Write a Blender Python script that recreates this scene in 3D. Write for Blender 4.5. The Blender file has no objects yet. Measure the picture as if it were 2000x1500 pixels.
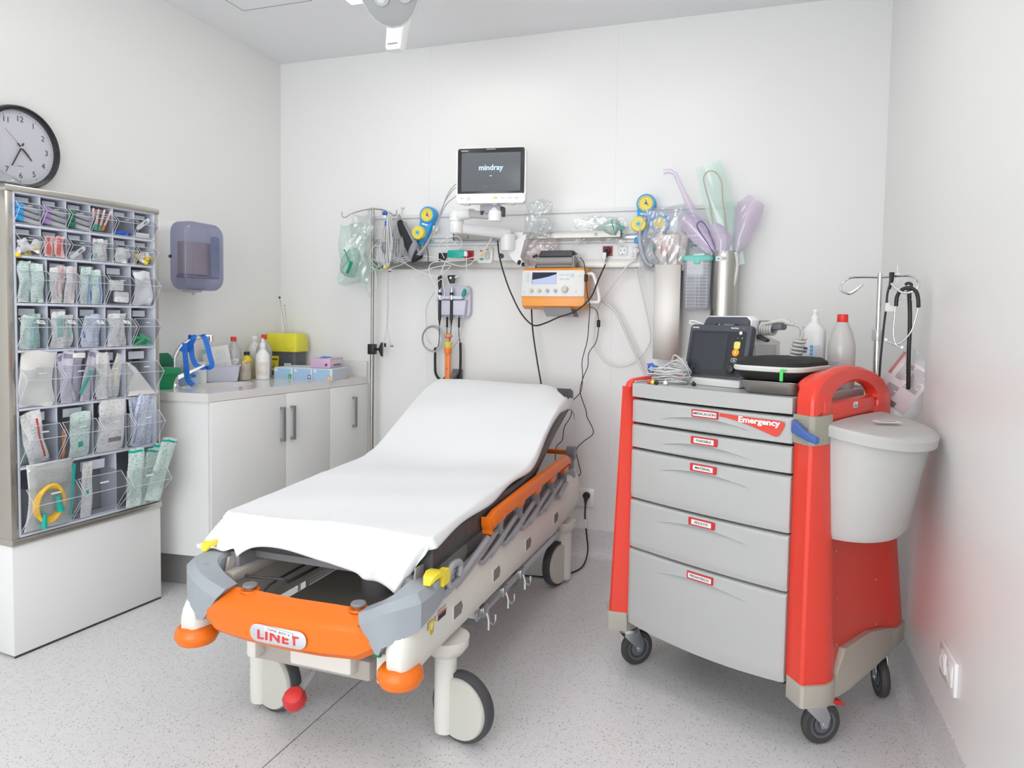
import bpy, bmesh, math, random
from math import pi, sin, cos, radians as rad
from mathutils import Vector as V, Matrix, Euler
random.seed(7)
SC = bpy.context.scene
COL = SC.collection

# ---------------------------------------------------------------- camera
YAW, PITCH, ROLL = -.3279, -.0529, .0162
CAM = V((2.717, -3.632, 1.25)); FPX = 1390.2; CY = 750 - 56.6
FWD = V((sin(YAW)*cos(PITCH), cos(YAW)*cos(PITCH), sin(PITCH)))
_r0 = V((cos(YAW), -sin(YAW), 0)); _u0 = _r0.cross(FWD)
RGT = _r0*cos(ROLL) + _u0*sin(ROLL); UPV = _u0*cos(ROLL) - _r0*sin(ROLL)
cd = bpy.data.cameras.new('camera'); cam = bpy.data.objects.new('camera', cd); COL.objects.link(cam)
mw = Matrix((RGT, UPV, -FWD)).transposed().to_4x4(); mw.translation = CAM
cam.matrix_world = mw
cd.sensor_width = 36; cd.lens = FPX/2000*36; cd.shift_y = -56.6/2000; cd.clip_start = .02
SC.camera = cam

# ---------------------------------------------------------------- light, exposure
SC.view_settings.view_transform = 'Standard'; SC.view_settings.look = 'None'
SC.view_settings.gamma = 1; SC.view_settings.use_curve_mapping = False
SC.view_settings.exposure = -0.72
SC.cycles.max_bounces = 8; SC.cycles.diffuse_bounces = 5; SC.cycles.glossy_bounces = 3
SC.cycles.transparent_max_bounces = 18; SC.cycles.sample_clamp_indirect = 6; SC.cycles.use_denoising = True
wd = bpy.data.worlds.new('world'); SC.world = wd; wd.use_nodes = True
wd.node_tree.nodes['Background'].inputs[0].default_value = (.9, .95, 1, 1)
wd.node_tree.nodes['Background'].inputs[1].default_value = .3
W, H = 3.255, 2.7286
LIGHT_STRENGTH = 6.8
PANELS = [(1.175, -.93), (2.25, -1.35), (1.175, -2.9), (2.25, -3.2), (1.7, -4.6)]  # rear panels are unseen, spread forward for even light; the last is added
# added fill light behind the camera; no real window is known there
ld = bpy.data.lights.new('added_fill_light', 'AREA'); ld.shape = 'RECTANGLE'; ld.size = 2.7; ld.size_y = 1.9
ld.energy = 86; ld.color = (.96, .98, 1)
lo = bpy.data.objects.new('added_fill_light', ld); COL.objects.link(lo); lo.location = (W/2, -5.36, 1.35); lo.rotation_euler = (pi/2, 0, 0)

# ---------------------------------------------------------------- helpers
def ray(px, py): return FWD + RGT*((px-1000)/FPX) - UPV*((py-CY)/FPX)
def onY(px, py, y): d = ray(px, py); return CAM + d*((y-CAM.y)/d.y)
def onX(px, py, x): d = ray(px, py); return CAM + d*((x-CAM.x)/d.x)
def onZ(px, py, z): d = ray(px, py); return CAM + d*((z-CAM.z)/d.z)

MC = {}
def mat(name, col=(.8, .8, .8), rough=.5, metal=0, emit=0, spec=.5, bump=0, bscale=200, coat=0, sub=0):
    if name in MC: return MC[name]
    m = bpy.data.materials.new(name); m.use_nodes = True; MC[name] = m
    n = m.node_tree.nodes; l = m.node_tree.links; b = n['Principled BSDF']
    b.inputs['Base Color'].default_value = (*col, 1); b.inputs['Roughness'].default_value = rough
    b.inputs['Metallic'].default_value = metal; b.inputs['Specular IOR Level'].default_value = spec
    b.inputs['Coat Weight'].default_value = coat
    if emit:
        b.inputs['Emission Color'].default_value = (*col, 1); b.inputs['Emission Strength'].default_value = emit
    if sub: b.inputs['Subsurface Weight'].default_value = sub; b.inputs['Subsurface Scale'].default_value = .01
    tc = n.new('ShaderNodeTexCoord'); nz = n.new('ShaderNodeTexNoise'); nz.inputs['Scale'].default_value = bscale
    l.new(tc.outputs['Object'], nz.inputs['Vector'])
    if bump:
        bp = n.new('ShaderNodeBump'); bp.inputs['Strength'].default_value = bump; bp.inputs['Distance'].default_value = .002
        l.new(nz.outputs['Fac'], bp.inputs['Height']); l.new(bp.outputs[0], b.inputs['Normal'])
    else:
        mr = n.new('ShaderNodeMapRange'); mr.inputs['To Min'].default_value = max(0, rough-.03); mr.inputs['To Max'].default_value = min(1, rough+.03)
        l.new(nz.outputs['Fac'], mr.inputs['Value']); l.new(mr.outputs[0], b.inputs['Roughness'])
    return m
def film(name, col=(1, 1, 1), fac=.12, rough=.08, dcol=None, dfac=0.0):
    """thin clear plastic: light passes, with a sheen and optional milky body"""
    if name in MC: return MC[name]
    m = bpy.data.materials.new(name); m.use_nodes = True; MC[name] = m
    n = m.node_tree.nodes; l = m.node_tree.links; n.remove(n['Principled BSDF'])
    out = n['Material Output']; tr = n.new('ShaderNodeBsdfTransparent'); tr.inputs[0].default_value = (*col, 1)
    gl = n.new('ShaderNodeBsdfGlossy'); gl.inputs['Roughness'].default_value = rough
    lw = n.new('ShaderNodeLayerWeight'); lw.inputs['Blend'].default_value = .25
    ma = n.new('ShaderNodeMath'); ma.operation = 'MULTIPLY_ADD'; ma.inputs[1].default_value = .3; ma.inputs[2].default_value = fac
    l.new(lw.outputs['Fresnel'], ma.inputs[0])
    mx = n.new('ShaderNodeMixShader'); l.new(ma.outputs[0], mx.inputs[0]); l.new(tr.outputs[0], mx.inputs[1]); l.new(gl.outputs[0], mx.inputs[2])
    last = mx
    if dfac:
        df = n.new('ShaderNodeBsdfDiffuse'); df.inputs[0].default_value = (*(dcol or col), 1)
        m2 = n.new('ShaderNodeMixShader'); m2.inputs[0].default_value = dfac
        l.new(mx.outputs[0], m2.inputs[1]); l.new(df.outputs[0], m2.inputs[2]); last = m2
    l.new(last.outputs[0], out.inputs[0])
    return m
def node_mat(name, fn):
    if name in MC: return MC[name]
    m = bpy.data.materials.new(name); m.use_nodes = True; MC[name] = m
    fn(m.node_tree.nodes, m.node_tree.links, m.node_tree.nodes['Principled BSDF']); return m

def T(x=0, y=0, z=0, rx=0, ry=0, rz=0): return Matrix.Translation((x, y, z)) @ Euler((rx, ry, rz)).to_matrix().to_4x4()

def smooth_path(P, n=6, closed=False):
    P = [V(p) for p in P]
    if len(P) < 3: return P
    out = []; N = len(P)
    rng = range(N) if closed else range(N-1)
    for i in rng:
        if closed: a, b, c, d = P[i-1], P[i], P[(i+1) % N], P[(i+2) % N]
        else: a, b, c, d = P[max(i-1, 0)], P[i], P[i+1], P[min(i+2, N-1)]
        for k in range(n):
            t = k/n
            out.append(.5*((2*b) + (c-a)*t + (2*a-5*b+4*c-d)*t*t + (3*b-a-3*c+d)*t**3))
    if not closed: out.append(P[-1])
    return out

class MB:
    """collects shapes; build() links them as ONE mesh object"""
    def __init__(s): s.v = []; s.f = []; s.m = []
    def add(s, vs, fs, m=0, M=None):
        o = len(s.v)
        for p in vs: s.v.append(tuple(M @ V(p)) if M is not None else tuple(p))
        for f in fs: s.f.append([o+i for i in f]); s.m.append(m)
        return s
    def addbm(s, bm, m=0, M=None):
        bm.verts.ensure_lookup_table(); bm.verts.index_update()
        s.add([v.co.copy() for v in bm.verts], [[v.index for v in f.verts] for f in bm.faces], m, M); bm.free(); return s
    def box(s, c, d, r=0, m=0, M=None, seg=2, rot=None):
        bm = bmesh.new(); bmesh.ops.create_cube(bm, size=1)
        for v in bm.verts: v.co = V((v.co.x*d[0], v.co.y*d[1], v.co.z*d[2]))
        if r: bmesh.ops.bevel(bm, geom=bm.edges[:], offset=min(r, min(d)*.49), segments=seg, profile=.5, affect='EDGES')
        A = Matrix.Translation(c) @ (Euler(rot).to_matrix().to_4x4() if rot else Matrix())
        return s.addbm(bm, m, (M @ A) if M is not None else A)
    def prism(s, pts, h0, h1, axis='z', m=0, r=0, M=None, seg=2):
        """polygon (a,b) pushed from h0 to h1 along axis: z->(a,b,h) y->(a,h,b) x->(h,a,b)"""
        def P(a, b, h): return {'z': (a, b, h), 'y': (a, h, b), 'x': (h, a, b)}[axis]
        bm = bmesh.new(); N = len(pts)
        lo = [bm.verts.new(P(a, b, h0)) for a, b in pts]; hi = [bm.verts.new(P(a, b, h1)) for a, b in pts]
        for i in range(N): j = (i+1) % N; bm.faces.new((lo[i], lo[j], hi[j], hi[i]))
        fl = bm.faces.new(lo[::-1]); fh = bm.faces.new(hi)
        if r:
            ed = [e for e in bm.edges if (e.verts[0] in lo) == (e.verts[1] in lo)]
            bmesh.ops.bevel(bm, geom=ed, offset=r, segments=seg, profile=.5, affect='EDGES')
        bmesh.ops.recalc_face_normals(bm, faces=bm.faces[:])
        return s.addbm(bm, m, M)
    def lathe(s, prof, seg=24, m=0, M=None, a0=0, a1=2*pi):
        vs = []; fs = []; full = abs(a1-a0-2*pi) < 1e-6; n = seg if full else seg+1
        for r, z in prof:
            for k in range(n): a = a0+(a1-a0)*k/seg; vs.append((r*cos(a), r*sin(a), z))
        for i in range(len(prof)-1):
            for k in range(seg):
                k2 = (k+1) % n; fs.append([i*n+k, i*n+k2, (i+1)*n+k2, (i+1)*n+k])
        if full and prof[0][0] > 1e-6 and prof[-1][0] > 1e-6:
            if prof[0][0] > 1e-6: fs.append(list(range(n))[::-1])
            if prof[-1][0] > 1e-6: fs.append([(len(prof)-1)*n+k for k in range(n)])
        return s.add(vs, fs, m, M)
    def cyl(s, a, b, r, seg=20, m=0, r2=None, M=None):
        a, b = V(a), V(b); d = b-a; L = d.length; q = d.to_track_quat('Z', 'Y').to_matrix().to_4x4()
        A = Matrix.Translation(a) @ q; r2 = r if r2 is None else r2
        return s.lathe([(r, 0), (r2, L)], seg, m, (M @ A) if M is not None else A)
    def tube(s, P, r, seg=8, m=0, M=None, n=6, smooth=True, closed=False, flat=1):
        P = smooth_path(P, n, closed) if smooth else [V(p) for p in P]
        Q = [P[0]]
        for p in P[1:]:
            if (p-Q[-1]).length > 1e-5: Q.append(p)
        P = Q; N = len(P)
        if N < 2: return s
        up = V((0, 0, 1)); rings = []; prev = None
        for i in range(N):
            t = ((P[(i+1) % N]-P[i-1]) if closed else (P[min(i+1, N-1)]-P[max(i-1, 0)]))
            if t.length < 1e-9: t = V((0, 0, 1))
            t.normalize()
            if prev is None: a = up.cross(t); a = a if a.length > .1 else V((1, 0, 0)).cross(t)
            else: a = prev - t*prev.dot(t)
            if a.length < 1e-6: a = V((1, 0, 0)).cross(t)
            a.normalize(); b = t.cross(a); prev = a
            rr = r[min(i*len(r)//N, len(r)-1)] if isinstance(r, (list, tuple)) else r
            rings.append([P[i]+a*rr*cos(2*pi*k/seg)+b*rr*flat*sin(2*pi*k/seg) for k in range(seg)])
        return s.loft(rings, m, M, closed)
    def loft(s, rings, m=0, M=None, closed=False, caps=True, open_ring=False):
        n = len(rings[0]); vs = [p for r in rings for p in r]; fs = []; R = len(rings)
        for i in range(R if closed else R-1):
            j = (i+1) % R
            for k in range(n-1 if open_ring else n):
                k2 = (k+1) % n; fs.append([i*n+k, i*n+k2, j*n+k2, j*n+k])
        if not closed and caps and not open_ring: fs.append(list(range(n))[::-1]); fs.append([(R-1)*n+k for k in range(n)])
        return s.add(vs, fs, m, M)
    def grid(s, fn, nu, nv, m=0, M=None):
        vs = [fn(i/nu, j/nv) for j in range(nv+1) for i in range(nu+1)]
        fs = [[j*(nu+1)+i, j*(nu+1)+i+1, (j+1)*(nu+1)+i+1, (j+1)*(nu+1)+i] for j in range(nv) for i in range(nu)]
        return s.add(vs, fs, m, M)
    def sphere(s, c, r, m=0, seg=16, M=None, sc=(1, 1, 1)):
        pr = [(r*sin(pi*i/10), -r*cos(pi*i/10)) for i in range(11)]; pr[0] = (0, -r); pr[-1] = (0, r)
        A = Matrix.Translation(c) @ Matrix.Diagonal((*sc, 1))
        return s.lathe(pr, seg, m, (M @ A) if M is not None else A)
    def build(s, name, mt, parent=None, sharp=35, thick=0, sub=0, label=None):
        me = bpy.data.meshes.new(name); me.from_pydata(s.v, [], s.f)
        for x in (mt if isinstance(mt, (list, tuple)) else [mt]): me.materials.append(x)
        me.polygons.foreach_set('material_index', s.m); me.polygons.foreach_set('use_smooth', [True]*len(s.f))
        me.validate(); bm = bmesh.new(); bm.from_mesh(me); bmesh.ops.remove_doubles(bm, verts=bm.verts[:], dist=1e-6)
        bmesh.ops.recalc_face_normals(bm, faces=bm.faces[:]); bm.to_mesh(me); bm.free()
        me.set_sharp_from_angle(angle=rad(sharp))
        o = bpy.data.objects.new(name, me); COL.objects.link(o)
        if parent is not None: o.parent = parent
        if thick: md = o.modifiers.new('t', 'SOLIDIFY'); md.thickness = thick; md.offset = 0
        if sub: md = o.modifiers.new('s', 'SUBSURF'); md.levels = sub; md.render_levels = sub
        if label: o['label'] = label
        return o

def tag(o, label, cat, group=None):
    o['label'] = label; o['category'] = cat
    if group: o['group'] = group
    return o
def thing(name, label, cat, loc=(0, 0, 0), rz=0, group=None, rot=None):
    o = bpy.data.objects.new(name, None); COL.objects.link(o); o.location = loc
    o.rotation_euler = rot if rot else (0, 0, rz); o.empty_display_size = .05
    return tag(o, label, cat, group)
def struct(o): o['kind'] = 'structure'; return o
def kids(o): return [c for c in bpy.data.objects if c.parent == o]
def dup(o, loc=None, rz=None, label=None, group=None, parent=None, rot=None):
    c = o.copy(); COL.objects.link(c)
    if parent is not None: c.parent = parent
    for k in kids(o): dup(k, parent=c)
    if loc is not None: c.location = loc
    if rz is not None: c.rotation_euler = (0, 0, rz)
    if rot is not None: c.rotation_euler = rot
    if label: c['label'] = label
    if group: c['group'] = group
    return c
DG = None
def text(body, size, mt, parent, M, name='lettering', sx=1, bold=0, align='CENTER', ext=.0002, spacing=1):
    cu = bpy.data.curves.new(name, 'FONT'); cu.body = body; cu.size = size; cu.align_x = align; cu.align_y = 'CENTER'
    cu.extrude = ext; cu.offset = bold; cu.resolution_u = 3; cu.space_character = spacing
    t = bpy.data.objects.new(name, cu); COL.objects.link(t)
    me = bpy.data.meshes.new_from_object(t.evaluated_get(bpy.context.evaluated_depsgraph_get()))
    bpy.data.objects.remove(t); me.materials.clear(); me.materials.append(mt)
    me.transform(Matrix.Diagonal((sx, 1, 1, 1))); me.transform(M)
    o = bpy.data.objects.new(name, me); COL.objects.link(o)
    if parent is not None: o.parent = parent
    return o
FR = T(rx=pi/2)      # text standing up, read from -y
def rrect(w, h, r, cx=0, cy=0, n=5):
    out = []
    for sx, sy, a in ((1, 1, 0), (-1, 1, 90), (-1, -1, 180), (1, -1, 270)):
        for k in range(n+1):
            t = rad(a+90*k/n); out.append((cx+sx*(w/2-r)+r*cos(t), cy+sy*(h/2-r)+r*sin(t)))
    return out

# ---------------------------------------------------------------- materials
def wallfn(c, rough):
    def f(n, l, b):
        b.inputs['Base Color'].default_value = (*c, 1); b.inputs['Roughness'].default_value = rough; b.inputs['Specular IOR Level'].default_value = .5
        tc = n.new('ShaderNodeTexCoord'); a = n.new('ShaderNodeTexNoise'); a.inputs['Scale'].default_value = 260; a.inputs['Detail'].default_value = 3
        l.new(tc.outputs['Object'], a.inputs['Vector']); bp = n.new('ShaderNodeBump'); bp.inputs['Strength'].default_value = .04; bp.inputs['Distance'].default_value = .001
        l.new(a.outputs['Fac'], bp.inputs['Height']); l.new(bp.outputs[0], b.inputs['Normal'])
    return f
wall_m = node_mat('wall_panel', wallfn((.83, .83, .815), .34))
ceil_m = node_mat('ceiling_paint', wallfn((.85, .855, .87), .8))
def floorfn(n, l, b):
    tc = n.new('ShaderNodeTexCoord'); base = (.60, .575, .585, 1)
    prev = None
    big = n.new('ShaderNodeTexNoise'); big.inputs['Scale'].default_value = 35; l.new(tc.outputs['Object'], big.inputs['Vector'])
    mx0 = n.new('ShaderNodeMix'); mx0.data_type = 'RGBA'; mx0.inputs[6].default_value = (.74, .73, .735, 1); mx0.inputs[7].default_value = (.67, .66, .665, 1)
    l.new(big.outputs['Fac'], mx0.inputs[0]); prev = mx0.outputs[2]
    for sc_, th, col, ang in ((200, .10, (.28, .25, .26, 1), (1, .45, 1)), (260, .11, (.36, .33, .34, 1), (.5, 1, 1)), (140, .052, (.11, .10, .105, 1), (1, .8, 1)), (95, .03, (.07, .065, .07, 1), (.8, 1, 1))):
        mp = n.new('ShaderNodeMapping'); mp.inputs['Scale'].default_value = ang; mp.inputs['Location'].default_value = (sc_*.13, sc_*.07, 0); mp.inputs['Rotation'].default_value = (0, 0, sc_)
        vo = n.new('ShaderNodeTexVoronoi'); vo.inputs['Scale'].default_value = sc_; l.new(tc.outputs['Object'], mp.inputs['Vector']); l.new(mp.outputs[0], vo.inputs['Vector'])
        sep = n.new('ShaderNodeSeparateColor'); l.new(vo.outputs['Color'], sep.inputs[0])
        th_n = n.new('ShaderNodeMath'); th_n.operation = 'MULTIPLY'; th_n.inputs[1].default_value = th*3.2; l.new(sep.outputs[0], th_n.inputs[0])
        lt = n.new('ShaderNodeMath'); lt.operation = 'LESS_THAN'; l.new(vo.outputs['Distance'], lt.inputs[0]); l.new(th_n.outputs[0], lt.inputs[1])
        gt = n.new('ShaderNodeMath'); gt.operation = 'GREATER_THAN'; gt.inputs[1].default_value = .45; l.new(sep.outputs[1], gt.inputs[0])
        mu = n.new('ShaderNodeMath'); mu.operation = 'MULTIPLY'; l.new(lt.outputs[0], mu.inputs[0]); l.new(gt.outputs[0], mu.inputs[1])
        mx = n.new('ShaderNodeMix'); mx.data_type = 'RGBA'; l.new(mu.outputs[0], mx.inputs[0]); l.new(prev, mx.inputs[6]); mx.inputs[7].default_value = col; prev = mx.outputs[2]
    l.new(prev, b.inputs['Base Color']); b.inputs['Roughness'].default_value = .32; b.inputs['Specular IOR Level'].default_value = .45
floor_m = node_mat('speckled_vinyl', floorfn)
white = mat('white_plastic', (.82, .82, .82), .35)
gloss_white = mat('gloss_white', (.86, .86, .86), .15)
cream = mat('cream_plastic', (.74, .725, .675), .38)
orange = mat('orange_plastic', (.84, .17, .006), .33)
bedgrey = mat('blue_grey_plastic', (.32, .35, .38), .42)
midgrey = mat('mid_grey', (.22, .22, .23), .45)
dark = mat('dark_grey', (.05, .05, .055), .5)
black = mat('black_plastic', (.012, .012, .013), .4)
rubber = mat('black_rubber', (.018, .018, .018), .6)
tyre = mat('grey_tyre', (.06, .06, .065), .55)
steel = mat('brushed_steel', (.43, .41, .385), .42, 1)
chrome = mat('chrome', (.75, .76, .77), .12, 1)
zinc = mat('zinc', (.60, .62, .64), .3, 1)
red = mat('red_plastic', (.80, .055, .032), .3)
cartgrey = mat('cart_grey', (.47, .475, .465), .36)
beige = mat('beige_plastic', (.46, .43, .37), .45)
lam = mat('laminate_white', (.79, .79, .78), .4)
quartz = mat('quartz_top', (.72, .70, .685), .12)
paper = mat('paper_white', (.80, .80, .78), .7)
ink = mat('ink_black', (.02, .02, .02), .6)
inkgrey = mat('ink_grey', (.25, .25, .25), .6)
bluep = mat('blue_plastic', (.01, .18, .72), .35)
greenp = mat('green_plastic', (.005, .26, .10), .35)
teal = mat('teal_plastic', (.0, .42, .34), .35)
yellowp = mat('yellow_plastic', (.85, .66, .04), .35)
clear = film('clear_plastic', (.93, .95, .97), .10)
bag = film('bag_film', (.95, .97, .97), .14, .12, (.8, .82, .82), .10)
cloth = mat('white_sheet', (.80, .81, .82), .85, bump=.25, bscale=900)
cable_grey = mat('cable_grey', (.48, .48, .48), .45)
cable_white = mat('cable_white', (.75, .75, .74), .4)
# ================================================================ room shell
def shell(name, boxes, mt):
    b = MB()
    for c, d in boxes: b.box(c, d)
    return struct(b.build(name, mt))
YF = -5.4
shell('floor', [((W/2, YF/2, -.05), (W+.4, -YF+.4, .1))], floor_m)
shell('ceiling', [((W/2, YF/2, H+.05), (W+.4, -YF+.4, .1))], ceil_m)
shell('wall_left', [((-.05, YF/2, H/2), (.1, -YF, H))], wall_m)
shell('wall_back', [((W/2, .05, H/2), (W+.2, .1, H))], wall_m)
shell('wall_right', [((W+.05, YF/2, H/2), (.1, -YF, H))], wall_m)
shell('wall_front', [((W/2, YF-.05, H/2), (W+.2, .1, H))], wall_m)
# coved vinyl skirting, .145 high
def cove(name, L, M):
    prof = [(0, .145), (-.003, .145), (-.0035, .06), (-.008, .03), (-.020, .012), (-.045, .0015), (-.05, .0005), (0, .0005)]
    b = MB(); b.prism([(a, z) for a, z in prof], 0, L, 'x', M=M); return struct(b.build(name, floor_m, sharp=50))
cove('baseboard_back', W, T(0, 0, 0))
cove('baseboard_left', -YF, T(0, YF, 0, rz=pi/2))
cove('baseboard_right', -YF, T(W, 0, 0, rz=-pi/2))
b = MB(); b.box((0, 0, .0003), (.003, 4.4, .0006)); o = struct(b.build('trim_1', mat('seam', (.22, .2, .2), .6))); o.location = (1.47, -2.25, 0); o.rotation_euler = (0, 0, -.015)
# panel joints on the back wall
for i, (xj) in enumerate((2.02, .98)):
    b = MB(); b.box((xj, -.0004, 1.44), (.0015, .0008, 2.58)); struct(b.build('trim_%d' % (i+2), mat('joint', (.74, .74, .73), .5)))
b = MB()
for c, d in (((.49, -.685, 0), (.39, .003, .0012)), ((.296, -1.0, 0), (.003, .63, .0012)), ((.685, -1.0, 0), (.003, .63, .0012)), ((.49, -1.315, 0), (.39, .003, .0012))): b.box((c[0], c[1], H-.0006), d)
struct(b.build('trim_4', mat('hatch_gap', (.25, .25, .26), .7)))
# ceiling light panels
lightm = mat('led_diffuser', (1, .985, .97), .6, emit=LIGHT_STRENGTH)
b = MB(); b.box((W/2, YF+.015, 1.35), (2.9, .03, 2.1), r=.004); b.box((W/2, YF+.032, 1.35), (2.7, .006, 1.9), m=1)
struct(b.build('added_window_1', [white, mat('added_glow_pane', (.9, .95, 1), .1, emit=1.2)]))  # added glowing pane, out of view, goes with the fill light
def ceiling_light(x, y, lab):
    t = thing('ceiling_light', lab, 'light', (x, y, H))
    b = MB(); b.box((0, 0, -.006), (.66, .66, .012)); b.build('frame', white, t)
    b = MB(); b.box((0, 0, -.0135), (.62, .62, .003)); b.build('diffuser', lightm, t)
for i, (x, y) in enumerate(PANELS):
    ceiling_light(x, y, ['square recessed ceiling light panel nearest the back wall, its corner beside the exam lamp', 'square ceiling light panel above the emergency cart', 'square ceiling light panel over the open floor by the left wall', 'square ceiling light panel over the open floor by the right wall', 'added unseen square ceiling light panel nearest the front wall on the left'][i])

# ================================================================ stretcher bed
BX, BY, BR = 1.54, -2.0, -.012
def bed():
    t = thing('hospital_stretcher', 'wheeled hospital stretcher with orange foot panel and cream side beams, raised backrest', 'hospital bed', (BX, BY, 0), BR)
    # orange foot panel
    def sec(x, y, zb, zc, zt, back=.03):
        return [(x, y+.01, zb), (x, y-.012, zb+.02), (x, y-.015, zc), (x, y+.0, zc+.012), (x, y+.065, zt), (x, y+.075, zt-.01), (x, y+.06, zb)]
    b = MB()
    S = [(-.284, -.022, .383, .388, .392), (-.262, -.03, .365, .412, .418), (-.225, -.042, .347, .430, .460), (-.12, -.052, .343, .432, .464), (0, -.056, .342, .432, .463), (.12, -.052, .343, .432, .464), (.225, -.042, .347, .430, .460), (.262, -.03, .365, .412, .418), (.284, -.022, .383, .388, .392)]
    b.loft([sec(*q) for q in S]); b.build('foot_panel', orange, t, sharp=28)
    def plate(M): pass
    b = MB(); b.prism(rrect(.18, .048, .0235, n=8), -.003, 0, 'y', r=.001); pl = b.build('logo_plate', mat('silver_plate', (.62, .63, .66), .35, .4), t); pl.location = (.0, -.0705, .390); pl.rotation_euler = (0, .0, 0)
    text('LINET', .035, mat('logo_red', (.8, .03, .03), .4), t, T(.0, -.0745, .3855) @ FR, sx=1.32, bold=.0007, spacing=1.14)
    b = MB(); b.box((0, 0, 0), (.088, .0012, .014)); st = b.build('name_sticker', paper, t, label='small white printed sticker across the logo'); st.location = (.005, -.0762, .4035); st.rotation_euler = (0, rad(5), 0)
    text('CAMA  BOX  4', .0095, ink, t, T(.005, -.0770, .4035, ry=rad(5)) @ FR, sx=1.15)
    for s in (-1, 1):
        b = MB(); M = T(.012+s*.178, .020, .458)
        b.lathe([(.028, 0), (.027, .004), (.0, .005)], 20, 0, M); b.lathe([(.012, 0), (.012, .010), (.02, .011), (.0215, .015), (.019, .019), (0, .020)], 24, 1, M)
        b.build('release_button', [orange, midgrey], t)
    # blue-grey corner brackets
    for s in (-1, 1):
        R = []
        for (x, y, xi, yi, z0, z1) in ((.216, -.044, .216, .036, .378, .468), (.262, -.052, .262, .040, .380, .490), (.300, -.050, .288, .044, .398, .507), (.345, -.030, .298, .05, .418, .520), (.384, .008, .302, .06, .440, .528), (.390, .06, .303, .08, .455, .532), (.388, .125, .304, .125, .468, .530), (.384, .15, .306, .15, .475, .518)):
            e = .014; o_, i_ = V((x, y, 0)), V((xi, yi, 0)); n_ = (i_-o_).normalized(); Z = lambda z: V((0, 0, z))
            ring = [o_+Z(z0), o_+Z(z1-e*1.5), o_+n_*e*1.5+Z(z1), i_-n_*e*.7+Z(z1), i_+Z(z1-e*.8), i_+Z(z0)]
            sk = {.216: .062, .262: .030}.get(x, 0)
            R.append([(s*(v.x+sk*min(1, max(0, (z1-v.z)/(z1-z0)))), v.y, v.z) for v in ring])
        b = MB(); b.loft(R); o = b.build('corner_bracket', bedgrey, t, sharp=28)
        for k in range(3):
            c = MB(); c.lathe([(.012, 0), (.011, .0022), (0, .0026)], 18, 0, T(s*(.322+.010*k), .012+.035*k, .5175+.0045*k)); c.build('cap', bedgrey, o)
    # cream side beams with openings
    def beam(s):
        pr = [(.290, .430), (.305, .466), (.330, .478), (.352, .470), (.368, .44), (.376, .405), (.376, .36), (.368, .325), (.345, .303), (.315, .300), (.294, .315)]
        R = []; L = [(-.044, -.030, .45), (-.036, -.028, .66), (-.018, -.022, .84), (.012, -.014, .95), (.08, 0, 1.0), (.30, .0, 1), (.9, .0, 1), (1.4, .004, 1), (1.62, .02, 1.08), (1.70, .045, 1.1), (1.735, .05, .8)]
        for v, dz, k in L:
            R.append([(s*(.337+(a-.337)*k), v, .385+(z-.385)*k+dz) for a, z in pr])
        b = MB(); b.loft(R, 0); return b.build('side_beam', cream, t, sharp=40)
    for s in (-1, 1):
        bo = beam(s)
        for k, v in enumerate((.26, .58, .92, 1.30)):
            M = T(s*.3768, v, .392, ry=-s*.0)
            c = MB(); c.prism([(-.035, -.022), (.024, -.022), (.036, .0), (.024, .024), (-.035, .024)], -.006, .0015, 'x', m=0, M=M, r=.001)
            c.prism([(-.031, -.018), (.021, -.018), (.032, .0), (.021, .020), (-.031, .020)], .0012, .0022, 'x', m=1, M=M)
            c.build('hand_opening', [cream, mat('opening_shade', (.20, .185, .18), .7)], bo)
    M = T(.3755, .11, .40, ry=0) @ T(rz=pi/2) @ FR
    text('1', .018, ink, t, M @ T(-.045, .015, 0)); text('2', .018, ink, t, M @ T(.0, .025, 0))
    b = MB(); MM = T(.3745, .088, .41); b.prism([(-.016, .018), (.016, .018), (.016, -.004), (.008, -.02), (-.008, -.02), (-.016, -.004)], 0, .0015, 'x', m=0, M=MM); b.prism([(-.008, .010), (.008, .010), (0, -.008)], .0012, .0022, 'x', m=1, M=MM)
    for k in range(6): b.prism([(0, 0), (.004, 0), (.009, .013), (.005, .013)], 0, .0014, 'x', m=2, M=T(.3745, .128+.009*k, .41))
    b.box((.3748, .158, .426), (.001, .055, .003), m=3); b.box((.3748, .155, .437), (.001, .055, .002), m=4)
    b.build('warning_marks', [yellowp, white, ink, mat('mark_red', (.7, .05, .03), .5), midgrey], t)
    # orange bumpers
    for s in (-1, 1):
        for v, z, k in ((-.002, .318, 1), (1.73, .40, .7)):
            b = MB(); pr = [(0, -.030), (.034, -.030), (.052, -.023), (.061, -.007), (.060, .009), (.050, .022), (.034, .027), (0, .027)]
            b.lathe([(r*k, zz*k) for r, zz in pr], 32, 0, T(s*.333, v-.005, z)); b.build('bumper', orange, t)
    # lower chassis cover, cross boxes
    b = MB(); b.loft([[( x, .17, z) for x, z in ((-.27, .25), (.27, .25), (.24, .325), (-.24, .325))], [(x, 1.58, z) for x, z in ((-.27, .25), (.27, .25), (.24, .325), (-.24, .325))]]); b.box((0, .10, .262), (.40, .07, .06), r=.01); b.box((.0, .23, .28), (.62, .13, .07), r=.02); b.box((0, 1.53, .28), (.54, .13, .07), r=.02)
    b.build('chassis_cover', mat('taupe_cover', (.42, .39, .345), .5), t)
    b = MB(); b.box((.06, .055, .30), (.20, .05, .08), r=.008); b.build('foot_box', cream, t)
    for q_, w_ in ((-.17, .035), (.262, .045)): b = MB(); b.box((q_, .05, .30), (w_, .05, .09), r=.010); b.build('foot_bracket', cream, t)
    b = MB(); b.box((.252, .012, .355), (.026, .012, .028), r=.003); b.build('level_light', greenp, t, label='small green indicator block')
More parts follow.
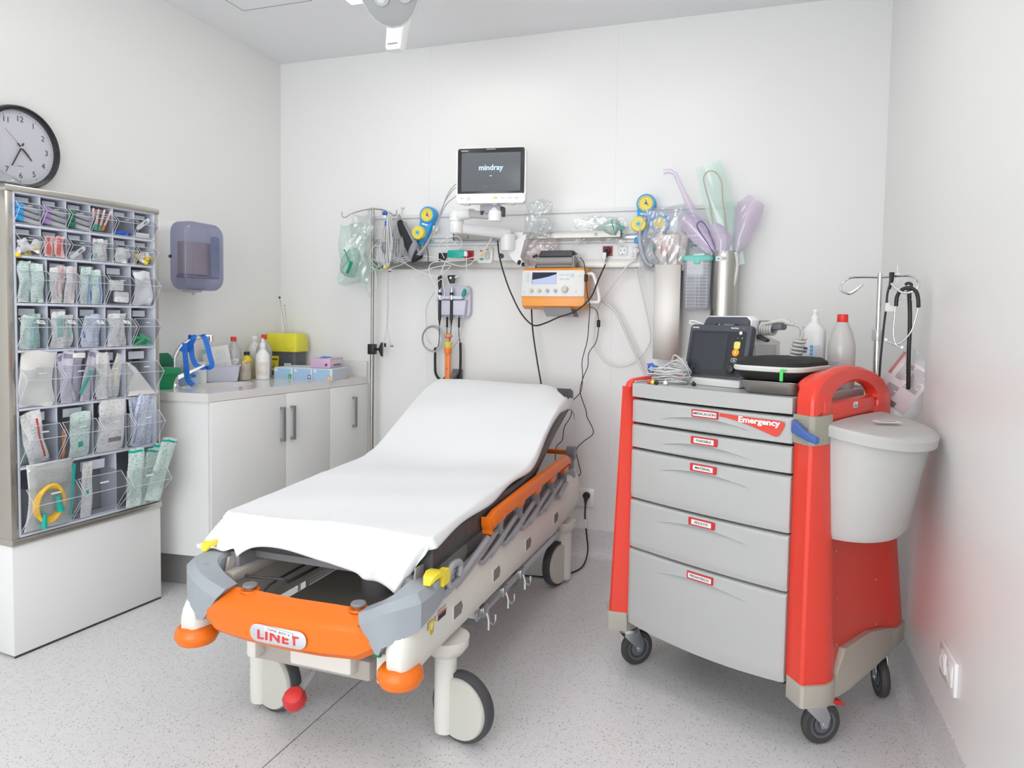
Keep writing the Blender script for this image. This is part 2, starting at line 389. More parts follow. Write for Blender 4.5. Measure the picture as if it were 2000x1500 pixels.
    for v in (.45, 1.2):
        b = MB(); b.lathe([(.055, .32), (.055, .44), (.045, .44), (.045, .56)], 24, 0, T(0, v, 0)); b.build('lift_column', midgrey, t)
    b = MB(); b.tube([(-.14, -.0, .40), (-.14, .03, .44), (-.14, .10, .47), (-.14, .5, .47)], .004, M=T(-.02, .03, -.02)); b.tube([(-.26, .10, .46), (-.13, .12, .46), (-.11, .15, .455), (-.11, .60, .455), (-.13, .63, .46), (-.26, .63, .46)], .005); b.build('wire_frame', dark, t)
    # deck
    b = MB(); b.box((0, .56, .535), (.62, .84, .02), r=.004); b.box((.29, .85, .50), (.035, 1.5, .06), r=.006, m=1); b.box((-.29, .85, .50), (.035, 1.5, .06), r=.006, m=1); b.box((0, .2, .51), (.6, .05, .04), r=.005, m=1)
    b.box((0, 1.30, .63), (.60, .70, .016), r=.004, rot=(rad(21), 0, 0)); b.build('deck', [dark, midgrey], t)
    b = MB(); b.prism([(.08, .455), (.42, .455), (.46, .50), (.44, .555), (.10, .56)], .315, .322, 'x', r=.003); b.box((.318, .27, .515), (.03, .08, .05), r=.006); b.build('deck_bracket', mat('bracket_grey', (.28, .28, .27), .45), t)
    b = MB(); b.prism([(.05, .43), (.50, .45), (.46, .50), (.3, .49), (.28, .52), (.08, .52)], -.30, -.29, 'x', r=.003); b.box((-.27, .3, .47), (.04, .5, .03), r=.006); b.build('deck_bracket', mat('taupe_cover'), t)
    # mattress
    top = [(.145, .616), (.5, .628), (.93, .640), (1.02, .660), (1.12, .708), (1.35, .815), (1.60, .905), (1.655, .915)]
    R = []
    for i, (v, z) in enumerate(top):
        th = .085; e = .012
        sl = 0 if i < 3 else .03
        pts = []
        for (a, bz) in ((.35, -e), (.338, 0), (-.338, 0), (-.35, -e), (-.35, -th+e), (-.338, -th), (.338, -th), (.35, -th+e)):
            pts.append((a, v+(-bz)*sl*6*(1 if i > 3 else 0)*.6, z+bz))
        R.append(pts)
    b = MB(); b.loft(R); b.build('mattress', mat('mattress_black', (.055, .053, .056), .4, bump=.6, bscale=25), t, sharp=50)
    # push handle at head
    b = MB(); b.tube([(-.28, 1.70, .60), (-.2, 1.70, .60), (.2, 1.70, .60), (.325, 1.70, .60)], .012, 12); b.build('push_handle', orange, t)
    for s in (-1, 1):
        b = MB(); b.cyl((s*.315, 1.70, .60), (s*.355, 1.70, .60), .032, 24); b.box((s*.335, 1.69, .545), (.03, .045, .09), r=.01)
        b.cyl((s*.354, 1.70, .603), (s*.358, 1.70, .603), .005, m=1); b.cyl((s*.354, 1.682, .592), (s*.358, 1.682, .592), .005, m=1)
        b.lathe([(.0, .03), (.02, .028), (.03, .015), (.032, 0), (.03, -.03), (.0, -.03)], 20, 2, T(s*.335, 1.665, .50)); b.build('handle_hinge', [midgrey, chrome, bedgrey], t)
    # folding side rails
    def rail(s):
        r = bpy.data.objects.new('side_rail', None); COL.objects.link(r); r.parent = t
        b = MB(); R = []
        for v, z, dz in ((.50, .560, .020), (.515, .578, .026), (.56, .588, .026), (.95, .600, .026), (1.40, .612, .026), (1.46, .612, .024), (1.485, .604, .018), (1.49, .585, .010)):
            R.append([(s*(.372+a), v, z+q*dz) for a, q in ((-.016, -.6), (-.018, .3), (-.010, .9), (.010, .9), (.018, .3), (.018, -.6))])
        b.loft(R)
        b.loft([[(s*(.372+a), .50+.012*k, .575-.03*k*.6+q*.014) for a, q in ((-.016, -1), (-.016, 1), (.018, 1), (.018, -1))] for k in range(-1, 2)])
        for k in range(5):
            v = .60+.205*k; b.prism([(v-.05, .588), (v-.035, .568), (v+.02, .568), (v+.035, .59)], s*.355, s*.391, 'x', r=.003)
        b.build('rail_top', orange, r, sharp=40)
        for k in range(5):
            v = .585+.205*k; b = MB(); b.prism([(v-.018, .572), (v+.03, .575), (v+.018, .535), (v+.006, .522), (v-.004, .53)], s*.356, s*.39, 'x', r=.003); b.cyl((s*.389, v+.008, .537), (s*.393, v+.008, .537), .004, m=1); b.build('rail_clip', [midgrey, chrome], r)
            b = MB(); b.tube([(s*.372, v+.005, .538), (s*.372, v-.20, .488), (s*.372, v-.33, .466)], .0105, 10); b.tube([(s*.372, v+.07, .505), (s*.372, v-.06, .470)], .013, 10); b.build('rail_strut', mat('rail_grey', (.40, .41, .44), .35, .3), r)
        b = MB(); b.tube([(s*.374, .50, .535), (s*.374, .42, .515), (s*.374, .30, .488), (s*.374, .24, .478), (s*.374, .20, .484), (s*.374, .19, .51), (s*.374, .22, .535), (s*.374, .27, .53), (s*.374, .275, .505), (s*.374, .26, .49)], .011, 12, n=8); b.tube([(s*.374, .24, .478), (s*.374, .18, .472), (s*.374, .10, .475)], .011, 12); b.build('rail_lever', mat('rail_grey'), r)
        b = MB(); b.box((s*.372, .105, .50), (.028, .03, .07), r=.006); b.build('latch_post', bedgrey, r)
        b = MB(); R = []
        for v, z, w, h in ((.062, .536, .010, .003), (.074, .547, .016, .006), (.10, .552, .021, .007), (.132, .548, .021, .007), (.146, .541, .018, .007)):
            R.append([(s*.372+a*w, v, z+q*h) for a, q in ((-1, -1), (-1, 1), (1, 1), (1, -1))])
        b.loft(R); b.loft([[(s*.383+a*.011, v, z) for a, v, z in ((-1, .12+d, zz), (1, .12+d, zz), (1, .16+d, zz), (-1, .16+d, zz))] for zz, d in ((.552, 0), (.53, .005), (.512, .0))]); b.build('latch', mat('yellow_latch', (.90, .72, .05), .35), r)
    rail(1); rail(-1)
    # accessory rail with hooks
    for s in (1, -1):
        b = MB(); b.box((s*.345, .98, .275), (.008, 1.0, .03), r=.003); b.box((s*.33, .50, .285), (.03, .02, .04)); b.box((s*.33, 1.42, .285), (.03, .02, .04)); ar = b.build('accessory_rail', zinc, t)
        for k in range(3):
            v = .54+.19*k; b = MB(); b.box((s*.353, v, .276), (.012, .05, .034), r=.004); b.tube([(s*.358, v, .27), (s*.366, v+.0, .245), (s*.368, v-.005, .215)], .006); b.tube([(s*.366, v, .245), (s*.374, v+.02, .225), (s*.374, v+.04, .23), (s*.374, v+.045, .25)], .005); b.build('hook', zinc, ar)
    for v in (.62, .98):
        b = MB(); b.lathe([(.045, .20), (.048, .21), (.048, .25), (.03, .262)], 24, 0, T(.27, v, 0)); b.build('chassis_pod', midgrey, t)
    b = MB(); b.box((.29, .36, .225), (.012, .03, .08), r=.004); b.build('chassis_tab', midgrey, t)
    # casters
    def caster(x, y, ang, tr=1):
        c = bpy.data.objects.new('caster', None); COL.objects.link(c); c.parent = t; c.location = (x, y, 0); c.rotation_euler = (0, 0, ang-BR)
        # local: wheel axis = -y (covered face), trail along +x
        b = MB(); b.loft([[(q*math.cos(a)*rr-.012, math.sin(a)*rr*1.0, z) for a in [2*pi*k/16 for k in range(16)] for q in (1,)] for z, rr in ((.12, .030), (.24, .033), (.25, .05), (.275, .068), (.30, .07))]); b.build('swivel_column', cream, c)
        b = MB(); b.lathe([(.0, -.028), (.086, -.028), (.090, -.022), (.090, .022), (.086, .028), (0, .028)], 40, 0, T(.052*tr, 0, .103, rx=pi/2)); b.build('wheel_cover', mat('wheel_cover', (.58, .58, .52), .45), c)
        b = MB(); b.lathe([(.092, -.016), (.100, -.018), (.103, -.010), (.103, .010), (.100, .018), (.092, .016)], 48, 0, T(.052*tr, 0, .1035, rx=pi/2)); b.build('tyre', tyre, c)
        b = MB(); b.lathe([(.031, -.0), (.033, .03), (.033, .24)], 20, 0, T(-.004*tr, -.012, .02)); b.build('fork', cream, c)
    caster(.345, .275, rad(-14)); caster(-.272, .215, rad(-14)); caster(.325, 1.60, rad(76), -1); caster(-.272, 1.60, rad(-14))
    # brake pedal
    b = MB(); b.tube([(.05, .20, .262), (.035, .14, .262), (.015, .08, .235), (-.008, .035, .185)], [.012, .012, .013], 10, flat=.5); b.build('brake_arm', midgrey, t)
    b = MB(); b.lathe([(0, -.036), (.022, -.030), (.033, -.008), (.034, .008), (.024, .030), (0, .037)], 10, 0, T(-.016, .022, .166, rx=rad(35), ry=rad(20))); b.build('brake_pedal', mat('pedal_red', (.62, .03, .03), .4), t)
    return t
bed()

# paper sheet over the mattress
def sheet():
    top = [(-.3, .60), (.10, .634), (.5, .650), (.93, .662), (1.02, .680), (1.12, .725), (1.35, .835), (1.55, .91), (1.64, .930), (2, .935)]
    def zt(v):
        for (a, za), (c, zc) in zip(top, top[1:]):
            if a <= v <= c: t = (v-a)/(c-a); return za+(zc-za)*t
        return top[-1][1]
    def zs(v): return sum(zt(v+d) for d in (-.05, -.025, 0, .025, .05))/5
    def hem_f(s): # overhang at the foot for the width position s (0 left .. 1 right)
        return .098+.010*sin(s*9+1)+.075*max(0, (s-.62)/.38)**1.5+.085*math.exp(-((s-.20)/.075)**2)+.03*max(0, (.15-s)/.15)
    def fn(a, c):
        rnd = .006*sin(a*23+c*5)*sin(c*31)
        xl, xr = -.515, .372+.005*sin(c*9+.5)+.005*sin(c*23)+.05*max(0, (c-.86)/.14)**1.5
        xr -= .0; x = xl+(xr-xl)*a
        f0 = .130-hem_f(a); v = f0+(1.74-f0)*c
        xe = .346; ex = max(0, abs(x)-xe); sg = 1 if x > 0 else -1; ef = max(0, .136-v); eh = max(0, v-1.655)
        vc = max(v, .136); vc = min(vc, 1.655)
        z = zs(vc); d = math.sqrt(ex*ex+ef*ef)
        if ex > 0 and ef > 0: # hanging corner cone
            th = math.atan2(ef, ex); out = (.10 if x > 0 else .30)*d+.022*sin(th*2)*min(1, d/.1)+.012*sin(th*9)*min(1, d/.1); drop = .93*max(ex, ef)+.12*min(ex, ef)
            X = sg*(xe+out*cos(th)); Y = .136-out*sin(th)
            if sg > 0: X -= .5*ef
        elif ex > 0:
            out = .012*(1-math.exp(-ex*40))+(.14 if x > 0 else .36)*ex; drop = max(0, ex-.004); X = sg*(xe+out); Y = vc
            X += sg*.006*sin(vc*14)*min(1, ex/.05)
        elif ef > 0:
            out = .016*(1-math.exp(-ef*40))+.20*ef+.020*math.exp(-((x-.19)/.03)**2)*min(1, ef/.05); drop = max(0, ef*.93-.004); X = x-(.5*ef*(x/.35)**2 if x > 0 else 0); Y = .136-out-.008*sin(x*17+1)*min(1, ef/.08)
        else: X, Y, drop = x, vc, 0
        if eh > 0: Y = 1.655+.012*(1-math.exp(-eh*40)); drop += eh*.9
        if x > .2 and vc > 1.4: drop += .06*((x-.2)/.16)**1.5*min(1, (vc-1.4)/.25)*1.0
        if d == 0 and eh == 0: z += .0025*sin(x*11+vc*6)+.002*sin(vc*19-x*7)+.0035*math.exp(-((x-.02)/.02)**2)*(1 if vc < .5 else .4)
        zz = z-drop+.004
        if X < -.275 and Y < .19: zz = max(zz, .540+.004*sin(x*60+v*40))   # rests on the corner bracket
        return (X, Y, zz)
    b = MB(); b.grid(fn, 110, 190)
    o = b.build('bed_sheet', cloth, None, sharp=180, thick=.0012); o.location = (BX, BY, 0); o.rotation_euler = (0, 0, BR)
    tag(o, 'white disposable sheet draped over the stretcher mattress', 'sheet')
sheet()
# ================================================================ left wall: base box, tilt-bin rack
RX, RY, RZ = .25, -1.849, 1.4837
RF = T(RX, RY, 0, rz=RZ)
def R3(u, v, w): return RF @ V((u, v, w))
t = thing('base_cabinet', 'low plain white box the tilt bin rack stands on, against the left wall', 'cabinet', (RX, RY, 0), RZ)
b = MB(); b.box((.3095, .115, .2065), (.615, .225, .397), r=.0015); b.build('body', lam, t)
b = MB(); b.box((.3095, .004, .003), (.612, .004, .006)); b.build('kick_gap', dark, t)
frame_m = mat('rack_frame', (.56, .54, .49), .25, 1)
binframe = mat('bin_frame_plastic', (.58, .61, .69), .4)
binback = mat('bin_back', (.32, .33, .37), .4)
binclear = film('bin_clear', (.955, .965, .98), .045, .06, (.68, .71, .78), .03)
edge_clear = mat('clear_edge', (.62, .65, .70), .15)
def rack():
    t = thing('tilt_bin_rack', 'steel framed rack of clear tilting bins full of syringes and packets, on the white box', 'storage rack', (RX, RY, .406), RZ)
    b = MB(); D = .15
    b.box((.3095, D/2, 1.267), (.622, D+.01, .022), r=.002); b.box((.3095, D/2, .012), (.622, D+.01, .024), r=.002)
    b.box((.012, D/2, .64), (.024, D, 1.24), r=.001); b.box((.609, D/2, .64), (.018, D, 1.24), r=.001); b.build('frame', frame_m, t)
    b = MB(); b.box((.31, D-.002, .64), (.60, .004, 1.24)); b.build('back_panel', binback, t)
    zs = [1.661, 1.547, 1.437, 1.268, 1.100, .892, .680, .437]; ns = [6, 6, 5, 5, 4, 4, 3]
    b = MB(); u0, u1 = .027, .600
    for z in zs: b.box(((u0+u1)/2, .045, z-.406), (u1-u0, .09, .009), r=.001)
    for u in (u0+.003, u1-.003): b.box((u, .045, (zs[0]+zs[-1])/2-.406), (.008, .09, zs[0]-zs[-1]), r=.001)
    for i, n in enumerate(ns):
        for k in range(1, n): b.box((u0+(u1-u0)*k/n, .047, (zs[i]+zs[i+1])/2-.406), (.006, .086, zs[i]-zs[i+1]))
    b.build('bin_frame', binframe, t)
    cells = []
    for i, n in enumerate(ns):
        w = (u1-u0)/n; zt, zb = zs[i]-.406, zs[i+1]-.406; h = zt-zb-.012; last = None
        for k in range(n):
            uc = u0+w*(k+.5)
            out = .030 if i < 2 else .042 if i < 4 else .055
            if i == 6: out = .07
            if last is None:
                ww = w-.010; b = MB()
                pr = [(.075, h*.72), (.075, .002), (.004, .002), (-out, h*.52), (-out*.25, h*.73)]
                for (a, c), (a2, c2) in zip(pr, pr[1:]): b.add([(-ww/2, a, c), (ww/2, a, c), (ww/2, a2, c2), (-ww/2, a2, c2)], [[0, 1, 2, 3]])
                for s in (-1, 1):
                    b.add([(s*ww/2, a, c) for a, c in pr], [[0, 1, 2, 3, 4]])
                    b.tube([(s*ww/2, a, c) for a, c in pr[1:]], .0011, 5, m=1, smooth=False)
                b.tube([(-ww/2, *pr[3]), (ww/2, *pr[3])], .0012, 5, m=1, smooth=False); b.tube([(-ww/2, *pr[4]), (ww/2, *pr[4])], .0012, 5, m=1, smooth=False)
                b.tube([(-ww/2, *pr[2]), (ww/2, *pr[2])], .0012, 5, m=1, smooth=False)
                # inner compartment lip and label slot at the top of the opening
                b.box((0, .03, h*.86), (ww*.55, .002, h*.16), m=2)
                b.box((0, -out*.62, h*.625), (ww*.2, .0012, h*.03), m=1, rot=(rad(-50), 0, 0))
                o = b.build('tilt_bin', [binclear, edge_clear, binframe], t); o.location = (uc, 0, zb+.006); last = o
            else:
                o = last.copy(); COL.objects.link(o); o.location = (uc, 0, zb+.006)
            o.rotation_euler = (rad([0, 0, 0, 0, 0, 3, 6][i]+(7 if (i, k) == (6, 2) else 0)), 0, 0)
            cells.append((i, k, uc, zb+.406+.008, w-.014, h))
    return cells
cells = rack()
CE = {(i, k): (uc, z, w, h) for i, k, uc, z, w, h in cells}

def printed(name, base, inkc, scale=300, band=None):
    """packet surface with fine printed lines running across"""
    def f(n, l, b):
        tc = n.new('ShaderNodeTexCoord'); mp = n.new('ShaderNodeMapping'); mp.inputs['Scale'].default_value = (90, 90, scale); l.new(tc.outputs['Object'], mp.inputs['Vector'])
        nz = n.new('ShaderNodeTexNoise'); nz.inputs['Scale'].default_value = 1; nz.inputs['Detail'].default_value = 2; l.new(mp.outputs[0], nz.inputs['Vector'])
        g = n.new('ShaderNodeTexNoise'); g.inputs['Scale'].default_value = 28; l.new(tc.outputs['Object'], g.inputs['Vector'])
        c1 = n.new('ShaderNodeMath'); c1.operation = 'GREATER_THAN'; c1.inputs[1].default_value = .56; l.new(nz.outputs['Fac'], c1.inputs[0])
        c2 = n.new('ShaderNodeMath'); c2.operation = 'GREATER_THAN'; c2.inputs[1].default_value = .46; l.new(g.outputs['Fac'], c2.inputs[0])
        mu = n.new('ShaderNodeMath'); mu.operation = 'MULTIPLY'; l.new(c1.outputs[0], mu.inputs[0]); l.new(c2.outputs[0], mu.inputs[1])
        m2 = n.new('ShaderNodeMath'); m2.operation = 'MULTIPLY'; m2.inputs[1].default_value = .6; l.new(mu.outputs[0], m2.inputs[0])
        mx = n.new('ShaderNodeMix'); mx.data_type = 'RGBA'; mx.inputs[6].default_value = (*base, 1); mx.inputs[7].default_value = (*inkc, 1); l.new(m2.outputs[0], mx.inputs[0])
        l.new(mx.outputs[2], b.inputs['Base Color']); b.inputs['Roughness'].default_value = .45
    return node_mat(name, f)
pk_white = printed('packet_white', (.74, .74, .73), (.35, .37, .40)); pk_green = printed('packet_green', (.62, .72, .68), (.10, .42, .33))
pk_teal = printed('packet_teal', (.30, .55, .52), (.65, .75, .73)); pk_blue = printed('packet_blue', (.66, .71, .80), (.15, .25, .62))
pk_pink = printed('packet_pink', (.80, .60, .58), (.75, .14, .12)); pk_lilac = printed('packet_lilac', (.63, .60, .70), (.35, .33, .55))
gauze = mat('gauze', (.76, .75, .72), .8, bump=.5, bscale=300)
def packet(name, w, h, m, m2=None, band=None, crumple=.004, th=.003, seed=0):
    """soft flat packet standing on its lower edge, read from -y"""
    rs = random.Random(seed); ph = [rs.uniform(0, 6) for _ in range(4)]
    b = MB()
    def f(s):
        def g(a, c):
            x = (a-.5)*w; z = c*h; edge = min(a, 1-a, c, 1-c)
            bulge = th*min(1, edge*9)*s; y = crumple*(sin(a*5+ph[0])*sin(c*6+ph[1])+.5*sin(c*11+ph[2]))
            return (x+crumple*.6*sin(c*7+ph[3]), y-bulge, z+crumple*.4*sin(a*8+ph[2]))
        return g
    b.grid(f(1), 8, 12); b.grid(f(-1), 8, 12)
    if m2 is not None:
        x0, x1, z0, z1 = band or (0, 1, .82, .95)
        b.grid(lambda a, c: (lambda p: (p[0], p[1]-.0006, p[2]))(f(1)(x0+(x1-x0)*a, z0+(z1-z0)*c)), 6, 6, m=1)
    return b.build(name, [m, m2] if m2 is not None else m, None, sharp=60)
def put(o, u, v, w, ry=0, rx=0, rz=0):
    o.matrix_world = RF @ T(u, v, w) @ T(rx=rx, ry=ry, rz=rz); return o
ORD = ['first', 'second', 'third', 'fourth', 'fifth', 'sixth']
ROWN = ['top row', 'second row', 'third row', 'fourth row', 'fifth row', 'sixth row', 'bottom row']
def where(i, k): return 'rack\'s %s %s bin' % (ROWN[i], ORD[k])
# row 1: capped tubes
def tube_obj(name, capm, bodym, L=.080, r=.0086):
    t = thing(name, '', 'tube'); b = MB(); b.lathe([(0, -L/2), (r*.8, -L/2+.003), (r, -L/2+.008), (r, L/2-.02)], 14); b.build('tube_body', bodym, t)
    b = MB(); b.lathe([(r*1.25, L/2-.022), (r*1.3, L/2), (r*1.1, L/2+.002), (0, L/2+.002)], 14); b.build('cap', capm, t); return t
tubec = film('tube_clear', (.92, .93, .95), .15, .1, (.75, .75, .78), .45)
capcols = [('blue', mat('cap_light_blue', (.02, .38, .78), .4)), ('lilac', mat('cap_lilac', (.40, .25, .52), .4)), ('green', mat('cap_green', (.0, .20, .10), .4))]
for k, (cn, cm) in enumerate(capcols):
    uc, z, w, h = CE[(0, k)]; src = None
    for j in range(5):
        lab = 'clear sample tubes with %s caps lying in the %s' % (cn, where(0, k)); o = tube_obj('sample_tube', cm, tubec) if src is None else dup(src)
        src = src or o; o['label'] = lab; o['category'] = 'tube'; o['group'] = '%s capped sample tubes' % cn
        put(o, uc+.003+.004*(j > 2), .002+.026*(j > 2), z+.012+.0215*(j % 3), ry=rad(-90+[12, 13, 14, 11, 12][j]), rz=random.uniform(-.12, .02))
uc, z, w, h = CE[(0, 3)]; src = None
cm1, cm2 = mat('cap_mint', (.10, .42, .28), .4), mat('cap_orange', (.85, .22, .03), .4)
for j in range(7):
    kind = 0 if j < 5 else 1
    if j in (0, 5): src = tube_obj('swab_tube', (cm1, cm2)[kind], pk_pink, .088, .0045); o = src
    else: o = dup(src)
    o['label'] = 'thin %s capped swabs standing cap down in the %s' % (('mint green', 'orange')[kind], where(0, 3)); o['category'] = 'swab'; o['group'] = ('mint capped swabs', 'orange capped swabs')[kind]
    put(o, uc-.034+.0105*j, .012+.012*(j % 2), z+.052, ry=pi+rad(random.uniform(8, 26)), rx=rad(random.uniform(-8, 5)))
uc, z, w, h = CE[(0, 4)]; src = None
for j in range(3):
    if src is None: b = MB(); b.lathe([(.0, -.011), (.009, -.011), (.0075, 0), (.009, .011), (0, .011)], 14); src = b.build('blue_connector', mat('connector_blue', (.0, .12, .70), .35)); o = src
    else: o = src.copy(); COL.objects.link(o)
    tag(o, 'small blue plastic connectors lying in the %s' % where(0, 4), 'connector', 'small blue connectors'); put(o, uc-.022+.022*j, .012+.008*(j % 2), z+.010, ry=rad(80), rz=rad(30*j-30))
def therm(i, k, w0, lab):
    uc, z, w, h = CE[(i, k)]; b = MB(); b.prism(rrect(.016, .075, .007), -.004, .004, 'y', r=.002); b.prism(rrect(.009, .02, .003, cy=.012), -.0046, .0, 'y', m=1); o = b.build('thermometer', [white, mat('lcd_grey', (.22, .26, .32), .3)])
    tag(o, lab, 'thermometer'); put(o, uc, .01, z+w0, ry=rad(52)); return o
therm(0, 5, .058, 'white digital thermometer leaning in the sixth bin of the rack\'s top row')
uc, z, w, h = CE[(0, 5)]; b = MB(); b.box((0, 0, 0), (.066, .02, .02), r=.002); o = b.build('small_box', paper); tag(o, 'small white carton lying under the digital thermometer in the rack', 'box'); put(o, uc, .02, z+.011)
# row 2
def vial(capm, L=.035):
    t = thing('vial', '', 'vial'); b = MB(); b.lathe([(.0, 0), (.008, 0), (.008, L*.6), (.004, L*.75)], 12); b.build('barrel', paper, t); b = MB(); b.lathe([(.0085, L*.6), (.0085, L), (0, L)], 12); b.build('cap', capm, t); return t
ycap = mat('cap_yellow', (.86, .60, .03), .35)
for (i, k, n) in ((1, 0, 6), (1, 5, 12)):
    uc, z, w, h = CE[(i, k)]; src = None
    for j in range(n):
        o = vial(ycap) if src is None else dup(src); src = src or o
        o['label'] = 'small white pieces with yellow caps heaped in the %s' % where(i, k); o['category'] = 'vial'; o['group'] = 'yellow capped pieces, second row %s bin' % ORD[k]
        put(o, uc-w/2+.016+(w-.032)*((j*37 % n)/n), .004+.016*(j % 3), z+.022+.011*(j//4)+.004*(j % 2), ry=random.uniform(.6, 5.6), rx=random.uniform(-.5, .5))
uc, z, w, h = CE[(1, 0)]
for j in range(2): o = packet('sachet', .035, .045, paper, seed=60+j); tag(o, 'small plain white sachets among the yellow caps in the %s' % where(1, 0), 'sachet', 'white sachets among yellow caps'); put(o, uc-.004+.022*j, .0-.005*j, z+.012, ry=rad(-20+40*j))
def fill(i, k, n, lab, cat, m, m2, hf=.8, wf=None, band=None, tilt=8, grp=None, v0=.0, name='sterile_packet', dv=.011, u_off=0, crumple=.004):
    """n packets leaning side by side in one bin; alike ones share one label"""
    uc, z, w, h = CE[(i, k)]; pw = wf*w*1.12 if wf and n > 1 else wf*w if wf else w/n*1.7; out = []
    POSN = {1: [''], 2: ['left of the ', 'right of the '], 3: ['left of the ', 'middle of the ', 'right of the '], 4: ['leftmost of the ', 'second of the ', 'third of the ', 'rightmost of the ']}[n]
    for j in range(n):
        o = packet(name, pw, h*hf*random.uniform(.92, 1.04), m, m2, band, crumple, seed=i*50+k*9+j)
        x = uc+u_off+((j+.5)/n-.5)*(w-pw*.8) if n > 1 else uc+u_off
        tag(o, POSN[j]+((lab % where(i, k)) if '%s' in lab else lab), cat, grp if n > 1 else None)
        put(o, x, v0+dv*(j % 3)+.004, z, ry=rad(random.uniform(-tilt, tilt)), rx=rad(4), rz=rad(random.uniform(-9, 9))); out.append(o)
    return out
fill(1, 1, 4, 'pink striped thin packets standing in the %s', 'packet', mat('packet_rose', (.84, .58, .55), .5), mat('packet_rose_stripe', (.78, .15, .12), .5), .78, band=(.2, .65, .1, .95), tilt=1, grp='pink striped packets')
therm(1, 2, .024, 'white device leaning low in the third bin of the rack\'s second row')
o = packet('sachet', .05, .03, pk_white, seed=5); tag(o, 'white printed sachet behind the white device in the third bin of the rack\'s second row', 'sachet'); uc, z, w, h = CE[(1, 2)]; put(o, uc+.01, .03, z, ry=rad(-8))
fill(1, 3, 3, 'white and mint printed packets standing in the %s', 'packet', pk_white, mat('mint', (.25, .6, .45), .5), .86, band=(.05, .3, .1, .35), tilt=3, grp='white and mint packets')
fill(1, 4, 3, 'white printed packets with ragged tops in the %s', 'packet', pk_white, None, .62, tilt=6, grp='white printed packets, second row')
# row 3
fill(2, 0, 4, 'tall pale green printed packets in the %s', 'packet', pk_green, None, .9, tilt=5, grp='pale green packets, third row first bin')
uc, z, w, h = CE[(2, 0)]
for j in range(2): o = packet('green_packet', .012, h*.72, mat('deep_green', (.03, .33, .16), .5), seed=77+j, crumple=.001); tag(o, 'narrow dark green packets at the right of the %s' % where(2, 0), 'packet', 'narrow dark green packets'); put(o, uc+.024+.012*j, .004, z, rz=rad(20))
fill(2, 1, 4, 'pink striped green based packets in the %s', 'packet', pk_white, mat('pink_band', (.78, .42, .40), .5), .86, band=(.62, .74, .0, 1), tilt=7, grp='white and pink packets, third row')
fill(2, 2, 4, 'green and blue lettered packets in the %s', 'packet', pk_green, mat('blue_band', (.22, .36, .72), .5), .88, band=(.72, .86, .0, .8), tilt=5, grp='green and blue packets, third row')
uc, z, w, h = CE[(2, 3)]
for j in range(2): b = MB(); b.prism(rrect(.06, .042, .006), -.006, .006, 'y', r=.0015); o = b.build('blister_card', pk_white); tag(o, ['upper of the two white rounded cartons in the %s', 'lower of the two white rounded cartons in the %s'][j] % where(2, 3), 'carton'); put(o, uc-.008+.014*j, .004-.012*j, z+.076-.046*j, ry=rad(2*j))
o = fill(2, 4, 1, 'crumpled clear white bag filling the %s', 'bag', mat('milky_bag', (.70, .71, .73), .3), None, .95, wf=.8, tilt=3, crumple=.009)[0]
# row 4: syringes in packets, numbered stickers
def numbered(k, txt, m, m2, band, lab):
    fill(3, k, 3, lab, 'packet', m, m2, .84, wf=.46, band=band, tilt=4, grp='syringe packets, fourth row %s bin' % ORD[k])
    uc, z, w, h = CE[(3, k)]; t = thing('number_sticker', 'white sticker reading %s on the %s' % (txt, where(3, k)), 'sticker'); b = MB(); b.box((0, 0, 0), (.028, .0006, .02)); b.build('paper', paper, t); text(txt, .017, ink, t, T(0, -.0006, 0) @ FR)
    put(t, uc+.014, -.0285, z+h*.625, rx=rad(-48), ry=rad(6))
numbered(0, '20', pk_green, pk_teal, (.7, 1, 0, 1), 'white syringe packets with teal sides in the %s'); numbered(1, '10', pk_white, pk_teal, (.35, .8, .3, .9), 'white packets showing teal syringes in the %s')
numbered(2, '5', pk_blue, mat('blue_print', (.08, .18, .62), .5), (.12, .3, .3, .5), 'white and blue printed syringe packets in the %s'); numbered(3, '2', pk_white, None, None, 'narrow white printed syringe packets in the %s')
uc, z, w, h = CE[(3, 4)]; src = None
for j in range(8):
    if src is None: b = MB(); b.lathe([(0, -.022), (.005, -.022), (.0062, .02), (.0062, .024), (0, .024)], 12); src = b.build('needle_cap', mat('needle_green', (.0, .42, .16), .35)); o = src
    else: o = src.copy(); COL.objects.link(o)
    tag(o, 'green plastic needle caps loose in the %s' % where(3, 4), 'cap', 'green needle caps'); put(o, uc-.028+.055*((j*5 % 8)/8), .008+.012*(j % 3), z+.008+.008*(j//2), ry=rad(60+25*(j % 3)), rz=rad(20*j))
# row 5
fill(4, 0, 2, 'folded white gauze pads bulging in the %s', 'gauze pad', gauze, None, 1.0, wf=.92, tilt=2, grp='gauze pads, fifth row first bin', dv=.02, crumple=.007)
fill(4, 1, 4, 'long lilac catheter packets sticking up from the %s', 'packet', pk_lilac, mat('dark_tip', (.30, .27, .38), .5), 1.06, band=(.1, .9, .86, .95), tilt=12, grp='catheter packets, fifth row', wf=.3)
uc, z, w, h = CE[(4, 1)]; o = packet('white_card', .05, .02, paper, seed=3, crumple=.001); tag(o, 'blank white card across the top of the catheter packets in the rack', 'card'); put(o, uc+.004, -.018, z+h*.86, ry=rad(2))
o = packet('green_strip', .014, .10, mat('strip_green', (.03, .42, .28), .5), seed=31, crumple=.001); tag(o, 'green strip slanting among the catheter packets in the rack', 'strip'); put(o, uc+.01, -.014, z+.03, ry=rad(28))
fill(4, 2, 3, 'white printed packets leaning left in the %s', 'packet', pk_white, mat('pale_yellow', (.80, .76, .55), .5), .92, wf=.34, band=(.3, .5, .3, .8), tilt=12, grp='white packets leaning, fifth row third bin')
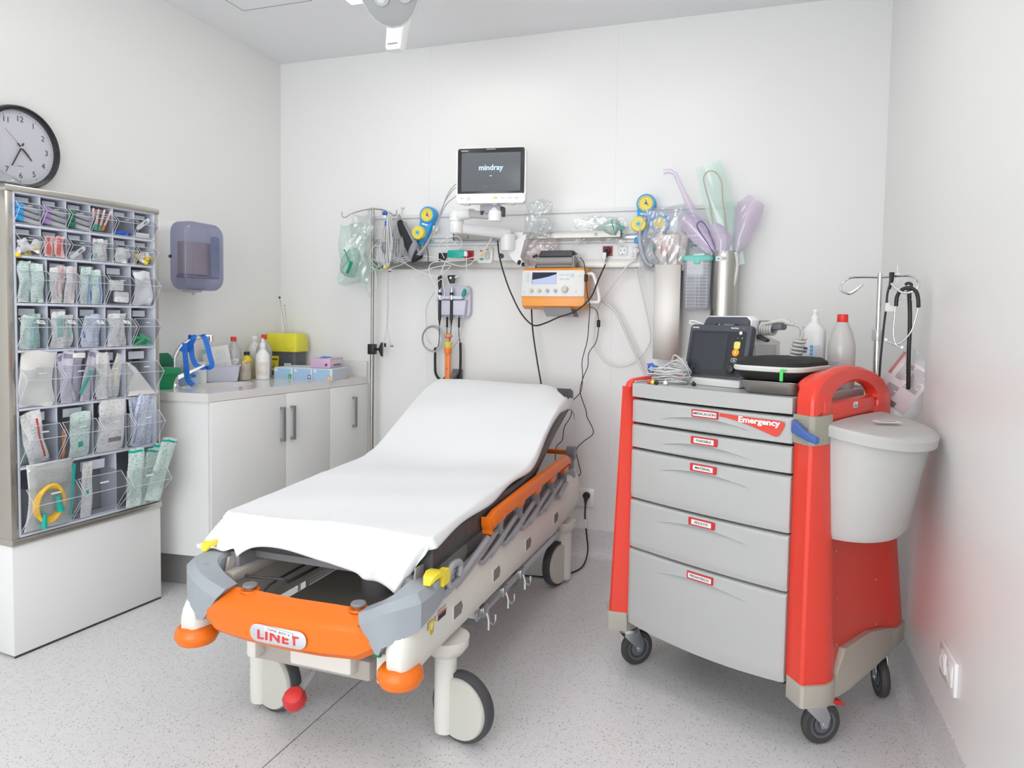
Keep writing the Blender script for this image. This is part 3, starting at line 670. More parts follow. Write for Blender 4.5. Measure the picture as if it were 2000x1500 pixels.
b = MB(); b.prism([(-.06, 0), (.07, 0), (-.03, .12), (-.06, .14)], -.02, .02, 'y', r=.004); o = b.build('gauze_pad', gauze); tag(o, 'white gauze heap sloping like a wedge in the %s' % where(4, 3), 'gauze pad'); uc, z, w, h = CE[(4, 3)]; put(o, uc-.002, .012, z)
# row 6
o = fill(5, 0, 1, 'large white packet with a red stripe leaning in the %s', 'packet', pk_white, mat('dark_red', (.60, .06, .05), .5), 1.02, wf=.6, band=(.72, .82, .1, .85), tilt=0, u_off=.004)[0]; o.matrix_world = o.matrix_world @ T(ry=rad(-13))
o = fill(5, 0, 1, 'pale green packet standing behind the red striped one in the rack', 'packet', pk_green, None, .95, wf=.5, tilt=3, v0=.03, u_off=-.02)[0]
o = fill(5, 1, 1, 'white packet with teal marks standing in the %s', 'packet', pk_green, teal, .86, wf=.62, band=(.35, .62, .22, .34), tilt=2, u_off=.012)[0]
o = fill(5, 1, 1, 'orange striped packet edge behind the teal marked one in the rack', 'packet', mat('orange_edge', (.80, .25, .06), .5), None, .6, wf=.10, tilt=0, u_off=-.042, v0=.01)[0]
o = fill(5, 2, 1, 'wide white packet with red print and a barcode in the %s', 'packet', pk_white, mat('barcode', (.22, .2, .2), .5), 1.02, wf=.86, band=(.38, .86, .18, .27), tilt=1, crumple=.003)[0]
fill(5, 3, 3, 'lilac lettered packets sticking up from the %s', 'packet', pk_blue, mat('lilac_band', (.35, .35, .62), .5), 1.12, wf=.42, band=(.2, .3, .05, .9), tilt=10, grp='lilac lettered packets, sixth row')
# row 7
t = thing('tubing_packet', 'big clear packet of coiled yellow tubing in the rack\'s bottom row first bin', 'packet'); uc, z, w, h = CE[(6, 0)]
b = MB(); b.grid(lambda a, c: ((a-.5)*.165+.01*sin(c*4), -.012*sin(a*pi)*sin(c*pi), c*.25), 8, 8); b.build('film', bag, t, thick=.0004)
b = MB(); b.grid(lambda a, c: ((a-.5)*.165+.01*sin(c*4), .010, c*.25), 4, 8); b.build('backing', pk_white, t, thick=.0006)
yt = mat('tubing_yellow', (.88, .52, .04), .35); b = MB()
for j in range(6): b.tube([((.046+.003*j % .012)*cos(a)-.008, -.014+.0022*j, .098+(.070-.003*j)*sin(a)) for a in [2*pi*q/14 for q in range(14)]], .0062, 8, closed=True, n=3)
b.build('coiled_tubing', yt, t)
b = MB(); b.cyl((.012, -.022, .125), (.026, -.022, .065), .009, r2=.013); b.cyl((-.03, -.02, .065), (-.030, -.02, .012), .007, r2=.010); b.build('connector', teal, t)
b = MB(); b.box((.078, -.004, .13), (.010, .001, .2)); b.build('side_band', teal, t); put(t, uc-.004, -.018, z+.004, rx=rad(8))
o = fill(6, 1, 1, 'narrow white packet with rounded top and green mark in the %s', 'packet', pk_white, teal, .92, wf=.26, band=(.38, .62, .42, .5), tilt=0, u_off=-.035, crumple=.002)[0]
fill(6, 2, 3, 'tall green headed packets slanting from the %s', 'packet', pk_green, teal, 1.1, wf=.34, band=(.0, 1, .93, .97), tilt=15, grp='slanting packets, bottom row', v0=-.03)
uc, z, w, h = CE[(6, 2)]; o = packet('sterile_packet', .075, .27, pk_green, teal, (0, 1, .93, .96), .003, seed=91); tag(o, 'longest white packet with a green headed top, leaning out at the rack\'s lower right', 'packet'); put(o, uc+.03, -.045, z+.012, ry=rad(14), rx=rad(8))
# clear bag lying on the rack
b = MB(); b.grid(lambda a, c: ((a-.5)*.22, (c-.5)*.13, .004+.055*sin(a*pi)**.8*sin(c*pi)+.008*sin(a*19)*sin(c*13)), 24, 16); o = b.build('clear_bag', film('crumpled_film', (.9, .92, .94), .22, .1, (.7, .72, .74), .25), None, thick=.0005, sharp=25)
tag(o, 'crumpled clear plastic bag lying on top of the rack, in front of the clock', 'bag'); o.matrix_world = RF @ T(-.03, .05, 1.684)

# ================================================================ clock
def clock():
    t = thing('wall_clock', 'round white wall clock with black rim and black numerals on the left wall', 'clock', (.0, -1.613, 1.873), pi/2); R = .158
    # local: read from -y, wall at y=0
    M = T(rx=pi/2)
    b = MB(); b.lathe([(0, 0), (R*.99, 0), (R, .012), (R*.985, .028), (R*.95, .034), (R*.89, .030), (R*.875, .020), (R*.873, .012)], 64, 0, M); b.build('rim', mat('rim_black', (.012, .012, .014), .28), t, sharp=50)
    b = MB(); b.lathe([(0, .013), (R*.875, .013)], 64, 0, M); b.build('dial', mat('dial_white', (.72, .73, .77), .5), t)
    b = MB(); b.lathe([(0, .0285), (R*.885, .0285)], 48, 0, M); b.build('glass', film('clock_glass', (.98, .98, 1), .03, .01), t)
    nm = ink
    for k in range(1, 13):
        a = rad(90-30*k); text(str(k), .031, nm, t, T(cos(a)*R*.68, -.0135, sin(a)*R*.68) @ FR, name='numeral')
    b = MB()
    for k in range(60):
        a = rad(6*k); L = .007 if k % 5 == 0 else .003; b.box((0, -.0136, R*.81), (.0012 if k % 5 == 0 else .0006, .0006, L), M=T(ry=a))
    b.build('minute_marks', nm, t)
    def hand(L, w, ang, y, m, tail=.02, name='hand'):
        b = MB(); b.prism([(-w, -tail), (w, -tail), (w*.8, L), (-w*.8, L)], y-.001, y, 'y', M=T(ry=rad(ang)))
        return b.build(name, m, t)
    hd = mat('hand_dark', (.03, .03, .035), .4); hand(.06, .003, 135, -.018, hd, name='hour_hand'); hand(.085, .0028, 207, -.020, hd, name='minute_hand'); hand(.085, .0006, 312, -.022, mat('second_red', (.5, .02, .02), .4), .04, 'second_hand')
    b = MB(); b.lathe([(0, .026), (.004, .026), (.004, .013)], 16, 0, M); b.build('hub', white, t)
    text('QUARTZ', .006, inkgrey, t, T(0, -.0136, -R*.45) @ FR)
clock()

# ================================================================ towel dispenser
def dispenser():
    y0, y1, z0, z1 = -1.03, -.70, 1.350, 1.690
    t = thing('towel_dispenser', 'white and smoky blue centre feed paper dispenser with brown roll on the left wall', 'towel dispenser', (0, -.848, 1.355), pi/2)
    w, h = .262, .325
    def ring(sc, y, top=1): return [(a*sc, y, h/2+c*sc) for a, c in rrect(w, h, .062, n=7)]
    b = MB(); b.loft([ring(1, -.0), ring(1, -.115), ring(.985, -.12)], caps=True); b.build('back_case', white, t, sharp=40)
    smoky = film('smoky_blue', (.66, .67, .80), .06, .12, (.42, .43, .60), .16)
    def dome(a, c):
        ang = 2*pi*a; k = c
        P = rrect(w*.995, h*.995, .06, n=7); i = a*len(P); i0 = int(i) % len(P); i1 = (i0+1) % len(P); f = i-int(i)
        x = P[i0][0]*(1-f)+P[i1][0]*f; z = P[i0][1]*(1-f)+P[i1][1]*f
        q = sin(k*pi/2); return (x*(1-k**2.2) if k < 1 else 0, -.118-.105*(1-(1-q)**2)**.5*1.0, h/2+z*(1-k**2.2))
    n = 48; rings = []
    for j in range(10):
        k = j/9*.93; sc = (1-k**8)**.5 if k else 1; y = -.118-.098*(k/.93)**.7
        rings.append([(a*sc, y, h/2+c*sc) for a, c in rrect(w*.995, h*.995, .06, n=7)])
    b = MB(); b.loft(rings); b.build('front_cover', smoky, t, sharp=60)
    b = MB(); b.lathe([(0, .075), (.02, .075), (.082, .073), (.090, .075), (.090, .228), (.082, .231), (.02, .231), (0, .231)], 40, 0, T(0, -.112, 0)); b.build('paper_roll', mat('brown_roll', (.60, .47, .40), .8, bump=.3, bscale=120), t)
    b = MB(); b.box((.0, -.15, .065), (.20, .10, .010), r=.004); b.build('shelf', mat('shelf_lilac', (.30, .30, .44), .4), t)
    b = MB(); b.prism(rrect(.058, .20, .018, cx=.050, cy=.162), -.2185, -.2155, 'y'); b.build('front_window', film('smoky_blue2', (.62, .66, .82), .12, .1, (.42, .47, .66), .25), t)
    b = MB(); b.box((0, -.12, .0), (.075, .06, .018), r=.006); b.lathe([(.006, -.022), (.010, 0)], 12, 0, T(0, -.13, 0)); b.build('paper_outlet', film('clear_outlet', (.9, .9, .9), .2, .1, (.75, .75, .75), .5), t)
    b = MB(); b.box((-.1315, -.118, .155), (.003, .018, .014), r=.002); b.build('side_lock', dark, t)
dispenser()

# ================================================================ corner counter
CT = .893
P_NL, P_NF, P_BF = (.0, -1.165), (.455, -1.115), (.606, 0)
def counter():
    t = thing('cabinet', 'white laminate corner cabinet with three grey handled doors under the sink counter', 'cabinet', (0, 0, 0))
    ins = .012
    A, B_, C_ = V((.0, -1.150, 0)), V((.440, -1.100, 0)), V((.592, -.002, 0))
    b = MB(); b.prism([(.003, -.003), (A.x+.003, A.y), (B_.x, B_.y), (C_.x, C_.y)], .155, CT-.036); b.build('body', lam, t)
    b = MB(); b.prism([(.003, -.003), (.003, -1.10), (.40, -1.052), (.55, -.003)], .0, .155); b.build('plinth', mat('plinth_grey', (.36, .35, .34), .35, .3), t)
    d = (C_-B_); L = d.length; d.normalize(); ang = math.atan2(d.y, d.x)
    u = 0.012; Wd = [(.0, .448), (.452, .772), (.776, 1.10)]
    for k, (a, c) in enumerate(Wd):
        b = MB(); b.box(((a+c)/2, -.010, (.158+CT-.040)/2), (c-a, .018, CT-.040-.158), r=.001); o = b.build('door', lam, t); o.location = (B_.x, B_.y, 0); o.rotation_euler = (0, 0, ang)
        hu = [c-.032, a+.030, a+.030+.17][k] if k < 2 else a+.23
        hu = [c-.030, a+.035, c-.135][k]; hz = .705
        b = MB(); b.prism([(hz-.085, -.019), (hz-.085, -.045), (hz+.085, -.045), (hz+.085, -.019), (hz+.073, -.019), (hz+.073, -.036), (hz-.073, -.036), (hz-.073, -.019)], hu-.007, hu+.007, 'x', M=Matrix(((1, 0, 0, 0), (0, 0, 1, 0), (0, 1, 0, 0), (0, 0, 0, 1)))); b.build('handle', mat('handle_grey', (.30, .30, .31), .4, .6), o)
    b = MB()
    t2 = thing('countertop', 'glossy pale quartz worktop with an oval sink cut-out and upstand, in the corner', 'countertop', (0, 0, 0))
    # top with an oval hole
    bm = bmesh.new(); out = [(.0, -.0), (.0, P_NL[1]), P_NF, P_BF]; sx, sy, ra, rb = .235, -.80, .13, .20
    N = 40; hole = [(sx+ra*cos(2*pi*k/N), sy+rb*sin(2*pi*k/N)) for k in range(N)]
    # split outline at many points for a clean bridge
    dense = []
    for i in range(4):
        p, q = V(out[i]), V(out[(i+1) % 4])
        for k in range(10): dense.append(p.lerp(q, k/10))
    dense.sort(key=lambda p: math.atan2(p.y-sy, p.x-sx)); hole.sort(key=lambda p: math.atan2(p[1]-sy, p[0]-sx))
    vs = []; fs = []
    for z in (CT, CT-.038):
        vs += [(p.x, p.y, z) for p in dense]+[(p[0], p[1], z) for p in hole]
    for k in range(N):
        j = (k+1) % N; fs += [[k, j, N+j, N+k], [2*N+k, 3*N+k, 3*N+j, 2*N+j], [k, 2*N+k, 2*N+j, j], [N+k, N+j, 3*N+j, 3*N+k]]
    b.add(vs, fs); b.build('slab', quartz, t2, sharp=30)
    b = MB(); b.box((.30, -.011, CT+.045), (.606, .020, .09), r=.001); b.box((.011, -.58, CT+.045), (.020, 1.14, .09), r=.001); b.build('upstand', quartz, t2)
    b = MB(); b.lathe([(1.0, 0), (.97, -.01), (.9, -.10), (.6, -.145), (0, -.15)], 40, 0, T(sx, sy, CT-.036) @ Matrix.Diagonal((ra, rb, 1, 1))); b.build('sink_bowl', steel, t2, thick=.001)
counter()
# tap
t = thing('tap', 'chrome lever tap standing behind the sink on the counter', 'tap', (.085, -.93, CT), rad(10))
b = MB(); b.lathe([(.028, 0), (.028, .004), (.022, .012), (.021, .075), (.018, .09), (0, .092)], 24); b.build('body', chrome, t)
b = MB(); b.tube([(.0, 0, .075), (.005, 0, .14), (.03, .03, .20), (.08, .08, .235), (.12, .12, .24)], [.013, .012, .011, .0105], 14); b.cyl((.122, .118, .245), (.122, .118, .215), .0135); b.build('spout', chrome, t)
b = MB(); b.loft([[(x*1.0, x*.75+a*w, z+q*h) for a, q in ((-1, -1), (-1, 1), (1, 1), (1, -1))] for x, z, w, h in ((.0, .03, .014, .012), (.06, .065, .016, .008), (.115, .10, .012, .005))]); b.build('lever', chrome, t)
# blue tourniquets hanging on the tap
bl = mat('tourniquet_blue', (.0, .16, .68), .45)
def band(P, name, lab, w=.024):
    b = MB(); P = smooth_path(P, 6); rings = []
    for i, p in enumerate(P):
        tt = (P[min(i+1, len(P)-1)]-P[max(i-1, 0)]).normalized(); side = V((.75, .66, 0)); side = (side-tt*side.dot(tt)).normalized(); nn = tt.cross(side)
        rings.append([p+side*w/2+nn*.0009, p-side*w/2+nn*.0009, p-side*w/2-nn*.0009, p+side*w/2-nn*.0009])
    b.loft(rings); o = b.build(name, bl, None, sharp=50); return tag(o, lab, 'tourniquet')
band([(.118, -.915, 1.06), (.128, -.905, 1.085), (.118, -.895, 1.10), (.13, -.905, 1.05), (.138, -.905, .98), (.14, -.90, .925), (.16, -.885, .897)], 'tourniquet', 'long blue elastic strap hanging from the tap down to the counter')
band([(.118, -.885, 1.06), (.155, -.875, 1.125), (.135, -.872, 1.135), (.125, -.86, 1.08), (.135, -.86, 1.02), (.16, -.85, .985), (.205, -.815, .985), (.20, -.82, 1.04), (.175, -.825, 1.125), (.16, -.84, 1.135)], 'tourniquet', 'looped blue elastic strap draped over the middle of the tap spout')

def atc(px, py, z=CT): p = onZ(px, py, z); return (p.x, p.y, z)
# green box with flap
t = thing('sharps_container', 'open green plastic container beside the tap, half hidden by the rack', 'container', (.13, -1.06, CT), rad(60))
b = MB(); b.loft([[(x, y, z) for x, y in ((-s, -s*.8), (s, -s*.8), (s, s*.8), (-s, s*.8))] for s, z in ((.045, 0), (.055, .05), (.07, .075))]); b.build('body', greenp, t)
b = MB(); b.box((0, -.03, .085), (.15, .06, .03), r=.004); b.build('tray', greenp, t)
b = MB(); b.prism([(-.07, .10), (.07, .10), (.06, .15), (.045, .165), (-.045, .165), (-.06, .15)], .028, .034, 'y', r=.001); b.build('lid', mat('green_dark', (.003, .15, .07), .3), t)
# white bottle behind
t = thing('soap_bottle', 'white bottle with a blue band standing behind the blue straps', 'bottle', (.05, -1.03, CT)); b = MB(); b.lathe([(.04, 0), (.042, .01), (.042, .15), (.03, .19), (.014, .205), (.014, .215), (0, .215)], 28); b.build('body', white, t); b = MB(); b.lathe([(.0423, .130), (.0425, .134), (.0425, .142), (.0423, .146)], 28); b.build('label_band', mat('band_blue', (.03, .25, .5), .4), t)
# depressor carton and white box
def carton(name, lab, cat, loc, rz, d, mt, front=None, ftxt=None, grp=None):
    t = thing(name, lab, cat, loc, rz, grp); b = MB(); b.box((0, 0, d[2]/2), d, r=.0012); b.build('carton', mt, t)
    if front: b = MB(); b.box(front[0], front[1]); b.build('print', front[2], t)
    if ftxt: text(ftxt[0], ftxt[1], ftxt[3], t, T(*ftxt[2]) @ FR, sx=ftxt[4] if len(ftxt) > 4 else 1)
    return t
carton('box', 'plain white carton behind the blue labelled one, by the grey tub', 'box', (.062, -.765, CT), rad(52), (.09, .07, .105), paper)
carton('box', 'pale blue depressores carton lying in front of the plain white box', 'box', (.080, -.855, CT), rad(52), (.115, .05, .055), mat('pale_blue_card', (.45, .60, .78), .5), ((0, -.0255, .045), (.095, .0012, .015), mat('blue_print2', (.05, .25, .62), .5)), ('depresores', .012, (0, -.0262, .045), white))
# mouse-like grey gadget
# tub with leaflets
p = atc(432, 746); t = thing('plastic_tub', 'pale lilac rectangular plastic tub holding leaflets on the counter', 'tub', (.098, -.628, CT), rad(47.5))
b = MB(); lil = mat('tub_lilac', (.62, .64, .74), .35)
for (w0, d0, z0, w1, d1, z1) in ((.155, .085, 0, .175, .10, .078),):
    b.loft([[(a*z, c*y, h) for a, c in rrect(1, 1, .15, n=3) for z, y in (((w0, d0)),)] for w0, d0, h in ((.150, .08, .0), (.158, .088, .004), (.180, .105, .080), (.188, .113, .082), (.188, .113, .086), (.176, .10, .084), (.150, .078, .008))], caps=True)
b.build('tub', lil, t, sharp=40)
for k, (lab, c_, w_, h_, dx, a_) in enumerate((('white leaflet leaning out of the lilac tub', paper, .10, .155, .012, -9), ('narrow leaflet with a green square at the left of the lilac tub', pk_white, .03, .155, -.052, -10))):
    b = MB(); b.box((0, 0, h_/2), (w_, .006, h_)); m_ = [c_]
    if k: b.box((0, -.0035, h_*.82), (w_*.9, .001, .025), m=1); m_.append(mat('leaflet_green', (.25, .55, .42), .5))
    else: b.box((.005, -.0035, h_*.28), (w_*.7, .0008, .045), m=1); b.box((.005, -.0035, h_*.7), (w_*.5, .0008, .05), m=1); m_.append(printed('faint_print', (.74, .75, .74), (.45, .6, .55)))
    o = b.build('leaflet', m_); tag(o, lab, 'leaflet'); o.matrix_world = T(.098, -.628, CT+.03, rz=rad(47.5)) @ T(dx, 0, 0) @ T(ry=rad(a_), rx=rad(-4))
# gauze jar
t = thing('jar', 'clear round jar with beige wrapped rolls between the tub and the white spray bottle', 'jar', (.150, -.510, CT)); b = MB(); b.lathe([(.0, 0), (.036, 0), (.038, .004), (.038, .095), (.041, .097), (.041, .103)], 28); b.build('glass', clear, t)
b = MB(); b.lathe([(.0, .002), (.033, .003), (.034, .044), (.032, .046), (.034, .049), (.034, .086), (0, .088)], 24); b.build('beige_rolls', mat('beige_gauze', (.66, .54, .45), .8, bump=.4, bscale=90), t)
# bottles
def bottle(lab, loc, capm, bodym, h=.19, r=.036, liquid=None, lab_m=None, rz=0, cap_h=.022, neck=.012, shoulder=.68):
    t = thing('bottle', lab, 'bottle', loc, rz); b = MB(); b.lathe([(0, .001), (r*.95, .001), (r, .006), (r, h*shoulder), (r*.9, h*(shoulder+.08)), (neck*1.3, h*.90), (neck, h*.93), (neck, h*.96)], 28); b.build('body', bodym, t)
    b = MB(); b.lathe([(neck*1.25, h*.955), (neck*1.25, h*.955+cap_h), (neck*1.15, h*.955+cap_h+.002), (0, h*.955+cap_h+.002)], 20); b.build('cap', capm, t)
    if lab_m: b = MB(); b.lathe([(r+.0004, h*.14), (r+.0006, h*.15), (r+.0006, h*.52), (r+.0004, h*.53)], 20, a0=-pi*.8, a1=-pi*.05, M=T(rz=0)); b.build('label', lab_m, t)
    return t
capred = mat('cap_red', (.72, .03, .02), .4); pe = mat('milky_pe', (.72, .72, .70), .35, sub=.15)
clr_b = film('bottle_clear', (.88, .89, .88), .12, .1, (.72, .73, .72), .42)
bottle('clear bottle with a red cap behind the lilac tub', (.085, -.515, CT), capred, clr_b, .215, .038, lab_m=printed('label_white', (.76, .76, .75), (.4, .3, .3)))
bottle('squat yellow bottle with a black pointed cap', (.105, -.435, CT), black, mat('yellow_bottle', (.82, .62, .03), .4), .135, .031, cap_h=.016, lab_m=printed('label_white'  , (.7, .7, .7), (.3, .3, .3)))
bottle('tall white bottle with a white cap behind the spray bottle', (.060, -.315, CT), white, pe, .215, .038)
bottle('clear bottle with a red cap beside the yellow sharps bin', (.140, -.335, CT), capred, clr_b, .225, .042, lab_m=printed('label_white', (.7, .7, .7), (.3, .3, .3)))
t = bottle('white bottle with a nozzle top and orange edged label in front of the others', (.200, -.425, CT), white, gloss_white, .18, .037, lab_m=printed('label_orange', (.78, .74, .68), (.75, .4, .12)))
b = MB(); b.lathe([(.008, .19), (.008, .20), (.0045, .222), (0, .224)], 16); b.build('nozzle', white, t)
# yellow sharps bin
t = thing('sharps_bin', 'yellow lidded sharps bin with dark grey body in the corner behind the glove boxes', 'sharps bin', (.128, -.115, CT), rad(5))
b = MB(); b.loft([[(a*w, c*d, z) for a, c in rrect(1, 1, .1, n=3)] for w, d, z in ((.175, .11, 0), (.19, .125, .150))]); b.build('body', mat('bin_dark', (.10, .11, .12), .4), t)
ybin = mat('bin_yellow', (.76, .70, .04), .4)
b = MB(); b.loft([[(a*w, c*d, z) for a, c in rrect(1, 1, .1, n=3)] for w, d, z in ((.205, .14, .138), (.21, .145, .150), (.20, .13, .225), (.185, .12, .240), (.18, .115, .242))]); b.lathe([(.036, 0), (.036, .008), (.03, .010), (0, .010)], 28, 0, T(.055, -.063, .188, rx=pi/2-.12)); b.build('lid', ybin, t)
b = MB(); b.box((-.045, -.064, .07), (.06, .001, .085), rot=(-.08, 0, 0)); b.prism([(-.02, -.02), (.02, -.02), (0, .018)], -.001, 0, 'y', m=1, M=T(-.045, -.0655, .055)); b.prism([(-.016, -.0175), (.016, -.0175), (0, .013)], -.0018, -.001, 'y', m=0, M=T(-.045, -.0655, .055)); b.lathe([(0, 0), (.006, 0)], 12, 1, T(-.045, -.0674, .047, rx=pi/2)); b.box((-.045, -.0668, .094), (.05, .0008, .006), m=1); b.build('hazard_label', [mat('label_yellow', (.80, .68, .03), .4), ink], t)
b = MB(); b.box((.045, -.066, .045), (.045, .001, .055)); b.build('paper_label', pk_white, t)
for k, (dx, L, lean) in enumerate(((.0, .40, -4), (.012, .33, -3))):
    t = thing('metal_rod', ['thin metal rod with a blue ball on top standing in the yellow sharps bin', 'thin metal rod with a flat grey head standing in the yellow sharps bin'][k], 'rod', (.134+dx, -.12, CT+.20), rot=(0, rad(-12 if k == 0 else -9), 0)); b = MB(); b.cyl((0, 0, .0), (0, 0, L*.62), .0018, 8); b.build('shaft', steel, t)
    b = MB(); (b.sphere((0, 0, L*.64), .0065) if k == 0 else b.cyl((0, 0, L*.62), (0, 0, L*.635), .006)); b.build('tip', mat('ball_blue', (.01, .02, .10), .3) if k == 0 else steel, t)
# glove boxes
gb = mat('glove_box_blue', (.36, .55, .74), .45); gbs = printed('glove_box_side', (.62, .68, .74), (.4, .5, .6))
for k, (px, letr, col, lab) in enumerate(((552, 'L', (.02, .30, .12), 'blue and white glove box marked L, leftmost of three'), (593, 'M', (.03, .10, .42), 'blue and white glove box marked M, in the middle of three'), (650, 'S', (.80, .38, .04), 'blue and white glove box marked S, rightmost of three'))):
    w_ = .135
    x, y = ((.288, -.356), (.405, -.345), (.521, -.334))[k]
    rz = rad(5)
    t = thing('glove_box', lab, 'glove box', (x, y, CT), rz); d = (.114, .21, .064)
    b = MB(); b.box((0, .095, d[2]/2), (.114, .21, d[2]), r=.0012); b.build('carton', [gbs], t)
    b = MB(); b.box((-.004, -.0102, .032), (.100, .001, .054)); b.box((.0575, .095, .032), (.001, .195, .054), m=1); b.build('print', [gb, mat('side_print', (.55, .60, .66), .5)], t)
    b = MB(); b.box((.040, -.0108, .0165), (.020, .001, .022)); b.build('size_patch', mat('patch_%s' % letr, col, .5), t); b = MB(); b.box((.0582, .17, .0165), (.001, .020, .022)); b.build('size_patch', mat('patch_%s' % letr, col, .5), t)
    text(letr, .018, paper, t, T(.040, -.0116, .0165) @ FR, bold=.0006); text(letr, .018, paper, t, T(.0589, .17, .0165) @ T(rz=pi/2) @ FR, bold=.0006)
    b = MB(); b.box((-.043, -.0110, .050), (.014, .001, .014)); b.build('logo_mark', mat('mark_pale', (.72, .8, .88), .5), t)
t = thing('glove_box', 'pink and purple glove box lying on top of the S box, blue glove poking out', 'glove box', (.487, -.300, CT+.065), rad(9)); b = MB(); b.box((0, .07, .026), (.115, .17, .052), r=.0012); b.build('carton', mat('box_pink', (.62, .42, .58), .45), t)
b = MB(); b.box((.0585, .07, .028), (.001, .15, .034)); b.box((.0592, .07, .016), (.001, .10, .007), m=1); b.lathe([(0, 0), (.008, 0)], 16, 1, T(.034, -.0158, .018, rx=pi/2)); b.build('print', [mat('side_white_pink', (.70, .64, .70), .45), mat('dark_purple', (.12, .04, .14), .45)], t)
b = MB(); b.box((0, .06, .0525), (.04, .10, .001), m=0); b.sphere((-.008, .05, .054), .013, 1, sc=(1.4, 1, .6)); b.sphere((.012, .065, .054), .009, 1, sc=(1.3, 1, .6)); b.build('glove', [mat('dark_purple'), mat('glove_blue', (.05, .30, .75), .5)], t)
# ================================================================ back wall
def wpts(L, y): return [onY(a[0], a[1], a[2] if len(a) > 2 else y) for a in L]
def cable(L, y, r, m, lab, name='cable', cat='cable', grp=None, n=6, extra=None, closed=False):
    b = MB(); b.tube(wpts(L, y), r, 8, n=n, closed=closed); ms = [m]
    o = b.build(name, ms, None, sharp=180); return tag(o, lab, cat, grp)
panel_m = mat('trunking_white', (.76, .76, .755), .28)
def trunking():
    t = thing('medical_rail_panel', 'long white wall trunking with steel equipment rails behind the stretcher', 'wall panel', (0, 0, 0))
    b = MB(); b.prism([(0, 1.508), (-.045, 1.508), (-.050, 1.54), (-.050, 1.645), (-.040, 1.650), (-.040, 1.672), (-.050, 1.677), (-.042, 1.81), (0, 1.815)], .645, 2.64, 'x', r=.001); b.build('panel', panel_m, t)
    b = MB(); b.box((1.64, -.0515, 1.633), (1.98, .002, .004)); b.box((1.64, -.047, 1.79), (1.98, .002, .003)); b.build('groove_line', mat('groove', (.45, .45, .45), .5), t)
    b = MB(); b.box((1.64, -.056, 1.5285), (1.97, .010, .040), r=.001)
    for x in (1.155, 1.262, 1.7, 2.03, 2.36): b.cyl((x, -.0605, 1.5285), (x, -.063, 1.5285), .006, 12)
    b.build('lower_rail', steel, t)
    b = MB(); b.box((1.60, -.046, 1.66), (1.88, .010, .010)); b.build('groove_rail', zinc, t)
    b = MB(); b.box((1.625, -.10, 1.672), (.90, .010, .033), r=.001); b.box((1.175, -.1, 1.672), (.004, .013, .036), m=1); b.box((2.075, -.1, 1.672), (.004, .013, .036), m=1)
    for x in (1.255, 1.60, 1.95): b.cyl((x, -.105, 1.672), (x, -.1085, 1.672), .007, 16, 1); b.cyl((x, -.108, 1.672), (x, -.1095, 1.672), .0045, 16); b.cyl((x, -.05, 1.672), (x, -.10, 1.672), .007, 12)
    b.build('equipment_rail', [steel, dark], t)
trunking()
def socket(x, z, plate, hole, lab, y=-.050, s=.05, rz=0):
    t = thing('wall_socket', lab, 'socket', (x, y, z), rz); b = MB(); b.box((0, -.003, 0), (s, .006, s), r=.001); b.build('plate', plate, t)
    b = MB(); b.lathe([(.0205, .0063), (.0215, .008), (.0195, .0085), (.0185, .0065), (0, .006)], 28, 0, T(rx=pi/2)); b.build('well', hole, t)
    b = MB()
    for dx in (-.0095, .0095): b.lathe([(0, .0075), (.0028, .0075)], 10, 0, T(dx, 0, 0, rx=pi/2))
    b.box((0, -.0078, .019), (.005, .002, .004)); b.box((0, -.0078, -.019), (.005, .002, .004)); b.build('contacts', dark, t); return t
redp = mat('socket_red', (.45, .02, .03), .4)
socket(2.001, 1.592, redp, redp, 'red wall socket with a black plug in it, on the trunking under the steel rail')
socket(2.077, 1.594, panel_m, white, 'empty white socket between the red socket and the white plugged one')
socket(2.148, 1.587, panel_m, white, 'white socket holding a white plug at the trunking\'s right end')
socket(1.092, 1.570, black, black, 'black wall socket at the left, under the coiled white tubing'); socket(1.247, 1.580, redp, redp, 'dark red wall socket half hidden by the teal device')
def plug(x, y, z, m, lab, big=1):
    t = thing('plug', lab, 'plug', (x, y, z)); b = MB(); b.lathe([(0, 0), (.0185*big, 0), (.0185*big, .012), (.015, .02), (0, .022)], 20, 0, T(rx=pi/2)); b.tube([(0, -.014, -.0), (0, -.024, -.014), (0, -.026, -.036)], [.011, .008, .005], 10); b.build('body', m, t); return t
plug(2.001, -.058, 1.592, black, 'black round plug in the red socket on the trunking'); plug(2.148, -.058, 1.587, white, 'white round plug at the right end of the trunking')
t = thing('connector', 'white kettle lead connector hanging below the black plug', 'connector', onY(1180, 503, -.10)); b = MB(); b.loft([[(x*w, y*d, z) for x, y in rrect(1, 1, .25, n=2)] for w, d, z in ((.022, .018, .024), (.020, .016, -.004), (.010, .010, -.012), (.008, .008, -.030))]); b.build('body', white, t)
t = thing('nurse_call_box', 'white rounded call switch box with red, yellow and green marks on the trunking', 'switch', (1.342, -.050, 1.580)); b = MB(); b.prism(rrect(.086, .086, .012), -.014, 0, 'y', r=.003); b.build('case', mat('box_cream', (.76, .76, .72), .4), t)
b = MB(); b.prism(rrect(.024, .040, .006, cx=.014, cy=-.004), -.022, -.013, 'y', r=.002, m=0); b.box((-.018, -.0145, .022), (.020, .002, .010), m=1); b.box((-.018, -.0145, .002), (.020, .002, .016), m=2); b.box((-.018, -.0145, -.022), (.020, .002, .010), m=3); b.box((.014, -.0145, .028), (.012, .002, .006), m=1); b.build('buttons', [mat('button_grey', (.5, .52, .5), .4), mat('button_red', (.62, .12, .08), .4), mat('button_amber', (.80, .62, .2), .4), mat('button_green', (.06, .32, .22), .4)], t)
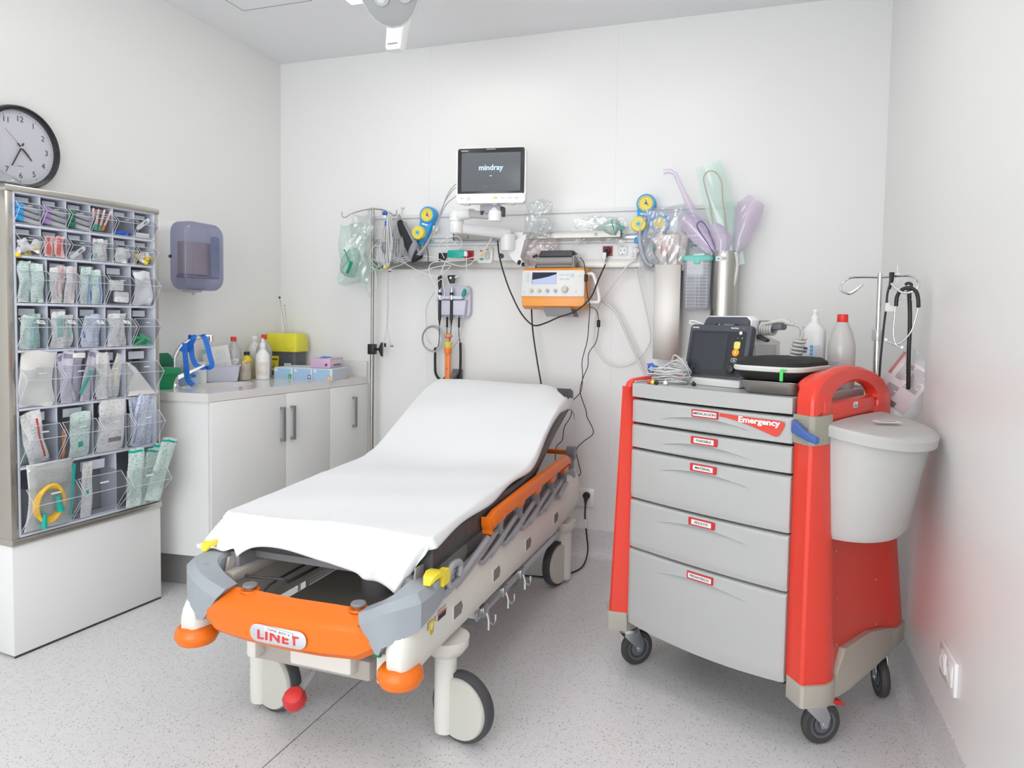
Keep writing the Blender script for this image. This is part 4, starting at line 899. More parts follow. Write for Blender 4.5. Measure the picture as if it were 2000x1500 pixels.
# blue flow regulators
gblue = mat('regulator_blue', (.02, .33, .75), .35); gyel = mat('gauge_yellow', (.80, .66, .10), .4)
def regulator(x, z, rot, lab):
    t = thing('flow_regulator', lab, 'gauge', (x, -.075, z), rot=(0, rot, 0)); b = MB()
    b.loft([[(a*s, y, c*s) for a, c in [(.047*cos(q), .047*sin(q)) for q in [2*pi*k/28 for k in range(28)]]] for s, y in ((.85, .02), (1, .01), (1, -.03), (.94, -.038))])
    b.prism([(-.040, -.02), (.040, -.02), (.030, -.10), (.022, -.165), (-.016, -.165), (-.026, -.10)], -.032, .015, 'y', r=.006); b.build('body', gblue, t)
    b = MB(); b.lathe([(.034, .036), (.036, .042), (.033, .043), (.032, .039), (0, .0385)], 32, 0, T(rx=pi/2)); b.build('gauge', gyel, t)
    b = MB(); b.box((.004, -.041, .004), (.003, .001, .034), rot=(0, rad(-35), 0)); b.lathe([(0, .0395), (.006, .0395)], 12, 0, T(rx=pi/2))
    for k in range(12): b.box((0, -.0393, .029), (.0012, .0006, .005), M=T(ry=rad(30*k)))
    b.build('needle', mat('gauge_ink', (.05, .10, .35), .5), t)
    b = MB(); b.box((.0, -.0335, -.052), (.036, .001, .009)); b.build('label', paper, t)
    b = MB(); b.lathe([(0, .02), (.036, .02), (.038, .03), (.038, .052), (.034, .060), (0, .062)], 24, 0, T(-.016, 0, -.105, rx=pi/2)); b.lathe([(0, .0625), (.014, .0625)], 20, 1, T(-.016, 0, -.105, rx=pi/2)); b.lathe([(0, .063), (.007, .063)], 12, 2, T(-.016, 0, -.105, rx=pi/2)); b.build('knob', [gyel, mat('knob_mint', (.35, .60, .35), .4), gblue], t)
    b = MB(); b.lathe([(0, 0), (.016, 0), (.014, .03), (0, .03)], 16, 0, T(-.014, -.02, -.195)); b.build('outlet', gblue, t); b = MB(); b.cyl((0, 0, -.16), (0, .0, -.178), .012, m=0); b.build('outlet_nut', gyel, t); return t
regulator(1.022, 1.795, rad(16), 'blue flow regulator with yellow gauge and yellow knob, left of the monitor'); regulator(2.195, 1.815, rad(8), 'blue flow regulator with yellow gauge at the right end of the trunking')
t = thing('flow_regulator', 'second blue and yellow regulator low behind the clear tubing bag', 'gauge', (2.262, -.06, 1.72)); b = MB(); b.lathe([(0, 0), (.045, 0), (.045, .035), (.038, .04), (0, .04)], 28, 0, T(rx=pi/2)); b.build('body', gblue, t); b = MB(); b.lathe([(0, .041), (.03, .041), (.03, .043), (0, .043)], 24, 0, T(rx=pi/2)); b.build('gauge', gyel, t)
t = thing('tag', 'small white paper tag beside the left blue regulator', 'tag', onY(850, 446, -.11)); b = MB(); b.box((0, 0, 0), (.028, .002, .026), rot=(0, .15, 0)); b.build('paper', paper, t); b = MB(); b.cyl((-.004, .01, -.018), (-.004, -.004, -.018), .010, m=0); b.build('yellow_plug', gyel, t)

# monitor on arm
def monitor():
    P = V((1.508, -.42, 1.92)); t = thing('patient_monitor', 'white framed patient monitor with dark start screen on a jointed wall arm', 'monitor', P, rad(8))
    w, h = .335, .262
    b = MB(); b.prism(rrect(w, h, .018), -.02, .025, 'y', r=.006); b.prism(rrect(w*.8, h*.8, .02), .02, .06, 'y', r=.01); b.prism(rrect(w-.002, .045, .012, cy=-h/2+.022), -.028, 0, 'y', r=.005); b.build('housing', gloss_white, t)
    b = MB(); b.prism(rrect(w-.012, h-.046, .010, cy=.019), -.0225, -.018, 'y', r=.001); b.build('bezel', mat('bezel_dark', (.022, .02, .02), .25), t)
    b = MB(); b.box((0, -.0235, .015), (.285, .001, .180)); b.build('screen', mat('screen_grey', (.085, .095, .105), .12, emit=.35), t)
    lg = mat('logo_pale', (.45, .58, .72), .4, emit=.9); text('mindray', .036, lg, t, T(0, -.0243, .035) @ FR, sx=1.0, bold=.0008); text('mindray', .011, mat('logo_white', (.7, .7, .7), .4, emit=.3), t, T(-.128, -.0232, .116) @ FR)
    b = MB(); b.box((0, -.0243, -.003), (.012, .0004, .003)); b.build('screen_mark', lg, t)
    b = MB(); ln = [(-.035, .052), (.035, .052)]
    for cx in (-.027, .027):
        for dx, dz, a, c in ((0, .0065, .050, .0006), (0, -.0065, .050, .0006), (-.025, 0, .0006, .013), (.025, 0, .0006, .013)): b.box((cx+dx, -.0242, -.052+dz), (a, .0003, c))
        b.box((cx, -.0242, -.052), (.026, .0003, .002))
    b.build('screen_boxes', mat('screen_line', (.16, .17, .18), .4), t)
    b = MB(); b.box((0, -.0235, .121), (.045, .002, .004), r=.001); b.build('status_light', mat('light_bar', (.35, .35, .36), .3), t)
    b = MB(); b.lathe([(0, .029), (.009, .029), (.009, .031), (.0075, .0315), (0, .0305)], 20, 0, T(-.105, 0, -.107, rx=pi/2))
    for k, x in enumerate((.026, .060, .093, .127)): b.prism(rrect(.018, .009, .003, cx=x, cy=-.107), -.0305, -.028, 'y', r=.0007, m=1 if k == 0 else 0)
    b.build('buttons', [mat('btn', (.68, .68, .68), .4), mat('btn_amber', (.88, .55, .08), .4)], t)
    b = MB(); b.box((-.137, -.0285, -.108), (.018, .001, .002)); b.build('marks', inkgrey, t)
    b = MB(); b.box((.10, .0, -.134), (.028, .02, .006)); b.box((-.12, .0, -.134), (.028, .02, .006)); b.build('foot', mat('btn'), t)
    b = MB(); b.box((-.005, .02, -.150), (.10, .05, .028), r=.004, m=0); b.box((.0, .02, -.165), (.07, .05, .02), r=.004, m=0); b.box((.05, .03, -.165), (.02, .04, .045), r=.004, m=1); b.box((-.05, .03, -.165), (.014, .04, .03), r=.004, m=1); b.build('tilt_mount', [mat('mount_grey', (.33, .33, .37), .4), dark], t)
    # arm in world coordinates, moved into the monitor's frame
    Mi = (Matrix.Translation(P) @ Matrix.Rotation(rad(8), 4, 'Z')).inverted()
    def bar(a, c, w, h, w2=None, h2=None, m=0, b=None):
        a, c = V(a), V(c); d = (c-a).normalized(); sd = d.cross(V((0, 0, 1))).normalized(); up = sd.cross(d)
        R = []
        for p, ww, hh in ((a, w, h), (c, w2 or w, h2 or h)): R.append([p+sd*x*ww+up*z*hh for x, z in rrect(1, 1, .3, n=3)])
        b.loft(R, m, Mi)
    J0 = V((1.505, -.16, 1.66)); J1 = V((1.290, -.33, 1.695)); J2 = V((1.520, -.40, 1.705))
    b = MB(); bar(J0+V((0, 0, .015)), J1+V((0, 0, -.004)), .055, .05, .05, .048, 0, b); b.lathe([(0, -.03), (.032, -.03), (.036, -.024), (.036, .025), (.03, .032), (0, .032)], 24, 0, Mi @ T(*J1)); b.build('lower_arm', gloss_white, t)
    b = MB(); bar(J1+V((0, 0, .055)), J2+V((-.13, .03, .050)), .055, .045, m=0, b=b); bar(J2+V((-.14, .03, .046)), J2+V((-.0, 0, .030)), .04, .036, m=1, b=b); b.lathe([(0, .03), (.036, .03), (.036, .07), (.028, .078), (0, .078)], 24, 0, Mi @ T(*J1)); b.lathe([(0, -.0), (.033, .004), (.034, .05), (.026, .06), (.02, .075), (.02, .09), (0, .09)], 24, 0, Mi @ T(*J2)); b.build('upper_arm', [gloss_white, mat('arm_grey', (.50, .49, .48), .4)], t)
    b = MB(); b.lathe([(0, -.05), (.036, -.05), (.040, -.04), (.040, .03), (.034, .036), (0, .036)], 28, 0, Mi @ T(1.505, -.165, 1.640)); b.box((1.55, -.105, 1.66), (.05, .05, .06), r=.008, M=Mi)
    b.prism([(1.485, 1.61), (1.60, 1.68), (1.60, 1.645), (1.565, 1.56), (1.60, 1.52), (1.565, 1.51), (1.53, 1.545), (1.49, 1.60)], -.16, -.075, 'y', r=.006, M=Mi); b.build('arm_bracket', gloss_white, t)
    b = MB(); b.cyl((1.563, -.165, 1.532), (1.575, -.165, 1.528), .012, 16, M=Mi); b.tube([(1.562, -.12, 1.535), (1.59, -.16, 1.52)], .010, 10, M=Mi); b.build('clamp_screw', black, t)
monitor()
# plastic bags on the wall
def softbag(name, lab, x, z, w, h, y=-.07, dep=.05, m=None, seed=1, cat='bag'):
    rs = random.Random(seed); p = [rs.uniform(0, 6) for _ in range(5)]
    b = MB()
    def g(s):
        def f(a, c):
            e = (sin(a*pi)*sin(c*pi))**.6; k = 1-.16*abs(sin(c*pi*1.5+p[0]))*(abs(a-.5)*2)**2
            return (x+(a-.5)*w*k+.006*sin(c*13+p[1]), y-s*dep*.5*e-.004*sin(a*17+c*9+p[2])*e-.003*sin(a*31-c*23+p[3]), z+(c-.5)*h+.008*sin(a*7+p[4]))
        return f
    b.grid(g(1), 22, 26); b.grid(g(-1), 10, 12)
    return tag(b.build(name, m or bag, None, sharp=25), lab, cat)
softbag('clear_bag', 'clear plastic bag hanging behind the monitor arm, with a white mask inside', 1.655, 1.75, .16, .19, y=-.13, seed=3, dep=.06)
softbag('clear_bag', 'clear bag with a pale pink patch hanging under the steel rail by the monitor arm', 1.66, 1.59, .21, .15, y=-.10, seed=8, dep=.05, m=film('pinkish_bag', (.97, .93, .93), .12, .12, (.85, .76, .76), .14))
t = thing('oxygen_mask', 'pale green face mask in a flat clear packet behind the steel rail', 'face mask', (2.03, -.075, 1.70)); b = MB(); maskm = film('mask_green', (.92, .98, .96), .14, .1, (.66, .86, .78), .16)
b.loft([[(q, -r*sin(a), .0+r*cos(a)) for a in [pi*k/10 for k in range(11)]] for q, r in ((-.09, .004), (-.05, .030), (-.01, .045), (.02, .048), (.035, .03), (.05, .012))], caps=False, open_ring=True); b.build('mask', maskm, t, thick=.001)
b = MB(); b.tube([(-.005, -.002, .048), (.0, -.035, .03), (.01, -.048, 0), (.02, -.03, -.035)], .0025, 6); b.lathe([(0, 0), (.010, 0), (.010, .012), (0, .012)], 14, 0, T(.055, -.03, 0, rx=pi/2)); b.build('strap', mat('strap_teal', (.02, .33, .25), .4), t)
softbag('packet_bag', 'flat clear packet around the green mask, tucked behind the steel rail', 1.965, 1.695, .30, .13, y=-.082, dep=.02, seed=5, m=film('flat_bag', (.96, .97, .97), .14, .12, (.8, .84, .82), .10))

# left: drip pole behind the counter end
PX, PY = .676, -.085
def pole():
    t = thing('drip_pole', 'tall thin steel drip pole with hooks standing between the counter and the stretcher', 'drip stand', (PX, PY, 0))
    b = MB(); b.cyl((0, 0, .02), (0, 0, 1.06), .0125, 16); b.cyl((0, 0, 1.06), (0, 0, 1.848), .0085, 16); b.build('tube', steel, t)
    for s in (-1, 1): b = MB(); b.tube([(0, 0, 1.842), (s*.06, -.01, 1.835), (s*.12, -.03, 1.815), (s*.150, -.04, 1.795), (s*.168, -.045, 1.80), (s*.172, -.045, 1.825)], .0032, 8); b.build('hook', steel, t)
    b = MB(); b.box((-.0, 0, 1.058), (.040, .040, .058), r=.004); b.build('clamp', black, t); b = MB(); b.cyl((.02, -.0, 1.058), (.048, 0, 1.058), .007, 12); b.loft([[(x, y*w, 1.058+z*h) for y, z in rrect(1, 1, .3, n=2)] for x, w, h in ((.045, .014, .02), (.055, .018, .07), (.066, .014, .084))]); b.build('clamp_knob', black, t)
    b = MB()
    for k in range(5): a = 2*pi*k/5+.3; b.tube([(0, 0, .06), (.04*cos(a), .025*sin(a), .045), (.07*cos(a), .045*sin(a), .012)], .009, 8)
    b.build('foot_base', steel, t)
pole()
for k, (px, py, lb) in enumerate(((721, 408, 'small clear hook above the trunking, left of the drip pole'), (747, 411, 'small clear hook above the trunking, just right of the drip pole'), (786, 406, 'small clear hook above the trunking over the pressure cuff'))):
    t = thing('wall_hook', lb, 'hook', onY(px, py, -.005)); b = MB(); b.box((0, 0, 0), (.022, .006, .010), r=.002); b.tube([(0, -.004, 0), (0, -.012, -.03), (.002, -.014, -.055)], .0022, 6); b.build('hook', mat('hook_clear', (.66, .67, .67), .3), t)
# oxygen mask bag at far left
softbag('mask_bag', 'pale green oxygen mask bag hanging on the far left hook of the drip pole', .60, 1.585, .20, .33, y=-.16, dep=.09, seed=11, m=film('green_bag', (.93, .98, .96), .14, .12, (.72, .86, .81), .14))
t = thing('oxygen_mask', 'green tinted oxygen mask inside the bag hanging at the far left', 'face mask', (.60, -.17, 1.54), rot=(0, .2, 0)); b = MB(); b.loft([[(r*1.0*cos(a), -dy-r*.3*sin(a*2), r*1.4*sin(a)) for a in [2*pi*k/20 for k in range(20)]] for r, dy in ((.062, 0), (.060, .02), (.045, .045), (.02, .055))]); b.build('mask', maskm, t, thick=.001)
b = MB(); b.prism(rrect(.016, .07, .003), -.064, -.060, 'y', M=T(.022, 0, -.03, ry=rad(10))); b.build('green_strip', mat('strip_deep_green', (.0, .27, .12), .35), t)
b = MB(); b.tube([(-.03, -.06, .06), (-.0, -.07, .03), (.02, -.07, .0)], .004, 8); b.build('strap', mat('strap_teal'), t)
softbag('clear_bag', 'clear bag puffing above the green mask on the far left hook', .645, 1.735, .17, .14, y=-.14, dep=.07, seed=13)
# cables and cuffs on the pole
gm = cable_grey; rr = random.Random(5)
def bundle(cx, y, ztop, L, n, w, m, lab, r=.0038):
    b = MB()
    for k in range(n):
        a = w*(k/(n-1)-.5)*1.0; l = L*rr.uniform(.75, 1.05); q = rr.uniform(-.012, .012)
        b.tube([(cx+q*.3, y, ztop), (cx+a*.6, y-.012+q, ztop-.3*l), (cx+a*1.2, y-.02+q, ztop-.75*l), (cx+a*.8+.008, y-.02, ztop-l), (cx+a*.3+.022, y-.012+q, ztop-.8*l), (cx+a*.3+.012, y, ztop-.3*l), (cx+.006, y+.004, ztop-.01)], r, 6, n=5)
    return tag(b.build('cable_bundle', m, None, sharp=180), lab, 'cables')
bundle(.795, -.13, 1.82, .30, 9, .07, mat('cable_light', (.60, .60, .60), .4), 'looped bundle of grey sensor cables hanging from the drip pole hook'); bundle(.86, -.125, 1.80, .27, 6, .07, mat('cable_mid', (.33, .33, .34), .45), 'darker grey looped cables beside the blood pressure cuff')
t = thing('cable_clip', 'bright blue clip holding the cables at the drip pole hook', 'clip', onY(752, 417, -.14)); b = MB(); b.sphere((0, 0, 0), .014, sc=(1.2, .8, .9)); b.box((.010, -.002, -.055), (.014, .012, .03), r=.003); b.build('clip', mat('clip_blue', (.01, .10, .55), .35), t); b = MB(); b.box((.005, -.012, -.02), (.018, .006, .018), r=.003); b.build('tag', white, t)
t = thing('spo2_sensor', 'grey oval finger sensor hanging among the cables left of the cuff', 'sensor', onY(751, 483, -.15)); b = MB(); b.sphere((0, 0, 0), .02, sc=(.85, .6, 1.6)); b.build('shell', mat('sensor_grey', (.22, .23, .25), .4), t)
t = thing('blood_pressure_cuff', 'rolled black and grey blood pressure cuff slanting beside the cable bundle', 'blood pressure cuff', (.925, -.135, 1.655), rot=(0, rad(-28), 0))
b = MB(); b.loft([[(r*cos(a)*.95, r*sin(a)*.7, z) for a in [2*pi*k/22 for k in range(22)]] for z, r in ((-.115, .036), (-.11, .04), (.0, .034), (.10, .026), (.125, .012))]); b.build('sleeve', mat('cuff_black', (.02, .02, .022), .8), t)
b = MB(); b.loft([[(r*cos(a)*.97, r*sin(a)*.74, z+.03*cos(a)) for a in [2*pi*k/22 for k in range(22)]] for z, r in ((-.09, .0405), (-.045, .0405))], caps=False); b.loft([[(r*cos(a), r*sin(a)*.74, z) for a in [pi*1.75+pi*.35*k/6 for k in range(7)]] for z, r in ((-.11, .041), (.10, .0285))], open_ring=True, caps=False); b.build('band', mat('cuff_grey', (.28, .30, .33), .7), t, thick=.002)
cable([(785, 500), (800, 515), (822, 520), (836, 510), (832, 480), (815, 460)], -.13, .004, mat('hose_dark', (.12, .12, .13), .4), 'dark grey cuff hose curling under the blood pressure cuff', 'hose', 'hose')
t = thing('cable_connector', 'small black and white connectors below the cuff', 'connector', onY(818, 503, -.12)); b = MB(); b.box((0, 0, 0), (.03, .012, .014), r=.003); b.box((-.022, 0, .002), (.012, .010, .012), r=.002, m=1); b.build('connector', [black, white], t)
# monitor leads
for k, (L, lb) in enumerate((([(900, 353, -.38), (885, 365, -.36), (872, 385, -.3), (855, 430, -.2), (830, 480, -.16), (800, 506, -.15), (770, 500, -.15), (755, 460, -.15)], 'topmost grey lead curving from the monitor\'s left side to the cables'), ([(900, 362, -.38), (884, 372, -.36), (866, 400, -.28), (850, 445, -.2), (826, 490, -.16), (790, 512, -.15), (765, 497, -.15), (758, 460, -.15)], 'second grey lead from the monitor\'s left side'), ([(900, 377, -.38), (884, 388, -.34), (868, 405, -.28), (848, 452, -.2), (818, 495, -.16), (775, 505, -.14)], 'lowest grey lead from the monitor\'s left side'))):
    cable(L, 0, .0026, mat('lead_grey', (.50, .50, .50), .45), lb)
cw = cable_white
for L, r, lb in (([(735, 500), (745, 525), (775, 520), (830, 500), (900, 520), (930, 505), (965, 460)], .0022, 'thin white lead swinging from the pole to the arm bracket'),
    ([(868, 505), (858, 480), (872, 466), (895, 462), (902, 478), (888, 490), (872, 478), (880, 468), (893, 480), (898, 500)], .0022, 'small coil of white tubing above the teal device'),
    ([(762, 490), (800, 520), (850, 540), (880, 520), (860, 520), (825, 530), (806, 545), (815, 555), (845, 557), (862, 545), (866, 560), (868, 575), (860, 585), (850, 560), (838, 530), (845, 513), (880, 510), (915, 505), (945, 492), (962, 455)], .0024, 'long looping white lead under the trunking, left of the wall set'),
    ([(911, 500), (911, 520), (911, 560)], .0022, 'straight white lead hanging to the green connector'),
    ([(873, 505), (866, 520), (860, 535)], .003, 'short white cord dropping from the black socket'),
    ([(720, 500), (735, 520), (748, 505), (755, 480), (745, 470), (728, 485), (722, 510), (733, 530), (735, 570)], .002, 'thin white lead looping around the drip pole')):
    cable(L, -.13, r, cw, lb)
for L, lb in (([(705, 480), (715, 500), (745, 515), (728, 528), (713, 540), (715, 560), (724, 580)], 'pale green oxygen tubing under the mask bag'), ([(700, 505), (720, 520), (745, 528), (755, 515), (752, 500)], 'pale green tubing with a yellow joint by the drip pole')): cable(L, -.15, .0035, film('tube_green', (.85, .96, .92), .15, .1, (.55, .8, .7), .4), lb, 'tubing', 'tubing')
t = thing('tubing_joint', 'small yellow round tubing joint beside the drip pole', 'connector', onY(752, 522, -.16)); b = MB(); b.sphere((0, 0, 0), .011); b.build('joint', gyel, t)
for L, lb in (([(758, 525), (757, 560), (759, 600), (755, 640), (751, 668)], 'left of two thin grey leads hanging down with a black clip'), ([(761, 525), (758, 560), (756, 620), (758, 650), (763, 672)], 'right of two thin grey leads hanging down with a white tip')): cable(L, -.13, .0014, gm, lb)
t = thing('lead_clip', 'red and white clip joining two thin hanging leads under the trunking', 'clip', onY(761, 530, -.13)); b = MB(); b.box((0, 0, 0), (.016, .006, .006)); b.box((.004, 0, .008), (.014, .006, .008), m=1); b.build('clip', [mat('clip_red', (.35, .02, .03), .4), white], t)
t = thing('lead_clip', 'black end clip of the left hanging lead by the pole clamp', 'clip', onY(752, 674, -.13)); b = MB(); b.box((0, 0, 0), (.012, .008, .022), r=.002); b.build('clip', black, t)
t = thing('lead_clip', 'pale green and black end clip of the right hanging lead', 'clip', onY(764, 674, -.13)); b = MB(); b.box((0, 0, .003), (.022, .008, .006), r=.002); b.box((.004, 0, -.006), (.020, .008, .005), r=.002, m=1); b.build('clip', [mat('clip_mint', (.5, .7, .62), .4), black], t)
t = thing('pulse_module', 'teal rounded module hanging on the trunking left of the call box', 'medical device', onY(891, 496, -.13)); b = MB(); b.prism(rrect(.095, .040, .010), -.010, .010, 'y', r=.004); b.build('case', mat('module_teal', (.0, .38, .31), .35), t); b = MB(); b.prism(rrect(.018, .026, .004, cx=.055), -.008, .008, 'y', r=.002); b.build('collar', white, t)
t = thing('connector', 'green connector at the end of the straight lead, above the wall set', 'connector', onY(907, 571, -.08)); b = MB(); b.lathe([(0, -.022), (.010, -.018), (.012, 0), (.006, .018), (0, .02)], 12, 0, T(ry=rad(10))); b.sphere((-.005, 0, -.012), .011); b.build('connector', mat('connector_green', (.0, .33, .24), .35), t)
# otoscope wall set
def oto():
    t = thing('otoscope_wall_set', 'lilac white wall unit holding two black instrument handles with coiled black cords', 'otoscope set', (1.150, 0, 1.330))
    b = MB(); b.prism(rrect(.195, .175, .03), -.03, 0, 'y', r=.008); b.prism([(-.085, -.075), (.075, -.075), (.085, .01), (-.095, .01)], -.06, -.02, 'y', r=.01); b.build('case', mat('unit_lilac', (.60, .60, .70), .35), t)
    b = MB(); b.prism(rrect(.15, .018, .008, cx=-.01, cy=.022), -.066, -.03, 'y', r=.004); b.build('bracket_strip', mat('clear_lilac', (.66, .67, .76), .2), t)
    b = MB(); b.box((-.012, -.031, .055), (.012, .001, .012)); b.box((-.012, -.0318, .055), (.006, .0006, .006), m=1); b.build('logo_mark', [mat('mark_blue', (.08, .12, .5), .4), white], t)
    for k, (x, zt) in enumerate(((-.070, .105), (-.0, .095))):
        b = MB(); b.cyl((x, -.062, -.10), (x, -.062, .01), .0085, 14); b.cyl((x, -.062, .035), (x, -.062, .05), .0105, 14); b.cyl((x, -.062, -.10), (x, -.062, -.13), .007, 14, r2=.003)
        if k == 0: b.loft([[(x+a*w, -.062+c*.012, z) for a, c in rrect(1, 2, .4, n=2)] for z, w in ((.065, .010), (.10, .018), (.13, .020), (.145, .013))])
        else: b.prism([(x-.022, .13), (x-.020, .142), (x+.016, .144), (x+.020, .135), (x+.014, .10), (x-.008, .098), (x-.012, .12)], -.075, -.05, 'y', r=.004); b.cyl((x+.014, -.062, .13), (x+.036, -.062, .136), .007, 12, 1, r2=.002)
        b.build('instrument', [black, chrome], t); b = MB(); b.cyl((x, -.062, .05), (x, -.062, .075), .0085, 14); b.cyl((x, -.062, .01), (x, -.062, .035), .0075, 14)
        if k: b.cyl((x, -.0765, .128), (x, -.079, .128), .006, 12)
        b.build('collar', chrome, t); b = MB(); b.box((x, -.055, .02), (.03, .026, .014), r=.003); b.build('holder', mat('holder_blue', (.42, .55, .75), .3), t)
    # coiled cords
    def coil(P, r0, lab):
        P = smooth_path(P, 14); b = MB(); pts = []; up = V((0, 1, 0)); tot = 0; prev = P[0]
        for p in P:
            tot += (p-prev).length; a = tot/.0042*1.9; d = (p-prev).normalized() if (p-prev).length > 0 else V((0, 0, -1)); s = d.cross(up); s = s.normalized() if s.length > .01 else V((1, 0, 0))
            pts.append(p+s*cos(a)*r0*.30+up*sin(a)*r0*.30); prev = p
        b.tube(P, r0*.85, 10, smooth=False); 
        n = int(tot/.0046)
        for i in range(n):
            f = i/n*(len(P)-1); i0 = int(f); p = P[i0].lerp(P[min(i0+1, len(P)-1)], f-i0); d = (P[min(i0+1, len(P)-1)]-P[i0]).normalized(); q = d.to_track_quat('Z', 'Y').to_matrix().to_4x4()
            b.lathe([(r0*.8, -.0018), (r0, 0), (r0*.8, .0018)], 10, 0, Matrix.Translation(p) @ q)
        return b.build('coiled_cord', black, t, sharp=180)
    coil([(-.100, -.05, -.255), (-.100, -.05, -.34), (-.094, -.05, -.40), (-.062, -.05, -.432), (-.033, -.05, -.41), (-.024, -.05, -.35), (-.022, -.05, -.22)], .008, 0)
    coil([(.050, -.05, -.225), (.052, -.05, -.30), (.050, -.05, -.38), (.036, -.05, -.425), (.01, -.05, -.432), (-.02, -.05, -.42)], .008, 0)
    b = MB(); b.tube([(-.07, -.062, -.13), (-.072, -.06, -.2), (-.082, -.05, -.245), (-.098, -.05, -.258)], .0025, 8); b.tube([(-.035, -.04, -.08), (-.035, -.04, -.15), (-.03, -.05, -.20), (-.015, -.05, -.215)], .0025, 8); b.tube([(.0, -.062, -.13), (-.004, -.06, -.18), (-.014, -.05, -.215), (-.022, -.05, -.225)], .0025, 8); b.tube([(.036, -.04, -.08), (.036, -.04, -.17), (.045, -.05, -.205), (.05, -.05, -.23)], .0025, 8)
    b.cyl((-.035, -.04, -.085), (-.035, -.04, -.14), .006, 10); b.cyl((.036, -.04, -.085), (.036, -.04, -.14), .006, 10); b.build('cord', black, t)
oto()
b = MB()
for k in range(5): b.tube([(1.03+(.055+.004*k)*cos(a)+.004*k, -.05-.004*k, 1.125+(.062+.003*k)*sin(a)) for a in [2*pi*q/16 for q in range(16)]], .0018, 6, closed=True, n=3)
b.tube([(1.06, -.09, 1.38), (1.00, -.06, 1.30), (.995, -.05, 1.20), (1.0, -.05, 1.13), (1.03, -.05, 1.09)], .0018, 6); b.tube([(1.22, -.04, 1.25), (1.20, -.05, 1.15), (1.16, -.05, 1.08)], .0018, 6)
tag(b.build('coiled_lead', cable_grey, None, sharp=180), 'round coil of thin grey lead hanging left of the orange tube', 'cable')
t = thing('introducer_tube', 'upright orange plastic tube with a yellow neck behind the head of the stretcher', 'tube', (1.167, -.14, .80)); b = MB(); b.box((0, 0, .13), (.030, .022, .27), r=.006); b.lathe([(.019, .25), (.0215, .262), (.0215, .278), (.017, .283), (0, .283)], 20); b.build('body', mat('tube_orange', (.86, .22, .04), .4), t)
b = MB(); b.lathe([(.016, .28), (.016, .292), (.021, .300), (.021, .312), (.012, .314), (0, .314)], 20); b.build('neck', gyel, t); b = MB(); b.sphere((0, 0, .345), .024, sc=(1.05, .8, .6)); b.cyl((0, 0, .31), (0, 0, .34), .008); b.build('head', film('orange_clear', (1, .75, .6), .2, .1, (.85, .35, .15), .6), t); b = MB(); b.box((-.002, -.0115, .17), (.007, .0006, .005)); b.build('mark', mat('mark_brown', (.35, .08, .02), .5), t)
b = MB(); b.box((1.167, -.07, .93), (.04, .12, .02), r=.004); b.box((1.167, -.008, .93), (.06, .014, .06), r=.004); tag(b.build('wall_clip', midgrey), 'grey wall clip holding the orange tube behind the stretcher head', 'clip')

